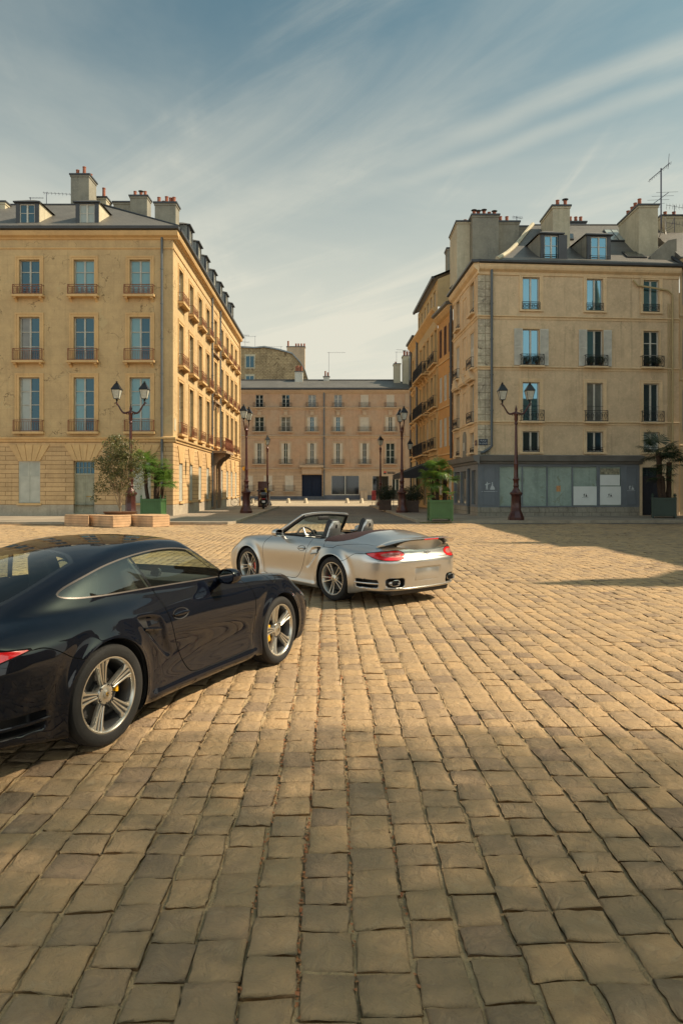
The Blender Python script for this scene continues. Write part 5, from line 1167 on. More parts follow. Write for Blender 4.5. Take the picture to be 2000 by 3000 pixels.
# ------------------------------------------------------------------ planting
def leafmat(name, c1, c2, tr=.25):
    m = bpy.data.materials.new(name); m.use_nodes = True; nt = m.node_tree; b = nt.nodes['Principled BSDF']; b.inputs['Roughness'].default_value = .45
    oi = N(nt, 'ShaderNodeNewGeometry'); nz = N(nt, 'ShaderNodeTexWhiteNoise'); nz.noise_dimensions = '3D'
    tc = N(nt, 'ShaderNodeTexNoise'); tc.inputs['Scale'].default_value = 3.0; nt.links.new(oi.outputs['Position'], tc.inputs['Vector'])
    mx = N(nt, 'ShaderNodeMix'); mx.data_type = 'RGBA'; mx.inputs['A'].default_value = (*c1, 1); mx.inputs['B'].default_value = (*c2, 1)
    at = N(nt, 'ShaderNodeAttribute'); at.attribute_name = 'tone'
    nt.links.new(M(nt, 'ADD', M(nt, 'MULTIPLY', at.outputs['Fac'], .7), M(nt, 'MULTIPLY', tc.outputs[0], .4), clamp=True), mx.inputs['Factor'])
    nt.links.new(mx.outputs['Result'], b.inputs['Base Color'])
    t = N(nt, 'ShaderNodeBsdfTranslucent'); nt.links.new(mx.outputs['Result'], t.inputs[0])
    ms = N(nt, 'ShaderNodeMixShader'); ms.inputs[0].default_value = tr; o = nt.nodes['Material Output']
    nt.links.new(b.outputs[0], ms.inputs[1]); nt.links.new(t.outputs[0], ms.inputs[2]); nt.links.new(ms.outputs[0], o.inputs[0]); return m
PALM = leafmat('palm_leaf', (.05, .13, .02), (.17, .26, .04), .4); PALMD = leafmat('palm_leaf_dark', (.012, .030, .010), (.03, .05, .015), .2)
LEAF = leafmat('shrub_leaf', (.030, .050, .015), (.16, .15, .045), .2); BUSH = leafmat('bush_leaf', (.012, .024, .010), (.035, .05, .02), .2)
TRUNK = pm('palm_fibre', (.050, .028, .016), .95, var=.5, sc=20, bump=1.0, bsc=50); STEM = pm('pale_bark', (.30, .22, .13), .85, var=.3, sc=8)
def leafmesh(name, V, F, T, mat, parent, loc=None):
    me = bpy.data.meshes.new(name); me.from_pydata(V, [], F); me.materials.append(mat)
    at = me.attributes.new('tone', 'FLOAT', 'POINT'); at.data.foreach_set('value', T); me.update(); return link(name, me, parent, loc)
def palm(root, x, y, z, h, n, r, lean, seed, mat, rl=.5):
    rnd = random.Random(seed); t = MB(); top = Vector((x + lean, y, z + h))
    pts = [Vector((x, y, z)).lerp(top, k / 6) + Vector((lean * .15 * math.sin(k), 0, 0)) for k in range(7)]
    t.tube(pts, [r * (1 + .25 * rnd.random()) for _ in pts], 9); po = bpy.data.objects.new('palm', None); COL.objects.link(po); po.parent = root
    tr = t.build('trunk', TRUNK, po)
    V, F, T = [], [], []; hd = top + Vector((0, 0, .02))
    for k in range(n):
        az = rnd.uniform(0, 6.283); el = math.asin(rnd.uniform(-.45, .98)); L = rl * rnd.uniform(.75, 1.15); pl_ = rl * rnd.uniform(.55, 1.0)
        d = Vector((math.cos(az) * math.cos(el), math.sin(az) * math.cos(el), math.sin(el))); side = d.cross(Vector((0, 0, 1))).normalized(); up = side.cross(d)
        b0 = hd + d * pl_ - Vector((0, 0, .10 * pl_)); tone = rnd.random(); o = len(V)
        V += [tuple(hd + side * .008), tuple(hd - side * .008), tuple(b0 + side * .006), tuple(b0 - side * .006)]; F.append((o, o + 1, o + 3, o + 2)); T += [tone] * 4
        nb = 21
        for j in range(nb):
            a = -2.0 + 4.0 * j / (nb - 1); q = (d * math.cos(a) + side * math.sin(a)); l = L * (.62 + .38 * math.cos(a * .6)) * rnd.uniform(.9, 1.05); w_ = .019 * rl / .5
            pr = q.cross(up).normalized(); droop = Vector((0, 0, -1)) * l * rnd.uniform(.12, .38)
            m_ = b0 + q * l * .62 + up * .03 + droop * .25; e = b0 + q * l + droop; o = len(V)
            V += [tuple(b0), tuple(m_ + pr * w_ + up * .008), tuple(m_ - pr * w_ + up * .008), tuple(e)]; F += [(o, o + 1, o + 2), (o + 1, o + 3, o + 2)]; T += [tone] * 4
    leafmesh('crown', V, F, T, mat, po); return po
def bushleaves(name, blobs, n, size, mat, parent, seed=1):
    rng = np.random.default_rng(seed); V, F, T = [], [], []
    wts = np.array([b[3] ** 2 * b[5] if len(b) > 5 else b[3] ** 2 for b in blobs]); wts = wts / wts.sum()
    for bl, w_ in zip(blobs, wts):
        m_ = int(n * w_); u = rng.normal(size=(m_, 3)); u /= np.linalg.norm(u, axis=1, keepdims=True); rr = rng.uniform(.25, 1, (m_, 1)) ** .5
        P = np.array(bl[:3]) + u * rr * np.array([bl[3], bl[3], bl[4]])
        # clump
        c = rng.uniform(0, 1, m_)
        for p, cc in zip(P, c):
            a = rng.normal(size=3); a /= np.linalg.norm(a); b_ = np.cross(a, rng.normal(size=3)); b_ /= np.linalg.norm(b_) + 1e-9; s_ = size * rng.uniform(.6, 1.3); o = len(V)
            V += [tuple(p), tuple(p + a * s_ * .5 + b_ * s_ * .25), tuple(p + a * s_), tuple(p + a * s_ * .5 - b_ * s_ * .25)]; F.append((o, o + 1, o + 2, o + 3)); T += [cc] * 4
    return leafmesh(name, V, F, T, mat, parent)
GREENP = pm('green_planter_paint', (.055, .135, .045), .5, var=.12, sc=3, bump=.05); WOODB = pm('brown_planter_wood', (.075, .045, .03), .7, var=.25, sc=5); SOIL = pm('soil', (.04, .028, .018), .95)
def tub(label, X, Y, W, H, rz, mat, cat='planter', finial=True, group=None, legs=True):
    t = thing('planter_box', label, cat, (X, Y, .12), rz, group); b = MB(); h = W / 2; z0 = .10 if legs else 0
    b.box(-h + .03, h - .03, -h + .03, h - .03, z0, H - .04)
    for sx in (-1, 1):
        for sy in (-1, 1): b.box(sx * h - (.09 if sx > 0 else 0), sx * h + (0 if sx > 0 else .09), sy * h - (.09 if sy > 0 else 0), sy * h + (0 if sy > 0 else .09), 0, H, bev=.008)
    for z in (z0 + .04, H - .14):
        for s in (-1, 1): b.box(-h + .09, h - .09, s * h - .015, s * h + .015, z, z + .10); b.box(s * h - .015, s * h + .015, -h + .09, h - .09, z, z + .10)
    n = max(4, int(W / .12))
    for k in range(1, n):
        x = -h + .09 + (W - .18) * k / n
        for s in (-1, 1): b.box(x - .005, x + .005, s * (h - .028) - .004, s * (h - .028) + .004, z0 + .1, H - .1); b.box(s * (h - .028) - .004, s * (h - .028) + .004, x - .005, x + .005, z0 + .1, H - .1)
    b.build('box', mat, t)
    if finial:
        for sx in (-1, 1):
            for sy in (-1, 1):
                f = MB(); f.lathe([(.03, H), (.022, H + .03), (.05, H + .07), (.052, H + .10), (.03, H + .14), (.018, H + .15), (.026, H + .18), (0, H + .21)], 10, 0, Matrix.Translation((sx * (h - .045), sy * (h - .045), 0)), cap=False); f.build('finial', mat, t, True)
    s_ = MB(); s_.box(-h + .04, h - .04, -h + .04, h - .04, H - .08, H - .05); s_.build('soil', SOIL, t); return t
def palmthing(label, X, Y, zb, specs, mat):
    t = thing('fan_palm', label, 'palm', (X, Y, zb)); inv = t.matrix_basis.inverted()
    for i, (dx, dy, h, n, r, lean, rl) in enumerate(specs): palm(t, dx, dy, 0, h, n, r, lean, i * 13 + int(X * 10), mat, rl)
    return t
tub('green slatted planter box beside the wooden benches, left of the street', -10.2, 37.8, 1.12, 1.05, 0, GREENP, group='green planter boxes with palms')
palmthing('three-stemmed fan palm growing in the green planter on the left', -10.2, 37.8, 1.05, [(-.28, 0, 2.05, 22, .09, -.25, .60), (.08, .1, 1.45, 20, .10, .05, .58), (.36, -.1, .95, 20, .08, .25, .55), (.15, .2, 1.75, 14, .07, .1, .5)], PALM)
tub('green slatted planter box on the kerb corner in front of the cream building', 4.82, 34.1, 1.12, 1.05, 0, GREENP, group='green planter boxes with palms')
palmthing('bushy bright fan palm in the green planter on the right kerb corner', 4.82, 34.1, 1.05, [(-.12, 0, 1.6, 20, .09, -.05, .52), (.22, .1, 1.15, 16, .09, .06, .48), (-.28, .05, 1.1, 15, .08, -.15, .55), (.2, -.2, .35, 10, .06, .1, .32), (-.1, -.25, .35, 9, .06, -.15, .32)], PALM)
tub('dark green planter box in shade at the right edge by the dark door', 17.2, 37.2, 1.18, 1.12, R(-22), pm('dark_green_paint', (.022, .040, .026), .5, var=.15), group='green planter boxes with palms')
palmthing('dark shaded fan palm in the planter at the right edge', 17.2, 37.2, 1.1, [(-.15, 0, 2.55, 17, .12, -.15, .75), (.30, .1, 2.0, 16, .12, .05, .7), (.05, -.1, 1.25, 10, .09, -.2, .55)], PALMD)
# multi-stemmed shrub in a round dish
sh_ = thing('shrub', 'multi-stemmed olive-like shrub with pale stems growing behind the wooden benches', 'shrub', (-10.25, 32.3, .62)); rnd = random.Random(4); st = MB(); tips = []
for k in range(9):
    a = rnd.uniform(0, 6.28); sp = rnd.uniform(.25, 1.0); h = rnd.uniform(2.2, 3.3); pts = [Vector((0, 0, 0))]
    for j in range(1, 7): t_ = j / 6; pts.append(Vector((math.cos(a) * sp * t_ ** 1.3 + rnd.uniform(-.05, .05), math.sin(a) * sp * .7 * t_ ** 1.3, h * t_)))
    st.tube(pts, [.028 * (1 - .13 * j) for j in range(7)], 5)
    for j in (2, 3, 4, 5): e = pts[j] + Vector((rnd.uniform(-.5, .5), rnd.uniform(-.4, .4), rnd.uniform(.2, .6))); st.tube([pts[j], e], [.012, .005], 4); tips.append(e)
    tips.append(pts[-1])
st.build('stems', STEM, sh_, True)
bl = [(-.10, 0, 2.9, .62, .75, 1.6), (-.35, 0, 2.3, .60, .7, 1.3), (.15, .1, 2.3, .6, .8, 1.3), (.72, 0, 2.4, .45, .55, 1), (.85, 0, 1.6, .35, .6, .8), (-1.05, 0, 2.25, .30, .35, 1), (-.65, 0, 1.6, .42, .4, .8), (-.95, 0, 1.1, .33, .30, 1), (0, 0, 1.5, .5, .55, .5), (-1.15, 0, .60, .25, .18, .6), (.75, 0, 3.15, .22, .25, .4), (.35, 0, 1.0, .45, .35, .3), (-.3, .0, 3.3, .35, .3, 1)] + [(t.x, t.y, t.z, .16, .16) for t in tips]
bushleaves('foliage', bl, 9000, .085, LEAF, sh_, 5)
dp = thing('planter_dish', 'round brown dish planter behind the wooden benches holding the shrub', 'planter', (-10.25, 32.3, .12)); b = MB(); b.lathe([(.30, 0), (.50, .18), (.74, .46), (.78, .50), (.70, .50), (.2, .46), (0, .46)], 28, cap=False); b.build('dish', pm('brown_dish', (.11, .055, .03), .6, var=.2), dp, True)
# clipped bushes standing on the balconies of the cream building
for ci, (xa, xb) in enumerate(cxs):
    hh_ = HR[ci * 4 + 1]
    for sx, side in ((-1, 'left'), (1, 'right')):
        u_ = (hh_[0] + hh_[1]) / 2 + sx * .27; P0 = Fr.P(u_, hh_[2] + .02, .13)
        t = thing('potted_bush', side + ' clipped bush on the shutter-level balcony of the cream building, ' + ('first', 'second', 'third')[ci] + ' window from the corner', 'potted plant', tuple(P0), 0, 'clipped balcony bushes')
        b = MB(); b.lathe([(.07, 0), (.10, .15), (.11, .16), (.0, .15)], 10, cap=False); b.build('pot', SOIL, t, True); bushleaves('foliage', [(0, 0, .34, .23, .24)], 700, .05, BUSH, t, ci * 3 + sx + 5)
# hexagonal wooden benches
WOOD = pm('bench_timber', (.48, .30, .165), .7, var=.3, sc=2.5, bump=.2); 
def bench(label, pts, H=.50):
    c = sum((Vector((x, y, 0)) for x, y in pts), Vector()) / len(pts); t = thing('timber_bench', label, 'bench', (c.x, c.y, 0), 0, 'timber platform benches'); L = [(x - c.x, y - c.y) for x, y in pts]
    top = MB(); top.prism([(x * 1.01, y * 1.01, H - .03) for x, y in L], (0, 0, .03)); top.build('bench_top', WOOD, t, recalc=True)
    for i in range(len(L)):
        a, e = Vector((*L[i], 0)), Vector((*L[(i + 1) % len(L)], 0)); b = MB()
        for k in range(4): z = .012 + k * .1135; q = .0; dd = (e - a).normalized(); nn = Vector((dd.y, -dd.x, 0)) * .018; b.prism([a + Vector((0, 0, z)), e + Vector((0, 0, z)), e + Vector((0, 0, z + .105)), a + Vector((0, 0, z + .105))], nn)
        b.build('side_boards', WOOD, t, recalc=True)
    s_ = MB(); s_.prism([(x * .97, y * .97, 0) for x, y in L], (0, 0, H - .04)); s_.build('inner_frame', SOIL, t, recalc=True)
def hexa(cx, cy, r, rot=0): return [(cx + r * math.cos(rot + i * math.pi / 3), cy + r * math.sin(rot + i * math.pi / 3)) for i in range(6)]
def gx(p, Y): return (p - 1000) * Y / FPX
bench('middle wooden hexagonal bench with one sunlit side, below the shrub', [(gx(262, 31.3), 31.3), (gx(331, 30.2), 30.2), (gx(383, 30.9), 30.9), (gx(383, 32.1), 32.1), (gx(331, 32.6), 32.6), (gx(262, 32.1), 32.1)])
bench('right wooden hexagonal bench in front of the green planter', [(gx(385, 31.2), 31.2), (gx(447, 30.4), 30.4), (gx(496, 31.1), 31.1), (gx(490, 32.4), 32.4), (gx(447, 32.6), 32.6), (gx(387, 32.2), 32.2)])
bench('left wooden bench, the shaded one at the end of the row', [(gx(190, 31.4), 31.4), (gx(259.5, 30.9), 30.9), (gx(260, 32.2), 32.2), (gx(195, 32.4), 32.4)])
# cafe bushes in brown boxes
tub('brown wooden planter box left of the two by the cafe', 3.15, 50.5, .85, .75, 0, WOODB, finial=False, legs=False, group='brown cafe planters')
tub('brown wooden planter box next to the edge-on lamp', 4.65, 46.2, .85, .80, 0, WOODB, finial=False, legs=False, group='brown cafe planters')
for lab, X, Y, w_, zz in (('dark round bush in the left cafe planter', 3.15, 50.5, .72, 1.75), ('dark wide bush in the planter beside the lamp', 4.65, 46.2, .78, 1.75)):
    t = thing('bush', lab, 'bush', (X, Y, .8)); bushleaves('foliage', [(-.15, 0, .55, w_ * .75, .5), (.25, 0, .65, w_ * .7, .5), (0, 0, .25, w_ * .6, .35), (.45, 0, .35, .35, .3)], 3000, .09, BUSH, t, int(X * 9))
    b = MB(); [b.tube([(0, 0, -.1), (q * .3, 0, .5)], .02, 4) for q in (-1, 0, 1)]; b.build('stems', TRUNK, t)
# ------------------------------------------------------------------ small street things
BLK = pm('scooter_black', (.012, .012, .014), .35, var=0, coat=.6); GRY = pm('machine_grey', (.2, .2, .2), .5, .4, var=.1); RUB = pm('small_tyre', (.015, .015, .015), .85, var=0)
sc = thing('scooter', 'black motor scooter parked by the left kerb with its rear to the camera', 'scooter', (-6.0, 53.6, .12), R(8))
def whl(parent, name, y, r, w_, z=None):
    b = MB(); b.lathe([(r * .55, -w_ / 2), (r * .9, -w_ / 2), (r, -w_ * .25), (r, w_ * .25), (r * .9, w_ / 2), (r * .55, w_ / 2), (r * .5, 0), (r * .55, -w_ / 2)], 20, 0, Matrix.Translation((0, y, r)), axis='X', cap=False); return b.build(name, RUB, parent, True)
whl(sc, 'wheel', 0, .27, .13); whl(sc, 'wheel', 1.35, .27, .12)
b = MB()
rows = []
for y, w_, z0, z1 in ((-.30, .12, .55, .70), (-.25, .22, .42, .82), (.10, .26, .32, .84), (.5, .24, .26, .80), (.65, .20, .22, .42), (1.0, .22, .22, .38), (1.1, .22, .24, .90), (1.22, .16, .55, 1.02), (1.28, .06, .7, .95)):
    rows.append([(w_ * math.copysign(abs(math.cos(a)) ** .6, math.cos(a)), y, (z0 + z1) / 2 + (z1 - z0) / 2 * math.copysign(abs(math.sin(a)) ** .6, math.sin(a))) for a in [i * math.pi / 6 for i in range(13)]])
b.grid(rows); b.build('body', BLK, sc, True, 60)
b = MB(); b.box(-.21, .21, -.40, .02, .86, 1.20, bev=.06); b.build('top_case', BLK, sc, True)
b = MB(); b.box(-.17, .17, .0, .62, .80, .90, bev=.04); b.build('seat', pm('scooter_seat', (.02, .02, .02), .7), sc, True)
b = MB(); b.tube([(-.34, 1.02, 1.08), (-.15, 1.1, 1.10), (.15, 1.1, 1.10), (.34, 1.02, 1.08)], .022, 6); b.tube([(-.25, 1.1, 1.1), (-.33, 1.08, 1.32)], .01, 5); b.tube([(.25, 1.1, 1.1), (.33, 1.08, 1.32)], .01, 5); b.box(-.40, -.27, 1.06, 1.09, 1.28, 1.38, bev=.01); b.box(.27, .40, 1.06, 1.09, 1.28, 1.38, bev=.01); b.build('handlebar', BLK, sc, True)
b = MB(); b.box(-.10, .10, -.345, -.335, .46, .60); b.build('number_plate', pm('plate_white', (.6, .6, .58), .5, var=0), sc)
b = MB(); b.box(-.12, .12, -.33, -.28, .70, .77, bev=.01); b.build('tail_light', pm('tail_red', (.3, .01, .01), .3, var=0), sc)
b = MB(); b.prism([(-.2, 1.26, .9), (.2, 1.26, .9), (.17, 1.18, 1.38), (-.17, 1.18, 1.38)], (0, .01, 0)); b.build('windscreen', clearglass('small_glass', (.5, .5, .5), .1), sc)
def bicycle(X, Y, rz, label):
    t = thing('bicycle', label, 'bicycle', (X, Y, .12), rz, 'parked bicycles'); 
    for x in (-.52, .52):
        w_ = MB(); w_.tube([(x + .33 * math.cos(a), 0, .34 + .33 * math.sin(a)) for a in [i * math.pi / 12 for i in range(24)]], .018, 5, closed=True)
        for k in range(8): w_.tube([(x, 0, .34), (x + .33 * math.cos(k * .785), 0, .34 + .33 * math.sin(k * .785))], .004, 3)
        w_.build('wheel', RUB, t)
    f = MB(); Fp = [(-.52, .34), (-.12, .32), (-.22, .78), (.38, .80), (-.12, .32)]; f.tube([(x, 0, z) for x, z in Fp], .017, 5); f.tube([(-.52, 0, .34), (-.22, 0, .78)], .012, 5); f.tube([(.38, 0, .80), (.52, 0, .34)], .015, 5); f.build('frame', GRY, t)
    h = MB(); h.tube([(.38, 0, .8), (.35, 0, .98)], .014, 5); h.tube([(.30, -.26, 1.0), (.36, 0, .98), (.30, .26, 1.0)], .013, 5); h.build('handlebar', BLK, t)
    s_ = MB(); s_.tube([(-.22, 0, .78), (-.25, 0, .92)], .014, 5); s_.box(-.38, -.12, -.06, .06, .92, .97, bev=.02); s_.build('saddle', BLK, t, True)
bicycle(-8.9, 61.5, R(10), 'dark bicycle leaning nearest the left building corner'); bicycle(-7.6, 62.5, R(-8), 'dark bicycle just right of the edge-on left lamp')
BOL = pm('bollard_stone', (.46, .38, .27), .85, var=.2, sc=4, bump=.3)
bm0 = MB(); bm0.lathe([(.27, 0), (.25, .05), (.17, .48), (.12, .56), (.0, .58)], 14, cap=False)
first = None
for p_, lab in ((750, 'small stone bollard right of the left bicycles'), (844.5, 'pale stone bollard right of the scooter'), (895.5, 'pale stone bollard before the navy carriage door'), (1016.5, 'pale stone bollard below the dark shop window'), (1059, 'pale stone bollard beside the utility cabinet')):
    X = gx(p_, 79.0)
    if first is None: first = bm0.build('bollard', BOL, None, True); o = first
    else: o = first.copy(); COL.objects.link(o)
    o.location = (X, 79.0 if p_ != 750 else 76, .0); tag(o, lab, 'bollard', 'stone bollards')
cab = thing('utility_cabinet', 'beige utility cabinet against the far facade right of the shop window', 'cabinet', (gx(1067, 92.0), 94.4, .12)); b = MB(); b.box(-.48, .48, -.3, .2, 0, 1.2, bev=.03); b.box(-.52, .52, -.34, .25, 1.2, 1.26); b.build('case', PLNB, cab); b = MB(); b.box(-.012, .012, -.315, -.30, .1, 1.1); b.build('door_gap', BLK, cab)
tk = thing('parking_terminal', 'dark red ticket terminal with yellow panel behind the scooter', 'terminal', (-6.5, 58, .12)); b = MB(); b.box(-.45, .30, -.1, .1, 0, 2.15, bev=.02); b.build('case', LAMPC, tk); b = MB(); b.box(.10, .28, -.12, -.10, 1.05, 1.6); b.build('label_panel', pm('yellow_panel', (.55, .36, .05), .6, var=.1), tk)
ps = thing('post', 'pale striped post standing right of the scooter', 'post', (gx(789, 56), 56, .12)); b = MB(); b.lathe([(.05, 0), (.05, 1.1), (.03, 1.12), (.03, 2.2), (0, 2.22)], 10, cap=False); b.build('pole', pm('pale_post', (.5, .45, .36), .6), ps, True)
gs = thing('hanging_sign', 'round golden sign hung on the left building over the street', 'sign', (-9.75, 66.5, 3.6)); b = MB(); b.tube([(-.3, 0, .22), (.5, 0, .22)], .03, 5); b.build('sign_arm', IRON, gs); b = MB(); b.lathe([(0, -.03), (.17, -.03), (.22, 0), (.17, .03), (0, .03)], 20, axis='Y', mat=Matrix.Translation((.5, 0, -.02)), cap=False); b.build('disc', pm('gold_disc', (.55, .33, .06), .4, .6, var=.3, sc=5), gs, True)
CH_ = pm('cafe_metal', (.35, .32, .28), .5, .6, var=0)
def cafe_chair():
    t = bpy.data.objects.new('cafe_chair', None); COL.objects.link(t); b = MB()
    for x in (-.2, .2): b.tube([(x, -.2, 0), (x, -.2, .45)], .014, 5); b.tube([(x, .2, 0), (x, .2, .9)], .014, 5)
    b.tube([(-.2, .2, .88), (.2, .2, .88)], .014, 5); b.tube([(-.2, .2, .65), (.2, .2, .65)], .012, 5); b.build('frame', CH_, t)
    s_ = MB(); s_.box(-.22, .22, -.22, .22, .44, .47); s_.build('seat', CH_, t); return t
ch0 = cafe_chair(); spots = [(3.35, 57.0, .3, 'folding metal chair at the left end of the cafe terrace'), (3.2, 60.5, 1.5, 'metal chair farthest left on the terrace, by the red board'), (4.6, 49.2, 2.0, 'metal chair between the two cafe planters'), (5.6, 41.6, .5, 'metal chair behind the right green planter')]
for i, (X, Y, rz, lab) in enumerate(spots):
    o = ch0 if i == 0 else dup(ch0); place(o, X, Y, .12, rz, lab, 'chair', 'cafe terrace chairs')
for X, Y, lab in ((3.9, 56.4, 'small round cafe table left of the bush'), (5.7, 42.7, 'small round cafe table behind the right green planter')):
    t = thing('cafe_table', lab, 'table', (X, Y, .12), 0, 'cafe tables'); b = MB(); b.lathe([(.22, 0), (.2, .02), (.025, .04), (.025, .71), (.34, .715), (.35, .73), (0, .735)], 18, cap=False); b.build('pedestal', CH_, t, True)
rb = thing('menu_board', 'red and white menu board standing on the cafe terrace', 'sign', (gx(1094, 66), 65.5, .12)); b = MB(); b.box(-.20, .20, -.03, .03, .45, 1.35, bev=.02); b.build('panel', pm('board_red', (.40, .05, .05), .6, var=.7, sc=3), rb); b = MB(); [b.tube([(x, .0, 0), (x, 0, .3)], .02, 5) for x in (-.15, .15)]; b.build('feet', IRON, rb)
# parked car glimpsed at the end of the street, partly hidden by the bushes
sc.scale = (1.22, 1.1, 1.05)
vn = thing('parked_car', 'dark parked car glimpsed behind the cafe bushes at the far cross street', 'car', (gx(1155, 80), 84, 0), 0); b = MB()
pr = [(-2.1, .35), (-2.1, .75), (-1.9, .95), (-1.2, 1.02), (-.7, 1.45), (.7, 1.5), (1.4, 1.05), (2.0, .9), (2.15, .6), (2.1, .35)]
b.prism([(x, -.85, z) for x, z in pr], (0, 1.7, 0)); b.build('body', BLK, vn, recalc=True)
b = MB(); b.prism([(-1.05, -.86, 1.0), (-.62, -.86, 1.38), (.62, -.86, 1.42), (1.15, -.86, 1.05)], (0, .01, 0)); b.build('side_window', pane_mat('dark'), vn)
for x in (-1.35, 1.35):
    w_ = MB(); w_.lathe([(.0, -.02), (.2, -.02), (.33, .0), (.33, .2), (0, .2)], 20, axis='Y', mat=Matrix.Translation((x, -.88, .33)), cap=False); w_.build('wheel', RUB, vn, True)
# tv aerials
def aerial(root, X, Y, z, h, style, rz=0, s=1.0):
    o = bpy.data.objects.new('tv_aerial', None); COL.objects.link(o); o.location = (X, Y, z); o.rotation_euler = (0, 0, rz); b = MB(); r = .022
    b.tube([(0, 0, 0), (0, 0, h)], .045 if style == 'big' else r, 5)
    if style == 'yagi':
        L = 1.5 * s; b.tube([(-.15 * s, 0, h - .05), (L, 0, h - .05)], .012, 4)
        for k in range(10): x = -.1 * s + L * k / 9.5; b.tube([(x, -.12 * s, h - .05), (x, .12 * s, h - .05)], .008, 3); b.tube([(x, 0, h - .12 * s), (x, 0, h + .02)], .007, 3)
    if style == 'big':
        b.tube([(-.75, 0, h - .75), (.55, 0, h + .35)], .02, 4)
        for k in range(10): t = k / 9; x, zz = -.75 + 1.3 * t, h - .75 + 1.1 * t; b.tube([(x, -.15, zz), (x + .05, 0, zz - .1), (x, .15, zz)], .012, 3)
        b.tube([(.5, 0, h + .9), (.42, 0, h - .05)], .016, 4)
        b.tube([(-.9, 0, h - 2.5), (.45, 0, h - 1.5)], .018, 4)
        for k in range(5): t = k / 4; x, zz = -.8 + 1.1 * t, h - 2.45 + .95 * t; b.tube([(x - .6, 0, zz), (x + .75, 0, zz + .05)], .011, 3)
        b.tube([(-.85, 0, h - 4.6), (-.6, 0, h - 4.1), (0, 0, h - 3.9), (.6, 0, h - 3.6), (.85, 0, h - 3.0)], .014, 4)
    if style == 'comb':
        for zz in (h - .1, h - 1.2):
            b.tube([(-.5 * s, 0, zz + .1), (.7 * s, 0, zz - .1)], .012, 4)
            for k in range(7): x = -.5 * s + 1.2 * s * k / 6; b.tube([(x - .1, -.3 * s, zz), (x + .1, .3 * s, zz)], .008, 3); b.tube([(x, 0, zz - .2 * s), (x, 0, zz + .2 * s)], .007, 3)
    m_ = b.build('mast', pm('aerial_metal', (.10, .10, .14), .5, .5, var=0), o); return o
AG = 'rooftop television aerials'
def A_(p, y0, y1, Y, style, lab, rz=0, s=1.0):
    P0, P1 = px(p, y0, Y), px(p, y1, Y); o = aerial(None, P0.x, Y, P0.z, P1.z - P0.z, style, rz, s); tag(o, lab, 'aerial', AG)
A_(1936, 680, 492, 43.0, 'big', 'very tall blue-grey aerial mast beside the satellite dish')
A_(1975, 680, 600, 44.0, 'comb', 'shorter comb aerial right of the tall mast'); A_(1513, 652, 632, 45.9, 'comb', 'small tangled aerial on the right building party wall', 0, .5)
A_(136, 600, 562, 46.5, 'yagi', 'long pointed aerial on the yellow building ridge', R(8), 1.5); A_(89, 600, 577, 46, 'yagi', 'small stub aerial left on the yellow building ridge', 0, .6)
A_(963, 1112, 1031, 99.6, 'yagi', 'lone tall aerial on the slate roof at the street end', 0, 1.6); A_(718, 1016, 980, 113, 'comb', 'aerial at the left on the rubble gable house', 0, .9); A_(747, 1016, 984, 113, 'yagi', 'aerial beside the chimney pipe on the rubble gable house', R(180), 1.0)
A_(823, 1030, 1014, 116, 'yagi', 'low flat aerial left of the wide cream chimney', R(180), 1.8); A_(1161, 1072, 1030, 98, 'yagi', 'aerial on the right end chimneys of the street end building', 0, 1.3); A_(1193, 1065, 1025, 100, 'yagi', 'aerial nearest the right-hand houses above the street end', R(200), 1.2)
sd_ = thing('satellite_dish', 'round grey satellite dish on the right rooftop beside the mast', 'satellite dish', tuple(px(1946, 662, 42.6)), R(60)); b = MB(); b.lathe([(0, .12), (.2, .10), (.4, .04), (.52, -.04), (.52, -.06), (.4, .02), (0, .10)], 24, axis='Y', cap=False); b.build('dish', pm('dish_grey', (.22, .21, .19), .6, var=.2), sd_, True); b = MB(); b.tube([(0, .1, -.4), (0, -.5, -.15)], .015, 5); b.tube([(0, .1, 0), (.0, .3, -.6)], .03, 6); b.build('feed_arm', GRY, sd_)
wd_ = MB()  # weeds at the kerb corner and fallen leaves along the left kerb
rngw = np.random.default_rng(8); V, F, T = [], [], []
for k in range(420):
    x, y = rngw.uniform(3.75, 5.3), rngw.uniform(33.45, 33.72); z = .01; h = rngw.uniform(.03, .10); a = rngw.uniform(0, 6.28); o = len(V); V += [(x, y, z), (x + .02, y, z), (x + .05 * math.cos(a), y + .05 * math.sin(a), z + h)]; F.append((o, o + 1, o + 2)); T += [rngw.random()] * 3
tag(leafmesh('weeds', V, F, T, LEAF, None), 'sprigs of weed growing along the right kerb corner', 'weeds', kind='stuff')
V, F, T = [], [], []
for k in range(2700):
    if k < 1500: x, y = rngw.uniform(-17, -5.4), 32.45 - abs(rngw.normal(0, .10)); z = .022
    else:
        jx = JOINTX[0][int(rngw.choice([0, 1, 1, 1, 2, 3]))][0]; y0 = rngw.uniform(2.0, 17) if rngw.random() < .4 else rngw.choice([2.9, 3.7, 4.6, 5.3, 6.4, 7.7, 9.2, 11.0]) + rngw.normal(0, .35); x0 = jx + JOINTX[1](y0) + rngw.normal(0, .005); x = x0 * JOINTX[2] + y0 * JOINTX[3] + .06; y = -x0 * JOINTX[3] + y0 * JOINTX[2]; z = -.012
    a = rngw.uniform(0, 6.28); s_ = rngw.uniform(.008, .02) * (1.6 if k < 1500 else .55); o = len(V); V += [(x + s_ * math.cos(a + q), y + s_ * math.sin(a + q), z + rngw.uniform(0, .012)) for q in (0, 1.6, 3.1, 4.7)]; F.append((o, o + 1, o + 2, o + 3)); T += [rngw.random()] * 4
tag(leafmesh('fallen_leaves', V, F, T, leafmat('dry_leaf', (.30, .09, .03), (.42, .20, .07), .1), None), 'dry reddish leaf litter lying along the kerb and in the joints', 'leaf litter', kind='stuff')
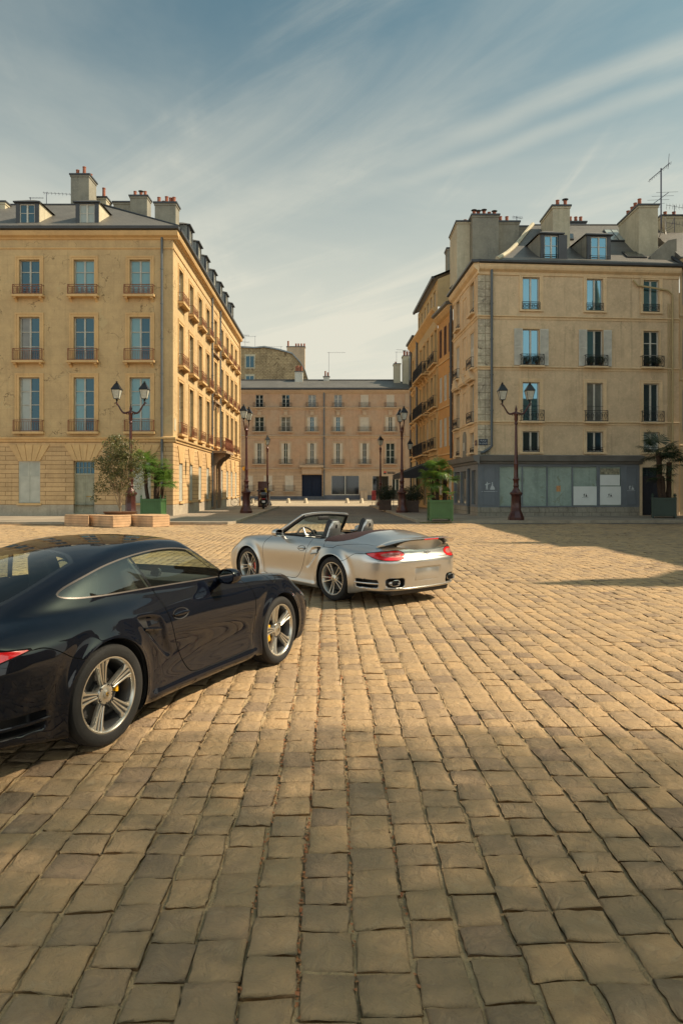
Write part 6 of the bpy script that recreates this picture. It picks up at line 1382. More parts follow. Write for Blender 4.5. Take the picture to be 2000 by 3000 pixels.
# ------------------------------------------------------------------ unseen trees, added to darken the foreground and cut the sky light
def add_shade_tree(X, Y, seed, label, h=15.5, r=7.0, n=330000):
    t = thing('added_tree', label, 'tree', (X, Y, 0), 0, 'added unseen trees that shade the foreground'); rnd = random.Random(seed); b = MB(); b.tube([(0, 0, 0), (.1, 0, 3), (0, .1, 6.5), (.1, 0, 11)], [.42, .34, .27, .16], 10)
    for k in range(12):
        a = rnd.uniform(0, 6.28); z0 = rnd.uniform(5.5, 11); L = rnd.uniform(3, 5.5); b.tube([(0, 0, z0), (math.cos(a) * L * .5, math.sin(a) * L * .5, z0 + 1.6), (math.cos(a) * L, math.sin(a) * L, z0 + rnd.uniform(2.5, 4.5))], [.13, .08, .03], 6)
    b.build('trunk', pm('added_tree_bark', (.26, .22, .15), .9, var=.4, sc=3), t, True)
    rng = np.random.default_rng(seed); u = rng.normal(size=(n, 3)); u /= np.linalg.norm(u, axis=1, keepdims=True); rr = rng.uniform(0, 1, (n, 1)) ** .55
    P = np.array([0, 0, h]) + u * rr * np.array([r, r, r * .72]); keep = np.ones(n, bool)
    P = P[keep]; m_ = len(P); a = rng.normal(size=(m_, 3)); a /= np.linalg.norm(a, axis=1, keepdims=True); c = np.cross(a, rng.normal(size=(m_, 3))); c /= np.linalg.norm(c, axis=1, keepdims=True); s_ = rng.uniform(.06, .11, (m_, 1))
    V = np.stack([P, P + a * s_ * .5 + c * s_ * .35, P + a * s_, P + a * s_ * .5 - c * s_ * .35], 1).reshape(-1, 3); F = np.arange(m_ * 4).reshape(-1, 4)
    me = bpy.data.meshes.new('crown'); me.vertices.add(len(V)); me.vertices.foreach_set('co', V.astype('f').ravel()); me.loops.add(F.size); me.loops.foreach_set('vertex_index', F.astype('i').ravel()); me.polygons.add(len(F)); me.polygons.foreach_set('loop_start', np.arange(0, F.size, 4, dtype='i')); me.polygons.foreach_set('loop_total', np.full(len(F), 4, 'i')); me.update(calc_edges=True)
    me.materials.append(PLL); at = me.attributes.new('tone', 'FLOAT', 'POINT'); at.data.foreach_set('value', np.repeat(rng.random(m_), 4).astype('f')); link('crown', me, t); return t
PLL = leafmat('added_tree_leaf', (.04, .07, .02), (.09, .12, .035), .25)
add_shade_tree(16.3, -2.0, 1, 'broad plane tree added out of view so its crown shades the foreground', 15.5, 7.6)
add_shade_tree(-6.5, -8.5, 2, 'plane tree added behind the camera on the left to block sky light', 12.5, 6.5, 90000)
add_shade_tree(1.0, -3.8, 4, 'plane tree added over the camera, nearest the cars, to block sky light', 12.5, 6.0, 160000)
add_shade_tree(8.5, -10.5, 3, 'plane tree added behind the camera on the right to block sky light', 12.5, 6.5, 90000)
# ------------------------------------------------------------------ cars: implicit body, meshed and cut into panels
_NB = {}
def ncs_basis(t, q):
    """natural cubic spline cardinal basis at q (clamped): rows for each q"""
    key = tuple(t)
    if key in _NB: t, n, h, Mx = _NB[key]
    else:
        t, n, h, Mx = _ncs_setup(t); _NB[key] = (t, n, h, Mx)
    return _ncs_eval(t, n, h, Mx, q)
def _ncs_setup(t):
    t = np.asarray(t, float); n = len(t); h = np.diff(t)
    A = np.eye(n); B = np.zeros((n, n))
    for i in range(1, n - 1):
        A[i, i - 1] = h[i - 1]; A[i, i] = 2 * (h[i - 1] + h[i]); A[i, i + 1] = h[i]
        B[i, i - 1] = 6 / h[i - 1]; B[i, i] = -6 / h[i - 1] - 6 / h[i]; B[i, i + 1] = 6 / h[i]
    return t, n, h, np.linalg.solve(A, B)
def _ncs_eval(t, n, h, Mx, q):
    q = np.clip(np.asarray(q, float), t[0], t[-1]); sh = q.shape; q = q.ravel()
    k = np.clip(np.searchsorted(t, q, side='right') - 1, 0, n - 2)
    a = (t[k + 1] - q) / h[k]; b = (q - t[k]) / h[k]
    E = np.zeros((len(q), n)); r = np.arange(len(q)); E[r, k] = a; E[r, k + 1] += b
    E += ((a ** 3 - a) * h[k] ** 2 / 6)[:, None] * Mx[k] + ((b ** 3 - b) * h[k] ** 2 / 6)[:, None] * Mx[k + 1]
    return E.reshape(sh + (n,))
class S1:
    def __init__(s, t, v): s.t, s.v = t, np.asarray(v, float)
    def __call__(s, q): return ncs_basis(s.t, q) @ s.v
class S2:
    def __init__(s, tx, ty, V): s.tx, s.ty, s.V = tx, ty, np.asarray(V, float)
    def __call__(s, x, y):
        if x.shape != y.shape or x.ndim > 1:       # separable grid: x (n,1,..) y (..,m)
            ex = ncs_basis(s.tx, x.ravel()); ey = ncs_basis(s.ty, y.ravel())
            g = ex @ s.V @ ey.T
            ax = [i for i, k in enumerate(x.shape) if k > 1][0]; ay = [i for i, k in enumerate(y.shape) if k > 1][0]
            if ax > ay: g = g.T
            shp = [1, 1, 1]; shp[ax] = x.size; shp[ay] = y.size
            return g.reshape(shp)
        return np.einsum('ni,ij,nj->n', ncs_basis(s.tx, x), s.V, ncs_basis(s.ty, y))
def smax(a, b, k):
    h = np.maximum(k - np.abs(a - b), 0) / k
    return np.maximum(a, b) + h * h * h * k / 6
def smin(a, b, k): return -smax(-a, -b, k)
def sstep(e0, e1, x):
    t = np.clip((x - e0) / (e1 - e0), 0, 1); return t * t * (3 - 2 * t)
def polysd(pts, X, Y):
    """signed distance to closed polygon, negative inside"""
    P = np.asarray(pts, float); n = len(P)
    lo, hi = P.min(0), P.max(0)
    bx = np.maximum(np.maximum(lo[0] - X, X - hi[0]), np.maximum(lo[1] - Y, Y - hi[1]))
    near = bx < .06
    if X.size > 400 and not near.all():
        out_ = bx + .02
        if near.any(): out_[near] = polysd(pts, X[near], Y[near])
        return out_
    d = np.full(X.shape, 1e9); ins = np.zeros(X.shape, bool)
    for i in range(n):
        a, b = P[i], P[(i + 1) % n]; e = b - a; wx, wy = X - a[0], Y - a[1]
        t = np.clip((wx * e[0] + wy * e[1]) / (e @ e + 1e-12), 0, 1)
        d = np.minimum(d, (wx - t * e[0]) ** 2 + (wy - t * e[1]) ** 2)
        c = ((a[1] > Y) != (b[1] > Y)); xx = a[0] + (Y - a[1]) / (b[1] - a[1] + 1e-15) * e[0]
        ins ^= c & (X < xx)
    d = np.sqrt(d); return np.where(ins, -d, d)
def smoothpoly(pts, sub=8, sharp=()):
    """closed Catmull-Rom through pts"""
    P = [np.array(p, float) for p in pts]; n = len(P); o = []
    for i in range(n):
        p0, p1, p2, p3 = P[i - 1], P[i], P[(i + 1) % n], P[(i + 2) % n]
        if i in sharp: p0 = p1
        if (i + 1) % n in sharp: p3 = p2
        for k in range(sub):
            t = k / sub; o.append(.5 * (2 * p1 + (p2 - p0) * t + (2 * p0 - 5 * p1 + 4 * p2 - p3) * t * t + (3 * p1 - p0 - 3 * p2 + p3) * t ** 3))
    return o

Bx = S1([-1.2, -.8, -.4, 0, .35, .7, 1.1, 1.5, 1.9, 2.2, 2.5, 2.8, 3.05, 3.4], [.845, .885, .918, .927, .918, .893, .875, .868, .872, .882, .880, .858, .82, .74])
Iz = [.05, .15, .25, .35, .5, .62, .72, .80, .88, .96, 1.05]
Iin = S2([-1.1, -.5, 0, .6, 1.2, 1.8, 2.35, 2.8, 3.3], Iz, [
    [.13, .06, .02, .008, .0, .004, .012, .03, .07, .13, .22],
    [.12, .05, .02, .006, .0, .002, .010, .03, .075, .14, .24],
    [.10, .035, .015, .005, .0, .0, .010, .035, .085, .155, .25],
    [.09, .035, .018, .022, .018, .006, .010, .035, .08, .14, .22],
    [.08, .030, .014, .024, .018, .002, .006, .025, .065, .12, .20],
    [.08, .030, .014, .022, .014, .002, .008, .03, .075, .14, .22],
    [.09, .035, .012, .006, .0, .0, .010, .035, .09, .17, .26],
    [.10, .040, .012, .0, .0, .006, .03, .075, .15, .24, .34],
    [.12, .06, .02, .0, .0, .02, .07, .14, .24, .34, .44]])
Ty = [0, .25, .45, .58, .68, .76, .84, .95]
Txs = [-1.2, -.95, -.7, -.4, 0, .5, 1.0, 1.5, 1.95, 2.35, 2.8, 3.1, 3.35]
def top_table(cab):
    rear = ([[.80, .795, .79, .785, .775, .76, .73, .68], [.875, .87, .865, .85, .835, .81, .77, .71],
             [.975, .97, .95, .915, .88, .85, .81, .75], [1.045, 1.035, 1.005, .955, .910, .878, .835, .775],
             [1.035, 1.03, 1.01, .98, .945, .91, .865, .81], [.945, .945, .945, .943, .94, .925, .885, .83],
             [.94, .94, .94, .94, .935, .925, .885, .83]] if cab else
            [[.80, .795, .79, .785, .775, .76, .73, .68], [.865, .86, .85, .84, .825, .805, .77, .71],
             [.93, .925, .91, .89, .87, .845, .80, .74], [.98, .97, .95, .93, .905, .875, .835, .775],
             [.985, .98, .965, .95, .93, .905, .865, .81], [.945, .945, .945, .943, .94, .925, .885, .83],
             [.94, .94, .94, .94, .935, .925, .885, .83]])
    front = [[.935, .93, .925, .92, .92, .915, .87, .81], [.895, .89, .885, .885, .893, .893, .86, .79],
             [.825, .825, .825, .842, .868, .872, .84, .76], [.735, .735, .74, .765, .793, .795, .765, .69],
             [.64, .64, .642, .66, .68, .68, .65, .59], [.52, .52, .53, .55, .56, .55, .52, .45]]
    return S2(Txs, Ty, rear + front)
TAILX = S1([.05, .15, .22, .30, .42, .52, .60, .66, .72, .78, .84, .92], [-.93, -1.04, -1.085, -1.105, -1.12, -1.135, -1.14, -1.135, -1.09, -1.065, -1.05, -1.02])
TAILY = S1([0, .3, .5, .65, .75, .82, .88, .95], [0, .012, .042, .095, .165, .25, .38, .60])
NOSEX = S1([.05, .14, .22, .32, .42, .52, .60, .70, .80, .9], [3.10, 3.20, 3.26, 3.30, 3.31, 3.29, 3.22, 3.06, 2.92, 2.8])
NOSEY = S1([0, .3, .5, .62, .72, .80, .88, .95], [0, .02, .065, .12, .19, .28, .42, .65])
Wg = S2([-.8, -.4, 0, .55, 1.05, 1.55, 2.05], [.85, .95, 1.05, 1.15, 1.25, 1.35], [
    [.62, .57, .51, .45, .38, .30], [.71, .665, .60, .54, .47, .40], [.775, .735, .68, .62, .55, .48],
    [.79, .755, .705, .648, .58, .51], [.79, .757, .705, .65, .585, .52], [.78, .745, .70, .645, .58, .51], [.77, .73, .68, .62, .55, .5]])
ROOF = S1([-1.1, -.8, -.55, -.3, -.05, .2, .5, .75, 1.05, 1.25, 1.55, 2.1], [.80, .925, 1.02, 1.105, 1.185, 1.248, 1.300, 1.318, 1.312, 1.290, 1.228, 1.04])
ROOFK = S1([-.8, -.1, .5, 1.05, 1.65], [.30, .22, .13, .11, .10])
WSL = 1.86
def ws_x(y, z): return 1.995 - (z - .92) * WSL - .30 * (np.abs(y) / .7) ** 2.2
ARCH = [(0.0, .335, .372), (2.35, .327, .362)]
INTK = smoothpoly([(.29, .80), (.50, .79), (.575, .74), (.62, .60), (.70, .47), (.62, .44), (.47, .56), (.335, .70)], 6)

class CarF:
    def __init__(s, cab): s.cab = cab; s.T = top_table(cab)
    def __call__(s, x, y, z):
        ay = np.abs(y)
        W = Bx(x) - Iin(x, z)
        # flares around the arches, rocker blade, side intake scoop
        fl = 0
        for cx, cz, Ra in ARCH:
            r = np.sqrt((x - cx) ** 2 + (z - cz) ** 2)
            fl = fl + .012 * np.exp(-((r - Ra) / .030) ** 2) - .010 * np.exp(-((r - Ra - .09) / .05) ** 2)
        W = W + fl + .016 * np.exp(-((z - .20) / .035) ** 2) * sstep(.35, .5, x) * sstep(2.02, 1.9, x)
        sc = polysd(INTK, *[np.array(q) for q in (np.broadcast_arrays(x, z))])
        W = W - .042 * sstep(.0, -.05, sc) * sstep(.72, .42, x + .25 * (z - .6))
        side = (ay - W)
        top = (z - s.T(x, ay)) * .97
        body = smax(side, top, .13)
        tail = (TAILX(z) + TAILY(ay) - x) * .93
        body = smax(body, tail, .085)
        nose = (x - NOSEX(z) + NOSEY(ay)) * .85
        body = smax(body, nose, .10)
        bot = (.145 + .08 * sstep(-.3, -.8, x)) - z
        body = smax(body, bot, .05)
        # licence recess, tail pipe pockets, rear side vents
        def rbox(cx, cy, cz, hx, hy, hz, r, yy):
            q = [np.abs(x - cx) - hx + r, np.abs(yy - cy) - hy + r, np.abs(z - cz) - hz + r]
            q = np.broadcast_arrays(*q)
            return np.sqrt(sum(np.maximum(k, 0) ** 2 for k in q)) + np.minimum(np.maximum(np.maximum(q[0], q[1]), q[2]), 0) - r
        body = smax(body, -rbox(-1.20, 0, .452, .09, .275, .098, .02, y), .02)
        body = smax(body, -rbox(-1.12, .60, .345, .16, .155, .066, .045, ay), .012)
        body = smax(body, -rbox(-.70, .88, .335, .18, .13, .055, .02, ay), .015)
        # slot below the front air dam is left plain
        if s.cab: return body
        g = (ay - Wg(x, z))
        rt = (z - (ROOF(x) - ROOFK(x) * ay ** 2)) * .93
        g = smax(g, rt, .11)
        g = smax(g, (x - ws_x(ay, z)) / 2.12, .035)
        g = smax(g, .80 - z, .02)
        return smin(body, g, .05)

def surface_nets(F, lo, hi, h):
    ax = [np.arange(lo[i], hi[i] + h, h) for i in range(3)]
    V = F(ax[0][:, None, None], ax[1][None, :, None], ax[2][None, None, :])
    nx, ny, nz = V.shape; sgn = V < 0
    cnt = np.zeros((nx - 1, ny - 1, nz - 1)); acc = np.zeros((nx - 1, ny - 1, nz - 1, 3))
    faces = []
    for d in range(3):
        sl0 = [slice(None)] * 3; sl1 = [slice(None)] * 3; sl0[d] = slice(0, -1); sl1[d] = slice(1, None)
        a, b = V[tuple(sl0)], V[tuple(sl1)]
        I = np.argwhere((a < 0) != (b < 0))
        va, vb = a[tuple(I.T)], b[tuple(I.T)]; t = va / (va - vb)
        p = np.stack([ax[k][I[:, k]] for k in range(3)], 1); p[:, d] += t * h
        o1, o2 = (d + 1) % 3, (d + 2) % 3
        quad = []
        for s1, s2 in ((0, 0), (-1, 0), (-1, -1), (0, -1)):
            c = I.copy(); c[:, o1] += s1; c[:, o2] += s2
            np.add.at(acc, tuple(c.T), p); np.add.at(cnt, tuple(c.T), 1); quad.append(c)
        fl = va < 0
        faces.append((quad, fl))
    idx = -np.ones(cnt.shape, int); act = cnt > 0; idx[act] = np.arange(act.sum())
    P = acc[act] / cnt[act][:, None]; FS = []
    for quad, fl in faces:
        q = np.stack([idx[tuple(c.T)] for c in quad], 1)
        q = np.where(fl[:, None], q, q[:, ::-1]); FS.append(q)
    return P, np.vstack(FS)

class Pool:
    """shared vertices; panels are lists of faces cut along level sets"""
    def __init__(s, F, h=.016):
        s.F = F
        P, Q = surface_nets(F, (-1.30, -1.0, .06), (3.42, 1.0, 1.36), h)
        for _ in range(3): P = s.proj(P, .5 * h)
        s.P = [tuple(p) for p in P]; s.faces = [tuple(q) for q in Q.tolist()]
        s.off = {}
    def grad(s, P, e=.004):
        g = np.zeros_like(P)
        for k in range(3):
            a = P.copy(); b = P.copy(); a[:, k] += e; b[:, k] -= e
            g[:, k] = (s.F(a[:, 0], a[:, 1], a[:, 2]) - s.F(b[:, 0], b[:, 1], b[:, 2])) / (2 * e)
        return g
    def proj(s, P, lim=.01):
        g = s.grad(P); f = s.F(P[:, 0], P[:, 1], P[:, 2]); st = -(f / np.maximum((g * g).sum(1), .05))[:, None] * g
        l = np.linalg.norm(st, axis=1, keepdims=True); st *= np.minimum(1, lim / np.maximum(l, 1e-9)); return P + st
    def arr(s): return np.array(s.P)
    def split(s, faces, gfun):
        """-> (inside g<0, outside). new verts go to the pool"""
        P = s.arr(); g = gfun(P); g = np.where(np.abs(g) < 2e-4, np.where(g < 0, -2e-4, 2e-4), g)
        neg = g < 0; cache = {}; new = []; ins, outs = [], []
        base = len(s.P)
        for f in faces:
            n = sum(1 for i in f if neg[i])
            if n == len(f): ins.append(f); continue
            if n == 0: outs.append(f); continue
            a, b = [], []
            for k, i in enumerate(f):
                j = f[(k + 1) % len(f)]
                (a if neg[i] else b).append(i)
                if neg[i] != neg[j]:
                    key = (i, j) if i < j else (j, i)
                    if key not in cache:
                        t = g[i] / (g[i] - g[j]); cache[key] = base + len(new); new.append(P[i] * (1 - t) + P[j] * t)
                    a.append(cache[key]); b.append(cache[key])
            if len(a) > 2: ins.append(tuple(a))
            if len(b) > 2: outs.append(tuple(b))
        if new:
            NP = s.proj(np.array(new), .004); s.P += [tuple(p) for p in NP]
        return ins, outs

def mk_part(pool, P, Nrm, groups, name, mats, parent, flat=()):
    """groups: list of (faces, material index)"""
    used = {}; vs = []; fs = []; mi = []
    for faces, m in groups:
        for f in faces:
            o = []
            for i in f:
                if i not in used: used[i] = len(vs); vs.append(i)
                o.append(used[i])
            fs.append(o); mi.append(m)
    if not fs: return None
    me = bpy.data.meshes.new(name); me.from_pydata([tuple(P[i]) for i in vs], [], fs)
    for m in mats: me.materials.append(m)
    me.polygons.foreach_set('material_index', mi); me.polygons.foreach_set('use_smooth', [True] * len(mi))
    ln = []
    pn = [p.normal.copy() for p in me.polygons]
    for k, f in enumerate(fs):
        for i in f: ln.append(tuple(pn[k]) if mi[k] in flat else tuple(Nrm[vs[i]]))
    me.normals_split_custom_set(ln); me.update()
    return link(name, me, parent)

def rim_mesh(style, Rr, wd):
    """wheel face; axle along Y, outer side +Y. style 'five' grooved spokes / 'twin' split dark wheel"""
    f = MB(); yo = wd / 2
    bar = [(Rr + .008, yo - .016), (Rr + .007, yo - .008), (Rr - .002, yo - .008), (Rr - .010, yo - .016), (Rr - .014, yo - .03), (Rr - .026, yo - .05), (Rr - .03, -yo + .06), (Rr - .008, -yo + .02), (Rr + .004, -yo + .01)]
    k_ = 4 if style == 'twin' else 5; f.lathe(bar[:k_], 48, 0, axis='Y', cap=False)
    f.lathe(bar[k_ - 1:], 48, 2 if style == 'five' else 1, axis='Y', cap=False)

    def spoke(a, w0, w1, l0, l1, r0, r1, d0, d1, th, mi_top, mi_side):
        # tapered bar from radius r0 to r1, lateral offset l0 -> l1, face depth d0 -> d1
        ca, sa = math.cos(a), math.sin(a)
        def P(r, l, y): return (r * ca - l * sa, y, r * sa + l * ca)
        n = 5; rows = []
        for i in range(n + 1):
            t = i / n; r = r0 + (r1 - r0) * t; l = l0 + (l1 - l0) * t; w = (w0 + (w1 - w0) * t) / 2
            y = d0 + (d1 - d0) * (t ** 1.6); b = min(.003, w * .4)
            rows.append([P(r, l - w * 1.15, y - th), P(r, l - w, y - b), P(r, l - w + b, y), P(r, l + w - b, y), P(r, l + w, y - b), P(r, l + w * 1.15, y - th)])
        o = len(f.v); vs = [p for rr in rows for p in rr]
        fs, mm = [], []
        for i in range(n):
            for j in range(5):
                fs.append((i * 6 + j, i * 6 + j + 1, (i + 1) * 6 + j + 1, (i + 1) * 6 + j)); mm.append(mi_top if j in (1, 2, 3) else mi_side)
        f.v += vs; f.f += [tuple(k + o for k in q) for q in fs]; f.m += mm
    ho, hd = yo - .014, yo - .038
    for k in range(5):
        a = math.pi / 2 + k * 2 * math.pi / 5
        if style == 'five':
            spoke(a, .036, .084, 0, 0, .045, Rr - .008, hd - .007, ho - .008, .03, 2, 0)
            spoke(a, .011, .019, .013, .036, .075, Rr - .004, hd, ho, .014, 0, 0)
            spoke(a, .011, .019, -.013, -.036, .075, Rr - .004, hd, ho, .014, 0, 0)
            spoke(a, .008, .018, 0, 0, .085, Rr - .004, hd, ho - .001, .014, 0, 0)
            # webs that fan out to meet the rim
            spoke(a, .01, .03, .03, .062, Rr - .05, Rr - .004, ho - .008, ho - .004, .02, 0, 0)
            spoke(a, .01, .03, -.03, -.062, Rr - .05, Rr - .004, ho - .008, ho - .004, .02, 0, 0)
        else:
            spoke(a, .012, .018, .018, .038, .062, Rr - .006, hd, ho, .032, 0, 1)
            spoke(a, .012, .018, -.018, -.038, .062, Rr - .006, hd, ho, .032, 0, 1)
    f.lathe([(0, hd + .004), (.028, hd + .003), (.034, hd - .001), (.062, hd - .003), (.072, hd - .014), (.075, hd - .05)], 32, 0 if style == 'five' else 1, axis='Y', cap=False)
    return f
def tyre_mesh(Rt, Rr, wd):
    t = MB(); y = wd / 2; pr = []
    pr += [(Rr - .002, y - .02), (Rr + .006, y - .008), (Rr + .014, y - .002), (Rr + .018, y - .001), (Rr + .022, y), (Rt - .045, y + .004), (Rt - .028, y), (Rt - .014, y - .008), (Rt - .004, y - .024), (Rt - .001, y - .04)]
    cur = y - .04; gs = [y * .52, y * .16]
    for gc in gs: pr += [(Rt, gc + .007), (Rt - .007, gc + .0055), (Rt - .007, gc - .0055), (Rt, gc - .007)]
    full = pr + [(r, -yy) for r, yy in pr[::-1]]
    t.lathe(full, 72, 0, axis='Y', cap=False)
    return t
def make_wheel(style, Rt, wd, parent, loc, outward, cal, mats):
    Rr = .243
    wob = tyre_mesh(Rt, Rr, wd).build('wheel', mats['tyre'], parent, True, 28)
    wob.location = loc; wob.rotation_euler = (0, 0, 0 if outward > 0 else math.pi)
    wob.rotation_euler.rotate_axis('Y', mats.get('spin', 0.3))
    rim = rim_mesh(style, Rr, wd).build('rim', [mats['rim'], mats['rimdark'], mats['rimgrey']], wob, True, 40)
    yo = wd / 2; c = MB(); hd = yo - .038
    c.lathe([(0, hd + .010), (.022, hd + .009), (.028, hd + .006), (.029, hd + .002)], 24, 0, axis='Y', cap=False)
    sh = [(-.013, .014), (0, .018), (.013, .014), (.011, -.004), (0, -.018), (-.011, -.004)]
    c.prism([(a, hd + .010, b) for a, b in sh], (0, .0015, 0), 1)
    c.prism([(-.011, hd + .0118, .012), (0, hd + .0118, .012), (0, hd + .0118, 0), (-.011, hd + .0118, 0)], (0, .0006, 0), 2)
    c.prism([(0, hd + .0118, 0), (.010, hd + .0118, 0), (.009, hd + .0118, -.005), (0, hd + .0118, -.014)], (0, .0006, 0), 2)
    c.build('centre_cap', [mats['cap'], mats['gold'], mats['black']], rim, True, 40)
    for k in range(5):
        a = math.pi / 2 + math.pi / 5 + k * 2 * math.pi / 5; lb = MB()
        mt = Matrix.Translation((.056 * math.cos(a), 0, .056 * math.sin(a)))
        lb.lathe([(.0, hd - .003), (.0125, hd - .002), (.0125, hd - .008)], 12, 0, axis='Y', mat=mt, cap=False)
        lb.build('lug_bolt', mats['black'], rim, True)
    d = MB(); dy = yo - .115
    d.lathe([(.06, dy), (.06, dy + .03), (.085, dy + .03), (.088, dy), (.175, dy), (.175, dy - .03), (.06, dy - .03)], 40, 0, axis='Y', cap=False)
    d.build('brake_disc', mats['disc'], wob, True, 30)
    b = MB(); b.lathe([(.05, dy - .05), (Rr - .035, dy - .06)], 40, 0, axis='Y', cap=False)
    b.build('hub_backing', mats['black'], wob)
    # caliper does not turn with the wheel: part of the car
    k = MB(); pr = [(.125, dy + .012), (.128, dy + .034), (.150, dy + .048), (.180, dy + .046), (.196, dy + .03), (.198, dy - .03), (.13, dy - .03)] if wd < .25 else [(.135, dy + .012), (.14, dy + .03), (.16, dy + .034), (.17, dy + .02), (.17, dy - .02)]
    k.lathe(pr + pr[:1], 14, 0, axis='Y', cap=False, a0=cal[0], a1=cal[1])
    if wd < .25: k.v = [(a_, b_ + .028, c_) for a_, b_, c_ in k.v]
    co = k.build('brake_caliper', mats['cal'], parent, True, 30, loc=loc, rot=(0, 0, 0 if outward > 0 else math.pi))
    return wob

def seat(parent, x, y, mats, cab):
    s = MB()
    def cushion(sections, mi):   # sections of rounded boxes along a path
        rows = []
        for (cx, cz, nx, nz, hw, th) in sections:
            row = []
            for k in range(17):
                a = 2 * math.pi * k / 16; c, q = math.cos(a), math.sin(a)
                u = hw * math.copysign(abs(c) ** .45, c); t = th * math.copysign(abs(q) ** .6, q)
                t += .035 * (abs(u) / hw) ** 3 if q > -.1 else 0
                row.append((cx + nx * t, u, cz + nz * t))
            rows.append(row)
        s.grid(rows, mi); n = len(rows)
        s.add(rows[0], [tuple(range(16))], mi); s.add(rows[-1], [tuple(range(16))[::-1]], mi)
    cushion([(.50, .30, 0, 1, .20, .06), (.35, .32, 0, 1, .25, .08), (.05, .30, 0, 1, .25, .08), (-.02, .30, 0, 1, .22, .07)], 0)
    q = (.94, .34)
    cushion([(-.02, .30, q[0], q[1], .20, .05), (-.05, .40, q[0], q[1], .25, .075), (-.14, .66, q[0], q[1], .26, .075), (-.20, .84, q[0], q[1], .21, .065),
             (-.235, .94, q[0], q[1], .150, .058), (-.262, 1.06, q[0], q[1], .130, .055), (-.285, 1.15, q[0], q[1], .112, .048), (-.293, 1.19, q[0], q[1], .075, .028)], 0)
    o = s.build('seat', mats['leather'], parent, True, 60, loc=(x, y, 0))
    if cab:   # silver hard shell on the back of the backrest
        rows = []
        for (cx, cz, hw, th) in [(-.05, .40, .25, .075), (-.13, .63, .255, .08), (-.20, .84, .20, .08), (-.24, .94, .150, .072), (-.266, 1.06, .128, .068), (-.287, 1.145, .108, .06), (-.297, 1.182, .07, .035)]:
            rows.append([(cx - .94 * th * (math.cos(t * 1.45) ** .5) - .002, hw * math.sin(t * 1.5) * .97, cz - .34 * th * math.cos(t)) for t in [-1 + k / 8 for k in range(17)]])
        b = MB(); b.grid(rows); sh = b.build('seat_shell', mats['paint'], o, True, 60)
        em = MB(); em.prism([(-.334, -.018, 1.055), (-.334, .018, 1.055), (-.338, .021, 1.09), (-.342, .012, 1.115), (-.342, -.012, 1.115), (-.338, -.021, 1.09)], (-.006, 0, 0))
        em.build('badge', mats['black'], sh)
    return o

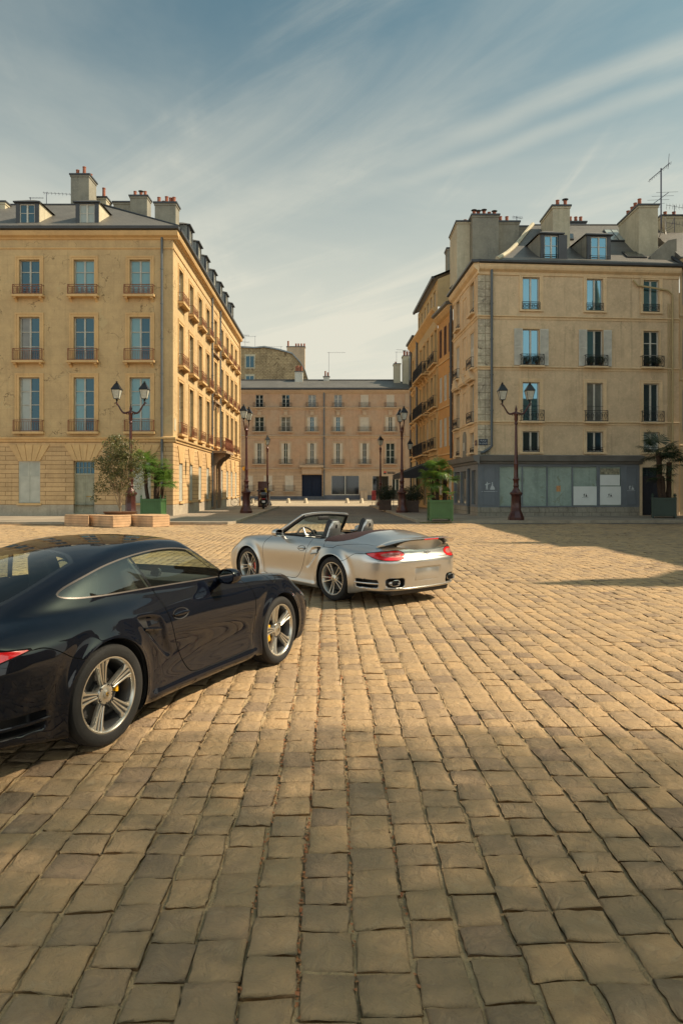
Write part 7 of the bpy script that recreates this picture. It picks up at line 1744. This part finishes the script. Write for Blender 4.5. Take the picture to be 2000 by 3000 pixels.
def make_car(cab, root, M_):
    F = CarF(cab); pool = Pool(F, .017 if cab else .015)
    paint, black, glassm = M_['paint'], M_['black'], M_['glass']
    body = pool.faces
    A = lambda P: np.abs(P[:, 1])
    # wheel arches
    arch_edges = []
    for cx, cz, Ra in ARCH:
        def g(P, cx=cx, cz=cz, Ra=Ra):
            r = np.sqrt((P[:, 0] - cx) ** 2 + np.minimum(P[:, 2] - cz, 0) ** 2 * .80 + np.maximum(P[:, 2] - cz, 0) ** 2) - Ra
            return np.maximum(r, (.52 - A(P)))
        _, body = pool.split(body, g)
    panels = []     # (name, groups)
    W_ = .0035
    def panel(name, gfun, mats=(0, 1), w=W_, inner=None):
        nonlocal body
        ins, outs = pool.split(body, gfun)
        a, b1 = pool.split(ins, lambda P: gfun(P) + w)
        b2, c = pool.split(outs, lambda P: gfun(P) - w)
        for f in b1:
            for i in f: pool.off.setdefault(i, []).append(gfun)
        body = c
        panels.append((name, a, b1)); gaps.extend(b2)
        grooves.append((gfun, w))
        return a
    gaps = []; grooves = []
    def xz(poly, s=0, ymin=.4):
        def g(P):
            d = polysd(poly, P[:, 0], P[:, 2]); d = np.maximum(d, ymin - A(P))
            return np.maximum(d, -s * P[:, 1]) if s else d
        return g
    DOOR = smoothpoly([(1.64, 1.0), (1.74, .90), (1.86, .78), (1.89, .62), (1.88, .36), (1.84, .27), (1.6, .25), (1.2, .248), (1.0, .252), (.90, .29), (.80, .42), (.70, .60), (.635, .78), (.61, .90), (.60, 1.0)], 6, (0, 14))
    R0 = 0
    if not cab:
        DLO = smoothpoly([(1.77, .932), (1.25, .942), (.62, .955), (.12, .962), (-.12, .974), (-.215, 1.0), (-.17, 1.038), (0, 1.095), (.25, 1.160), (.55, 1.205), (.87, 1.225), (1.13, 1.21), (1.35, 1.155), (1.58, 1.045)], 6, (0,))
        def side_gl(P): return np.maximum(polysd(DLO, P[:, 0], P[:, 2]), np.maximum(.42 - A(P), .93 - P[:, 2] - .2))
        gl, body = pool.split(body, side_gl)
        trim, gl = pool.split(gl, lambda P: -side_gl(P) - .009)
        panels.append(('window_trim', trim, []))
        bar = lambda P: np.abs(P[:, 0] - (.60 - .40 * (P[:, 2] - .95))) - .012
        pil, gl = pool.split(gl, bar)
        panels.append(('b_pillar', pil, []))
        ag, _ = pool.split(gl, lambda P: P[:, 0] - .60 + .40 * (P[:, 2] - .95))
        dg = _
        mir, dg = pool.split(dg, lambda P: 1.53 + (P[:, 2] - .93) * -.2 - P[:, 0])
        tri_b, mir = pool.split(mir, lambda P: np.abs(P[:, 0] - (1.53 - .2 * (P[:, 2] - .93))) - .012)
        panels.append(('a_pillar', tri_b, []))
        panels.append(('quarter_window', ag, [])); panels.append(('door_window', dg, [])); panels.append(('corner_window', mir, []))
        # windshield and rear window
        wsf = smoothpoly([(-.66, .955), (0, .925), (.66, .955), (.60, 1.06), (.52, 1.175), (.46, 1.218), (0, 1.236), (-.46, 1.218), (-.52, 1.175), (-.60, 1.06)], 6, (0, 2))
        def wsg(P): return np.maximum(polysd(wsf, P[:, 1], P[:, 2]), 1.1 - P[:, 0])
        ws, body = pool.split(body, wsg)
        e, ws = pool.split(ws, lambda P: -wsg(P) - .022)
        panels.append(('windshield_seal', e, [])); panels.append(('windshield', ws, []))
        rwf = smoothpoly([(.22, 0), (.20, .30), (.12, .455), (.06, .485), (-.22, .505), (-.46, .50), (-.56, .46), (-.62, .25), (-.63, 0), (-.62, -.25), (-.56, -.46), (-.46, -.50), (-.22, -.505), (.06, -.485), (.12, -.455), (.20, -.30)], 6)
        def rwg(P): return np.maximum(polysd(rwf, P[:, 0], P[:, 1]), .9 - P[:, 2])
        rw, body = pool.split(body, rwg)
        e, rw = pool.split(rw, lambda P: -rwg(P) - .03)
        panels.append(('rear_window_seal', e, [])); panels.append(('rear_window', rw, []))
    else:
        ck = smoothpoly([(1.78, .0), (1.75, .45), (1.66, .64), (1.5, .71), (.9, .735), (.50, .745), (.36, .735), (.30, .66), (.28, .3), (.28, -.3), (.30, -.66), (.36, -.735), (.50, -.745), (.9, -.735), (1.5, -.71), (1.66, -.64), (1.75, -.45)], 6)
        def cg(P): return np.maximum(polysd(ck, P[:, 0], P[:, 1]), .80 - P[:, 2])
        _, body = pool.split(body, cg)
        lp, body = pool.split(body, lambda P: np.maximum(cg(P) - .028, -.08 - P[:, 0] - .5))
        panels.append(('cockpit_rim', lp, []))
        st = smoothpoly([(.30, 0), (.30, .5), (.31, .78), (.22, .80), (.02, .785), (-.14, .73), (-.26, .60), (-.32, .4), (-.35, 0), (-.32, -.4), (-.26, -.60), (-.14, -.73), (.02, -.785), (.22, -.80), (.31, -.78), (.30, -.5)], 6)
        panel('soft_top', lambda P: np.maximum(polysd(st, P[:, 0], P[:, 1]), .8 - P[:, 2]))
        lid = smoothpoly([(-.05, .845), (-.30, .79), (-.55, .73), (-.78, .69), (-.82, .5), (-.82, -.5), (-.78, -.69), (-.55, -.73), (-.30, -.79), (-.05, -.845), (.25, -.85), (.25, .85)], 6)
        panel('engine_lid', lambda P: np.maximum(polysd(lid, P[:, 0], P[:, 1]), .8 - P[:, 2]))
    if not cab:
        lid = smoothpoly([(-.80, .60), (-1.0, .60), (-1.08, .5), (-1.08, -.5), (-1.0, -.60), (-.80, -.60)], 6)
        panel('engine_lid', lambda P: np.maximum(polysd(lid, P[:, 0], P[:, 1]), .75 - P[:, 2]))
    for s in (1, -1): panel('door', xz(DOOR, s), w=.0045)
    # tail lamps wrap round the corner: a = distance along the surface from the middle
    TL = [(.50, .770), (.48, .725), (.50, .685), (.60, .668), (.80, .668), (.98, .682), (1.12, .712), (1.265 + (0 if cab else .11), .762), (1.12, .778), (.86, .795), (.62, .806)]
    def tlg(s):
        def g(P): return np.maximum(polysd(smoothpoly(TL, 5, (0, 7)), A(P) * .92 + np.maximum(P[:, 0] + 1.14, 0) * 1.02, P[:, 2]), np.maximum(-s * P[:, 1], P[:, 0] + .5))
        return g
    lamps = []
    for s in (1, -1):
        panel('tail_lamp', tlg(s), w=.004); 
    HLp = smoothpoly([(2.86, .755), (2.99, .738), (3.08, .66), (3.10, .585), (3.02, .545), (2.90, .57), (2.80, .66), (2.79, .73)], 5)
    for s in (1, -1): panel('headlight', xz(HLp, s, .45))
    # front side lamp strip below the headlight, bumper splits, fuel cap, hood
    for s in (1, -1):
        fp = smoothpoly([(3.16, .50), (3.14, .46), (2.98, .45), (2.97, .49), (3.05, .51)], 4)
        panel('indicator', xz(fp, s, .45))
    hood = smoothpoly([(2.03, 0), (2.0, .35), (1.92, .595), (2.05, .59), (2.3, .53), (2.7, .50), (3.0, .42), (3.10, .2), (3.12, 0), (3.10, -.2), (3.0, -.42), (2.7, -.50), (2.3, -.53), (2.05, -.59), (1.92, -.595), (2.0, -.35)], 6)
    panel('hood', lambda P: np.maximum(polysd(hood, P[:, 0], P[:, 1]), .55 - P[:, 2]))
    panel('fuel_flap', lambda P: np.maximum(np.sqrt((P[:, 0] - 2.27) ** 2 + (P[:, 1] + .745) ** 2) - .09, .7 - P[:, 2]), w=.003)
    # bumper covers: rear split runs from the arch to the lamp, front from the arch to the headlight
    def rb(P): return np.maximum(P[:, 0] + .22, P[:, 2] - (.755 - .13 * sstep(-.55, -.22, P[:, 0]) - .068 * sstep(-.98, -1.08, P[:, 0])))
    panel('rear_bumper', rb)
    # dark recesses: vents, pipe pockets, intake mouth, lip, underside
    def darkg(P):
        x, ay, z = P[:, 0], A(P), P[:, 2]
        Wd = Bx(x) - Iin(x, z); tl = TAILX(z) + TAILY(ay)
        d1 = np.maximum.reduce([np.abs(x + .70) - .22, np.abs(z - .335) - .062, ay - Wd + .012, .55 - ay, tl + .010 - x])
        d2 = np.maximum.reduce([np.abs(ay - .60) - .17, np.abs(z - .345) - .072, x + .9, tl + .012 - x])
        d3 = np.maximum.reduce([z - .222, 2.66 - x])
        d4 = np.maximum.reduce([polysd(INTK, x, z) + .004, .6 - ay, x + .25 * (z - .6) - .452, ay - Wd + .012])
        return np.minimum.reduce([d1, d2, d3, d4])
    dk_of = {}
    dkb, body = pool.split(body, darkg)
    np_ = []
    for k, (nm, a_, b1_) in enumerate(panels):
        if nm in ('rear_bumper', 'door', 'engine_lid'): d_, a_ = pool.split(a_, darkg); dk_of[k] = d_
        elif nm == 'tail_lamp':
            CL = smoothpoly([(.56, .745), (.58, .715), (.72, .712), (.86, .722), (.95, .742), (.86, .768), (.62, .776)], 4)
            d_, a_ = pool.split(a_, lambda P: polysd(CL, A(P) * .92 + np.maximum(P[:, 0] + 1.14, 0) * 1.02, P[:, 2])); dk_of[k] = d_
        np_.append((nm, a_, b1_))
    panels[:] = np_
    # body side under-blade in black plastic below the sill and lower valances
    P = pool.arr(); P = P.copy(); Nrm = pool.grad(P); Nrm /= np.linalg.norm(Nrm, axis=1, keepdims=True) + 1e-12
    # push seam centre lines in
    P2 = P.copy(); shift = np.zeros(len(P))
    for gf, wv in grooves:
        gv = np.abs(gf(P)); shift = np.maximum(shift, np.where(gv < wv * .6, .010, 0))
    onseam = set()
    for nm, a, b1 in panels:
        for f in b1: onseam.update(f)
    for f in gaps: onseam.update(f)
    msk = np.zeros(len(P), bool); msk[list(onseam)] = True
    P2[msk] -= Nrm[msk] * shift[msk][:, None]
    # body = remaining paint; dark recess faces
    m3 = [paint, M_['gap'], black]
    bo = mk_part(pool, P2, Nrm, [(body, 0), (gaps, 1), (dkb, 2)], 'body', m3, root, flat=(1,))
    special = {'tail_lamp': 'red', 'headlight': 'lens', 'windshield': 'glass', 'rear_window': 'glass', 'door_window': 'glass', 'quarter_window': 'glassq',
               'corner_window': 'glass', 'window_trim': 'trim', 'b_pillar': 'blackgloss', 'a_pillar': 'blackgloss', 'windshield_seal': 'blackgloss', 'rear_window_seal': 'blackgloss',
               'soft_top': 'canvas', 'cockpit_rim': 'black', 'indicator': 'lens'}
    objs = {}
    p2 = []
    for k, (nm, a, b1) in enumerate(panels):
        if nm in ('door_window', 'quarter_window', 'b_pillar', 'a_pillar', 'corner_window', 'window_trim'):
            for sg in (1, -1): p2.append((nm, [f for f in a if sg * P[f[0]][1] > 0], [], []))
        else: p2.append((nm, a, b1, dk_of.get(k, [])))
    for nm, a, b1, dk in p2:
        if nm in special: gr = [(a, 0), (b1, 1)]; ms = [M_[special[nm]], M_['gap']]
        else: gr = [(a, 0), (b1, 1), (dk, 2)]; ms = m3
        o = mk_part(pool, P2, Nrm, gr, nm, ms, root, flat=(1,))
        if nm == 'tail_lamp': mk_part(pool, P2, Nrm, [(dk, 0)], 'clear_lens', [M_['clearlens']], o)
        if o: objs.setdefault(nm, []).append(o)
    # arch liners: sweep the cut rim inwards
    for cx, cz, Ra in ARCH:
        for s in (1, -1):
            L = MB(); rows = []
            for k in range(33):
                a = -math.pi * .16 + (math.pi * 1.32) * k / 32
                x, z = cx + (Ra + .004) * math.cos(a), cz + (Ra + .004) * math.sin(a) * (1 if math.sin(a) > 0 else 1.1)
                xa, za = np.array([x]), np.array([z])
                yb = float(Bx(xa)[0] - Iin(xa, za)[0] + .004)
                tk = abs(z)
                rows.append([(x, s * (yb - .006), z), (x, s * (yb - .05), z + .004), (x, s * .50, z), (cx + (x - cx) * .3, s * .50, cz + (z - cz) * .3)])
            L.grid(rows); L.build('wheel_well', M_['well'], root)
    # floor pan and dark underbody
    u = MB(); u.box(.42, 1.93, -.72, .72, .155, .19); u.box(-.95, .42, -.50, .50, .19, .24); u.box(1.93, 3.0, -.50, .50, .165, .19)
    u.box(-.98, -.45, -.62, .62, .15, .26, bev=.03)
    u.build('floor_pan', black, root)
    # cabin lining: body skin shifted inwards
    lin = []
    x0, x1 = (-.30, 1.98)
    for f in body + gaps + [q for nm, a, b in panels if nm in ('door', 'soft_top', 'engine_lid') for q in a + b]:
        c = P[list(f)].mean(0)
        if x0 < c[0] < x1 and c[2] > .2 and (abs(c[1]) > .5 or c[2] > .8) and (c[2] < 1.0 or not cab): lin.append(f[::-1])
    lin += [f[::-1] for nm, a, b in panels if nm in ('window_trim', 'windshield_seal', 'b_pillar', 'rear_window_seal', 'cockpit_rim') for f in a]
    mk_part(pool, P - Nrm * .03, -Nrm, [(lin, 0)], 'cabin_lining', [M_['interior']], root)
    it = MB()
    it.box(-.35, .22, -.62, .62, .25, .66 if not cab else .76, bev=.05)           # rear bench block
    it.box(.2, 1.65, -.13, .13, .2, .46, bev=.03)              # tunnel
    it.build('rear_bench', M_['interior'], root, True)
    d = MB(); rows = []
    for k in range(13):
        y = -.70 + 1.40 * k / 12; bulge = .035 * math.exp(-((y - .37) / .18) ** 2)
        rows.append([(1.88, y * .9, .87), (1.75, y, .905 + bulge * .4), (1.55, y, .90 + bulge), (1.47, y, .875 + bulge), (1.44, y, .81), (1.48, y, .66), (1.6, y, .45)])
    d.grid(rows); d.build('dashboard', M_['interior'], root, True)
    g = MB(); g.lathe([(0, .02), (.04, .02), (.05, .028), (.055, .0)], 20, 0, mat=Matrix.Translation((1.57, 0, .915)) @ Matrix.Rotation(-1.1, 4, 'Y'))
    g.build('dash_clock', M_['blackgloss'], root, True)
    sw = MB(); mt = Matrix.Translation((1.30, .37, .86)) @ Matrix.Rotation(-1.2, 4, 'Y')
    ring = [(.185 * math.cos(a), .185 * math.sin(a), 0) for a in [2 * math.pi * k / 32 for k in range(32)]]
    sw.tube(ring, .016, 8, 0, mt, closed=True)
    sw.lathe([(0, .03), (.055, .025), (.075, .0), (.07, -.03)], 20, 1, mt, cap=False)
    for a in (0.15, math.pi - .15, -math.pi / 2): 
        sw.tube([(.05 * math.cos(a), .05 * math.sin(a), 0), (.18 * math.cos(a), .18 * math.sin(a), 0)], .016, 6, 1, mt)
    sw.tube([(0, 0, 0), (0, 0, -.25)], .03, 8, 0, mt)
    sw.build('steering_wheel', [black, M_['alu']], root, True)
    for y in (.37, -.37): seat(root, .86, y, M_, cab)
    # mirrors
    for s in (1, -1):
        m = MB(); rows = []
        for (t, hw, hh) in [(-.075, .010, .008), (-.07, .07, .045), (-.045, .102, .064), (0, .11, .072), (.035, .105, .07), (.05, .10, .066), (.05, .090, .058), (.04, .088, .056)][::-1]:
            rows.append([(-t + .0, hw * .86 * math.copysign(abs(math.cos(a)) ** .75, math.cos(a)), hh * .92 * math.copysign(abs(math.sin(a)) ** .85, math.sin(a))) for a in [2 * math.pi * k / 24 for k in range(25)]])
        c = (1.38, s * .925, .965)
        mt = Matrix.Translation(c) @ Matrix.Rotation(s * .12, 4, 'Z')
        m.grid(rows, 0, mt)
        m.tube([(1.46, s * .77, .915), (1.43, s * .82, .925), (1.39, s * .88, .94)], [.035, .026, .022], 8, 0)
        mo = m.build('wing_mirror', paint, root, True, 50)
        g = MB(); g.add([(-.0415, .074 * math.cos(a), .050 * math.sin(a)) for a in [2 * math.pi * k / 24 for k in range(24)]], [tuple(range(24))], 0, mt)
        g.build('mirror_glass', M_['mirror'], mo)
    # door handles in their dished pulls
    for s in (1, -1):
        x, z = .79, .745; xa, za = np.array([x]), np.array([z]); yb = float(Bx(xa)[0] - Iin(xa, za)[0])
        def yy(q, zz):
            return float(Bx(np.array([q]))[0] - Iin(np.array([q]), np.array([zz]))[0])
        rc = MB(); rc.add([(x + .105 * math.cos(a), s * (yy(x + .105 * math.cos(a), z + .042 * math.sin(a)) + .0022), z + .042 * math.sin(a)) for a in [2 * math.pi * k / 28 for k in range(28)]] + [(x, s * (yb - .012), z)],
                          [(k, (k + 1) % 28, 28) if s < 0 else ((k + 1) % 28, k, 28) for k in range(28)])
        hd = objs['door'][0 if s > 0 else 1]
        rc.build('handle_dish', black, hd, True)
        h = MB(); rows = []
        for k in range(9):
            t = -1 + k / 4; xx = x + .098 * t; ww = .017 * math.sqrt(max(0, 1 - t * t * .9)) ; oo = .016 + .008 * (1 - t * t)
            rows.append([(xx, s * (yy(xx, z) + oo * .5 + .010 * math.cos(a)), z + .002 + ww * math.sin(a)) for a in [2 * math.pi * j / 10 for j in range(11)]])
        h.grid(rows); h.build('door_handle', paint, hd, True, 60)
        # intake slat
        v = MB(); rows = []
        for k in range(7):
            t = k / 6; xx = .345 + .19 * t
            rows.append([(xx, s * (yy(xx, .69) - .004 + dy), .705 - .03 * t + dz) for dy, dz in ((-.05, .0), (.0, .012), (.007, .0), (.0, -.012), (-.05, -.0))])
        v.grid(rows); v.build('intake_blade', paint, root, True, 60)
    # fixed rear wing
    wv = MB(); rows = []
    NS = 41
    for k in range(NS):
        t = -1 + 2 * k / (NS - 1); y = .735 * t; a = abs(t)
        drop = .085 * a ** 4; cxm = -1.03 + .15 * a ** 3; ch = .155 * (1 - .35 * a ** 10); th = .026 * (1 - .5 * a ** 8)
        zc = .962 - drop; row = []
        for j in range(21):
            b = 2 * math.pi * j / 20; u = math.cos(b); q = math.sin(b)
            prof = th * q * (.55 + .45 * u * .6 + .25) + .006 * u
            row.append((cxm + ch * u, y, zc + prof - .040 * (u + 1) ** 2 / 4 + .012 * (1 - u) * .5))
        rows.append(row)
    wv.grid(rows); wv.add(rows[0], [tuple(range(20))]); wv.add(rows[-1], [tuple(range(20))[::-1]])
    wg = wv.build('rear_wing', paint, root, True, 60)
    pe = MB(); rows = []
    for k in range(25):
        t = -1 + 2 * k / 24; y = .50 * t; a = abs(t)
        rows.append([(-.84 + .05 * a, y, .87), (-.98 + .07 * a ** 2, y, .950 - .06 * a ** 5), (-1.06 + .09 * a ** 2.5, y, .935 - .07 * a ** 5), (-1.055 + .09 * a ** 2.5, y, .88 - .03 * a ** 4), (-1.06 + .08 * a ** 2.5, y, .80), (-1.0, y, .78)])
    pe.grid(rows); pe.build('wing_base', paint, root, True, 40)
    bl = MB(); rows = []
    for k in range(13):
        t = -1 + k / 6; y = .155 * t
        rows.append([(-1.170, y, .974), (-1.190, y, .965), (-1.187, y, .950), (-1.170, y, .944)])
    bl.grid(rows); bl.build('brake_light', M_['red'], wg, True)
    sl = MB(); rows = []
    for k in range(21):
        t = -1 + k / 10; y = .50 * t
        rows.append([(-.885 + .06 * t * t, y, .925 - .014 * t * t), (-.915 + .06 * t * t, y, .925 - .014 * t * t)])
    sl.grid(rows); sl.build('vent_slot', black, wg)
    # tail pipes, side vents, plate blank, script
    for s in (1, -1):
        e = MB(); 
        def ring(xx, hw, hh, dx=0): return [(xx, s * .60 + hw * math.copysign(abs(math.cos(a)) ** .6, math.cos(a)), .345 + hh * math.copysign(abs(math.sin(a)) ** .75, math.sin(a))) for a in [2 * math.pi * j / 28 for j in range(29)]]
        bx = float(TAILX(np.array([.345]))[0] + TAILY(np.array([.60]))[0])
        e.grid([ring(bx + .12, .086, .040), ring(bx - .004, .092, .043), ring(bx - .012, .092, .043), ring(bx - .014, .086, .038), ring(bx - .006, .080, .033), ring(bx + .06, .078, .031)])
        pe = e.build('tail_pipe', M_['chrome'], root, True, 60)
        i = MB(); i.add(ring(bx + .05, .08, .033)[:-1], [tuple(range(28))]); i.build('pipe_inside', black, pe)
        vv = MB()
        for zz in (.335,):
            rows = []
            for k in range(9):
                xx = -.90 + .41 * k / 8; ya = float(Bx(np.array([xx]))[0] - Iin(np.array([xx]), np.array([zz]))[0])
                qq = np.linspace(.96, .5, 93); yt = float(qq[np.argmax(F(np.full(93, xx), qq, np.full(93, .43)) < 0)])
                rows.append([(xx, s * (yt - .05), zz), (xx, s * (yt - .004), zz + .011), (xx, s * (yt + .001), zz), (xx, s * (yt - .004), zz - .009), (xx, s * (yt - .05), zz - .002)])
            vv.grid(rows)
        vv.build('vent_slat', paint, root, True, 60)
    bc = MB(); bc.box(-1.113, -1.09, -.255, .255, .362, .535, bev=.006); bc.build('plate_panel', paint, root, True)
    bc = MB(); rows = []
    for k in range(41):
        t = -1 + k / 20; y = .74 * t; xx = float(TAILX(np.array([.26]))[0] + TAILY(np.array([abs(y)]))[0])
        rows.append([(xx + .05, y, .235), (xx + .004, y, .246), (xx - .016, y, .258), (xx + .004, y, .27), (xx + .04, y, .274)])
    bc.grid(rows); bc.build('rear_lip', paint, root, True, 50)
    if cab: textmesh('lettering', "turbo", .062, M_['rimgrey'], root, (-1.098, 0, .765), (R(90 - 18), 0, R(-90)), .002, shear=.35)
    # shut-away lamp internals
    # windscreen frame of the open car
    if cab:
        def Q(y, z): return (float(ws_x(np.array([y]), np.array([z]))[0]), y, z)
        pth = [(1.76, .72, .90)] + [Q(.69 - .19 * t ** 1.2, .95 + .29 * t) for t in [i / 8 for i in range(9)]]
        yy0 = pth[-1][1]
        arc = [Q(yy0 * math.cos(t * math.pi / 2) if False else yy0 * (1 - t), 1.24 + .030 * math.sin(t * math.pi / 2)) for t in [i / 8 for i in range(1, 9)]]
        half = pth + arc; full = half + [(a, -b, c) for a, b, c in half[-2::-1]]
        fr = MB(); fr.tube(full, [.030] * 3 + [.024] * (len(full) - 6) + [.030] * 3, 12); fr.build('windshield_frame', paint, root, True, 60)
        f2 = MB(); f2.tube([(a - .030, b * .955, c - .014) for a, b, c in full], .032, 10); f2.build('frame_seal', black, root, True, 60)
        gsm = MB(); rows = []
        for i in range(13):
            z = .93 + .31 * i / 12; ym = .69 - .19 * ((z - .93) / .31) ** 1.2
            rows.append([Q(-ym + 2 * ym * j / 16, z + .028 * (1 - abs(-1 + j / 8) ** 2) * (i / 12)) for j in range(17)])
        gsm.grid(rows); gsm.build('windshield', M_['glass'], root, True, 60)
        mm = MB(); mm.box(-.012, .012, -.12, .12, -.033, .033, bev=.011, mat=Matrix.Translation((1.30, 0, 1.185)))
        mm.tube([(1.31, 0, 1.19), (1.37, 0, 1.255)], .01, 6); mm.build('rear_view_mirror', black, root, True)
        for s in (1, -1):
            q = MB(); q.tube([(1.68, s * .70, .93), (1.5, s * .71, .935), (.9, s * .738, .937), (.36, s * .748, .94)], .012, 6); q.build('door_seal', black, root)
    else:
        mm = MB(); mm.box(-.012, .012, -.12, .12, -.033, .033, bev=.011, mat=Matrix.Translation((1.26, 0, 1.19)))
        mm.tube([(1.27, 0, 1.19), (1.30, 0, 1.26)], .01, 6); mm.build('rear_view_mirror', black, root, True)
    # wheels
    st = 'twin' if cab else 'five'
    for s in (1, -1):
        make_wheel(st, .335, .285, root, (0, s * .770, .335), s, (-.05 * math.pi, .06 * math.pi) if s > 0 else (.94 * math.pi, 1.05 * math.pi), M_)
        make_wheel(st, .327, .235, root, (2.35, s * .752, .327), s, (.86 * math.pi, 1.16 * math.pi) if s > 0 else (-.16 * math.pi, .14 * math.pi), M_)
    return objs

def car_mats(pref, col, metal, rough, rimcol, calcol, canvas):
    d = {}
    p = bpy.data.materials.new(pref + '_paint'); p.use_nodes = True; b = p.node_tree.nodes['Principled BSDF']
    b.inputs['Base Color'].default_value = (*col, 1); b.inputs['Metallic'].default_value = metal; b.inputs['Roughness'].default_value = rough
    b.inputs['Coat Weight'].default_value = 1.0; b.inputs['Coat Roughness'].default_value = .035; b.inputs['Coat IOR'].default_value = 1.5; b.inputs['Specular IOR Level'].default_value = 0.0 if metal < .1 else .3
    d['paint'] = p
    d['gap'] = pm('panel_gap', (.006, .006, .006), .9, var=0)
    d['black'] = pm('black_plastic', (.012, .012, .013), .55, var=.1, bump=.1, bsc=200)
    d['blackgloss'] = pm('gloss_black', (.008, .008, .009), .12, var=0, coat=.6)
    d['well'] = pm('wheel_well_felt', (.008, .008, .008), .95, var=0)
    d['glass'] = clearglass('car_glass', (.80, .88, .80), .045)
    d['glassq'] = clearglass('car_quarter_glass', (.45, .52, .48), .12)
    d['trim'] = pm('window_trim', (.10, .085, .075), .35, .5, var=0)
    d['red'] = pm('red_lamp', (.62, .008, .012), .12, var=.25, sc=14, coat=1.0)
    d['lens'] = pm('lamp_lens', (.42, .42, .42), .08, .85, var=.5, sc=11, coat=1.0)
    d['clearlens'] = pm('lamp_clear', (.55, .22, .20), .1, .3, var=.35, sc=20, coat=1.0)
    d['chrome'] = pm('chrome', (.62, .62, .62), .12, 1.0, var=0)
    d['alu'] = pm('brushed_metal', (.5, .5, .48), .35, 1.0, var=0)
    d['mirror'] = pm('mirror_face', (.85, .87, .88), .02, 1.0, var=0)
    d['leather'] = pm('dark_leather', (.022, .019, .018), .5, var=.15, bump=.1, bsc=120)
    d['interior'] = pm('cabin_trim', (.028, .028, .030), .6, var=.12, bump=.1, bsc=120)
    d['canvas'] = pm('maroon_canvas', (.024, .007, .009), .85, var=.15, bump=.25, bsc=260)
    d['tyre'] = pm('tyre_rubber', (.013, .0125, .012), .8, var=.25, sc=12, bump=.15, bsc=60)
    d['rim'] = pm(pref + '_rim', rimcol, .30, .9, var=.05)
    d['rimgrey'] = pm('rim_groove', (.07, .07, .07), .45, .7, var=0)
    d['rimdark'] = pm('dark_rim', (.010, .010, .011), .6, var=0, spec=.15)
    d['cap'] = pm(pref + '_cap', tuple(c * .8 for c in rimcol), .3, .9, var=0)
    d['gold'] = pm('badge_gold', (.45, .30, .08), .35, .8, var=0)
    d['disc'] = pm('brake_disc', (.035, .034, .032), .6, .0, var=.15, sc=8)
    d['cal'] = pm(pref + '_caliper', calcol, .35, var=0, coat=.6)
    return d
MD = car_mats('dark', (.0038, .0050, .0095), .0, .6, (.60, .58, .52), (.70, .36, .01), None); MD['spin'] = .22
MS = car_mats('silver', (.50, .50, .49), .85, .30, (.62, .60, .55), (.45, .01, .01), None); MS['spin'] = .45
coupe = thing('sports_coupe', 'dark midnight blue sports coupe parked in the left foreground, its rear cut by the frame', 'car', (-2.355, 4.985, .006), R(65.4)); make_car(False, coupe, MD)
cabrio = thing('sports_convertible', 'silver open-top sports convertible with maroon folded roof parked on the square', 'car', (.54, 11.12, .006), R(131)); make_car(True, cabrio, MS)
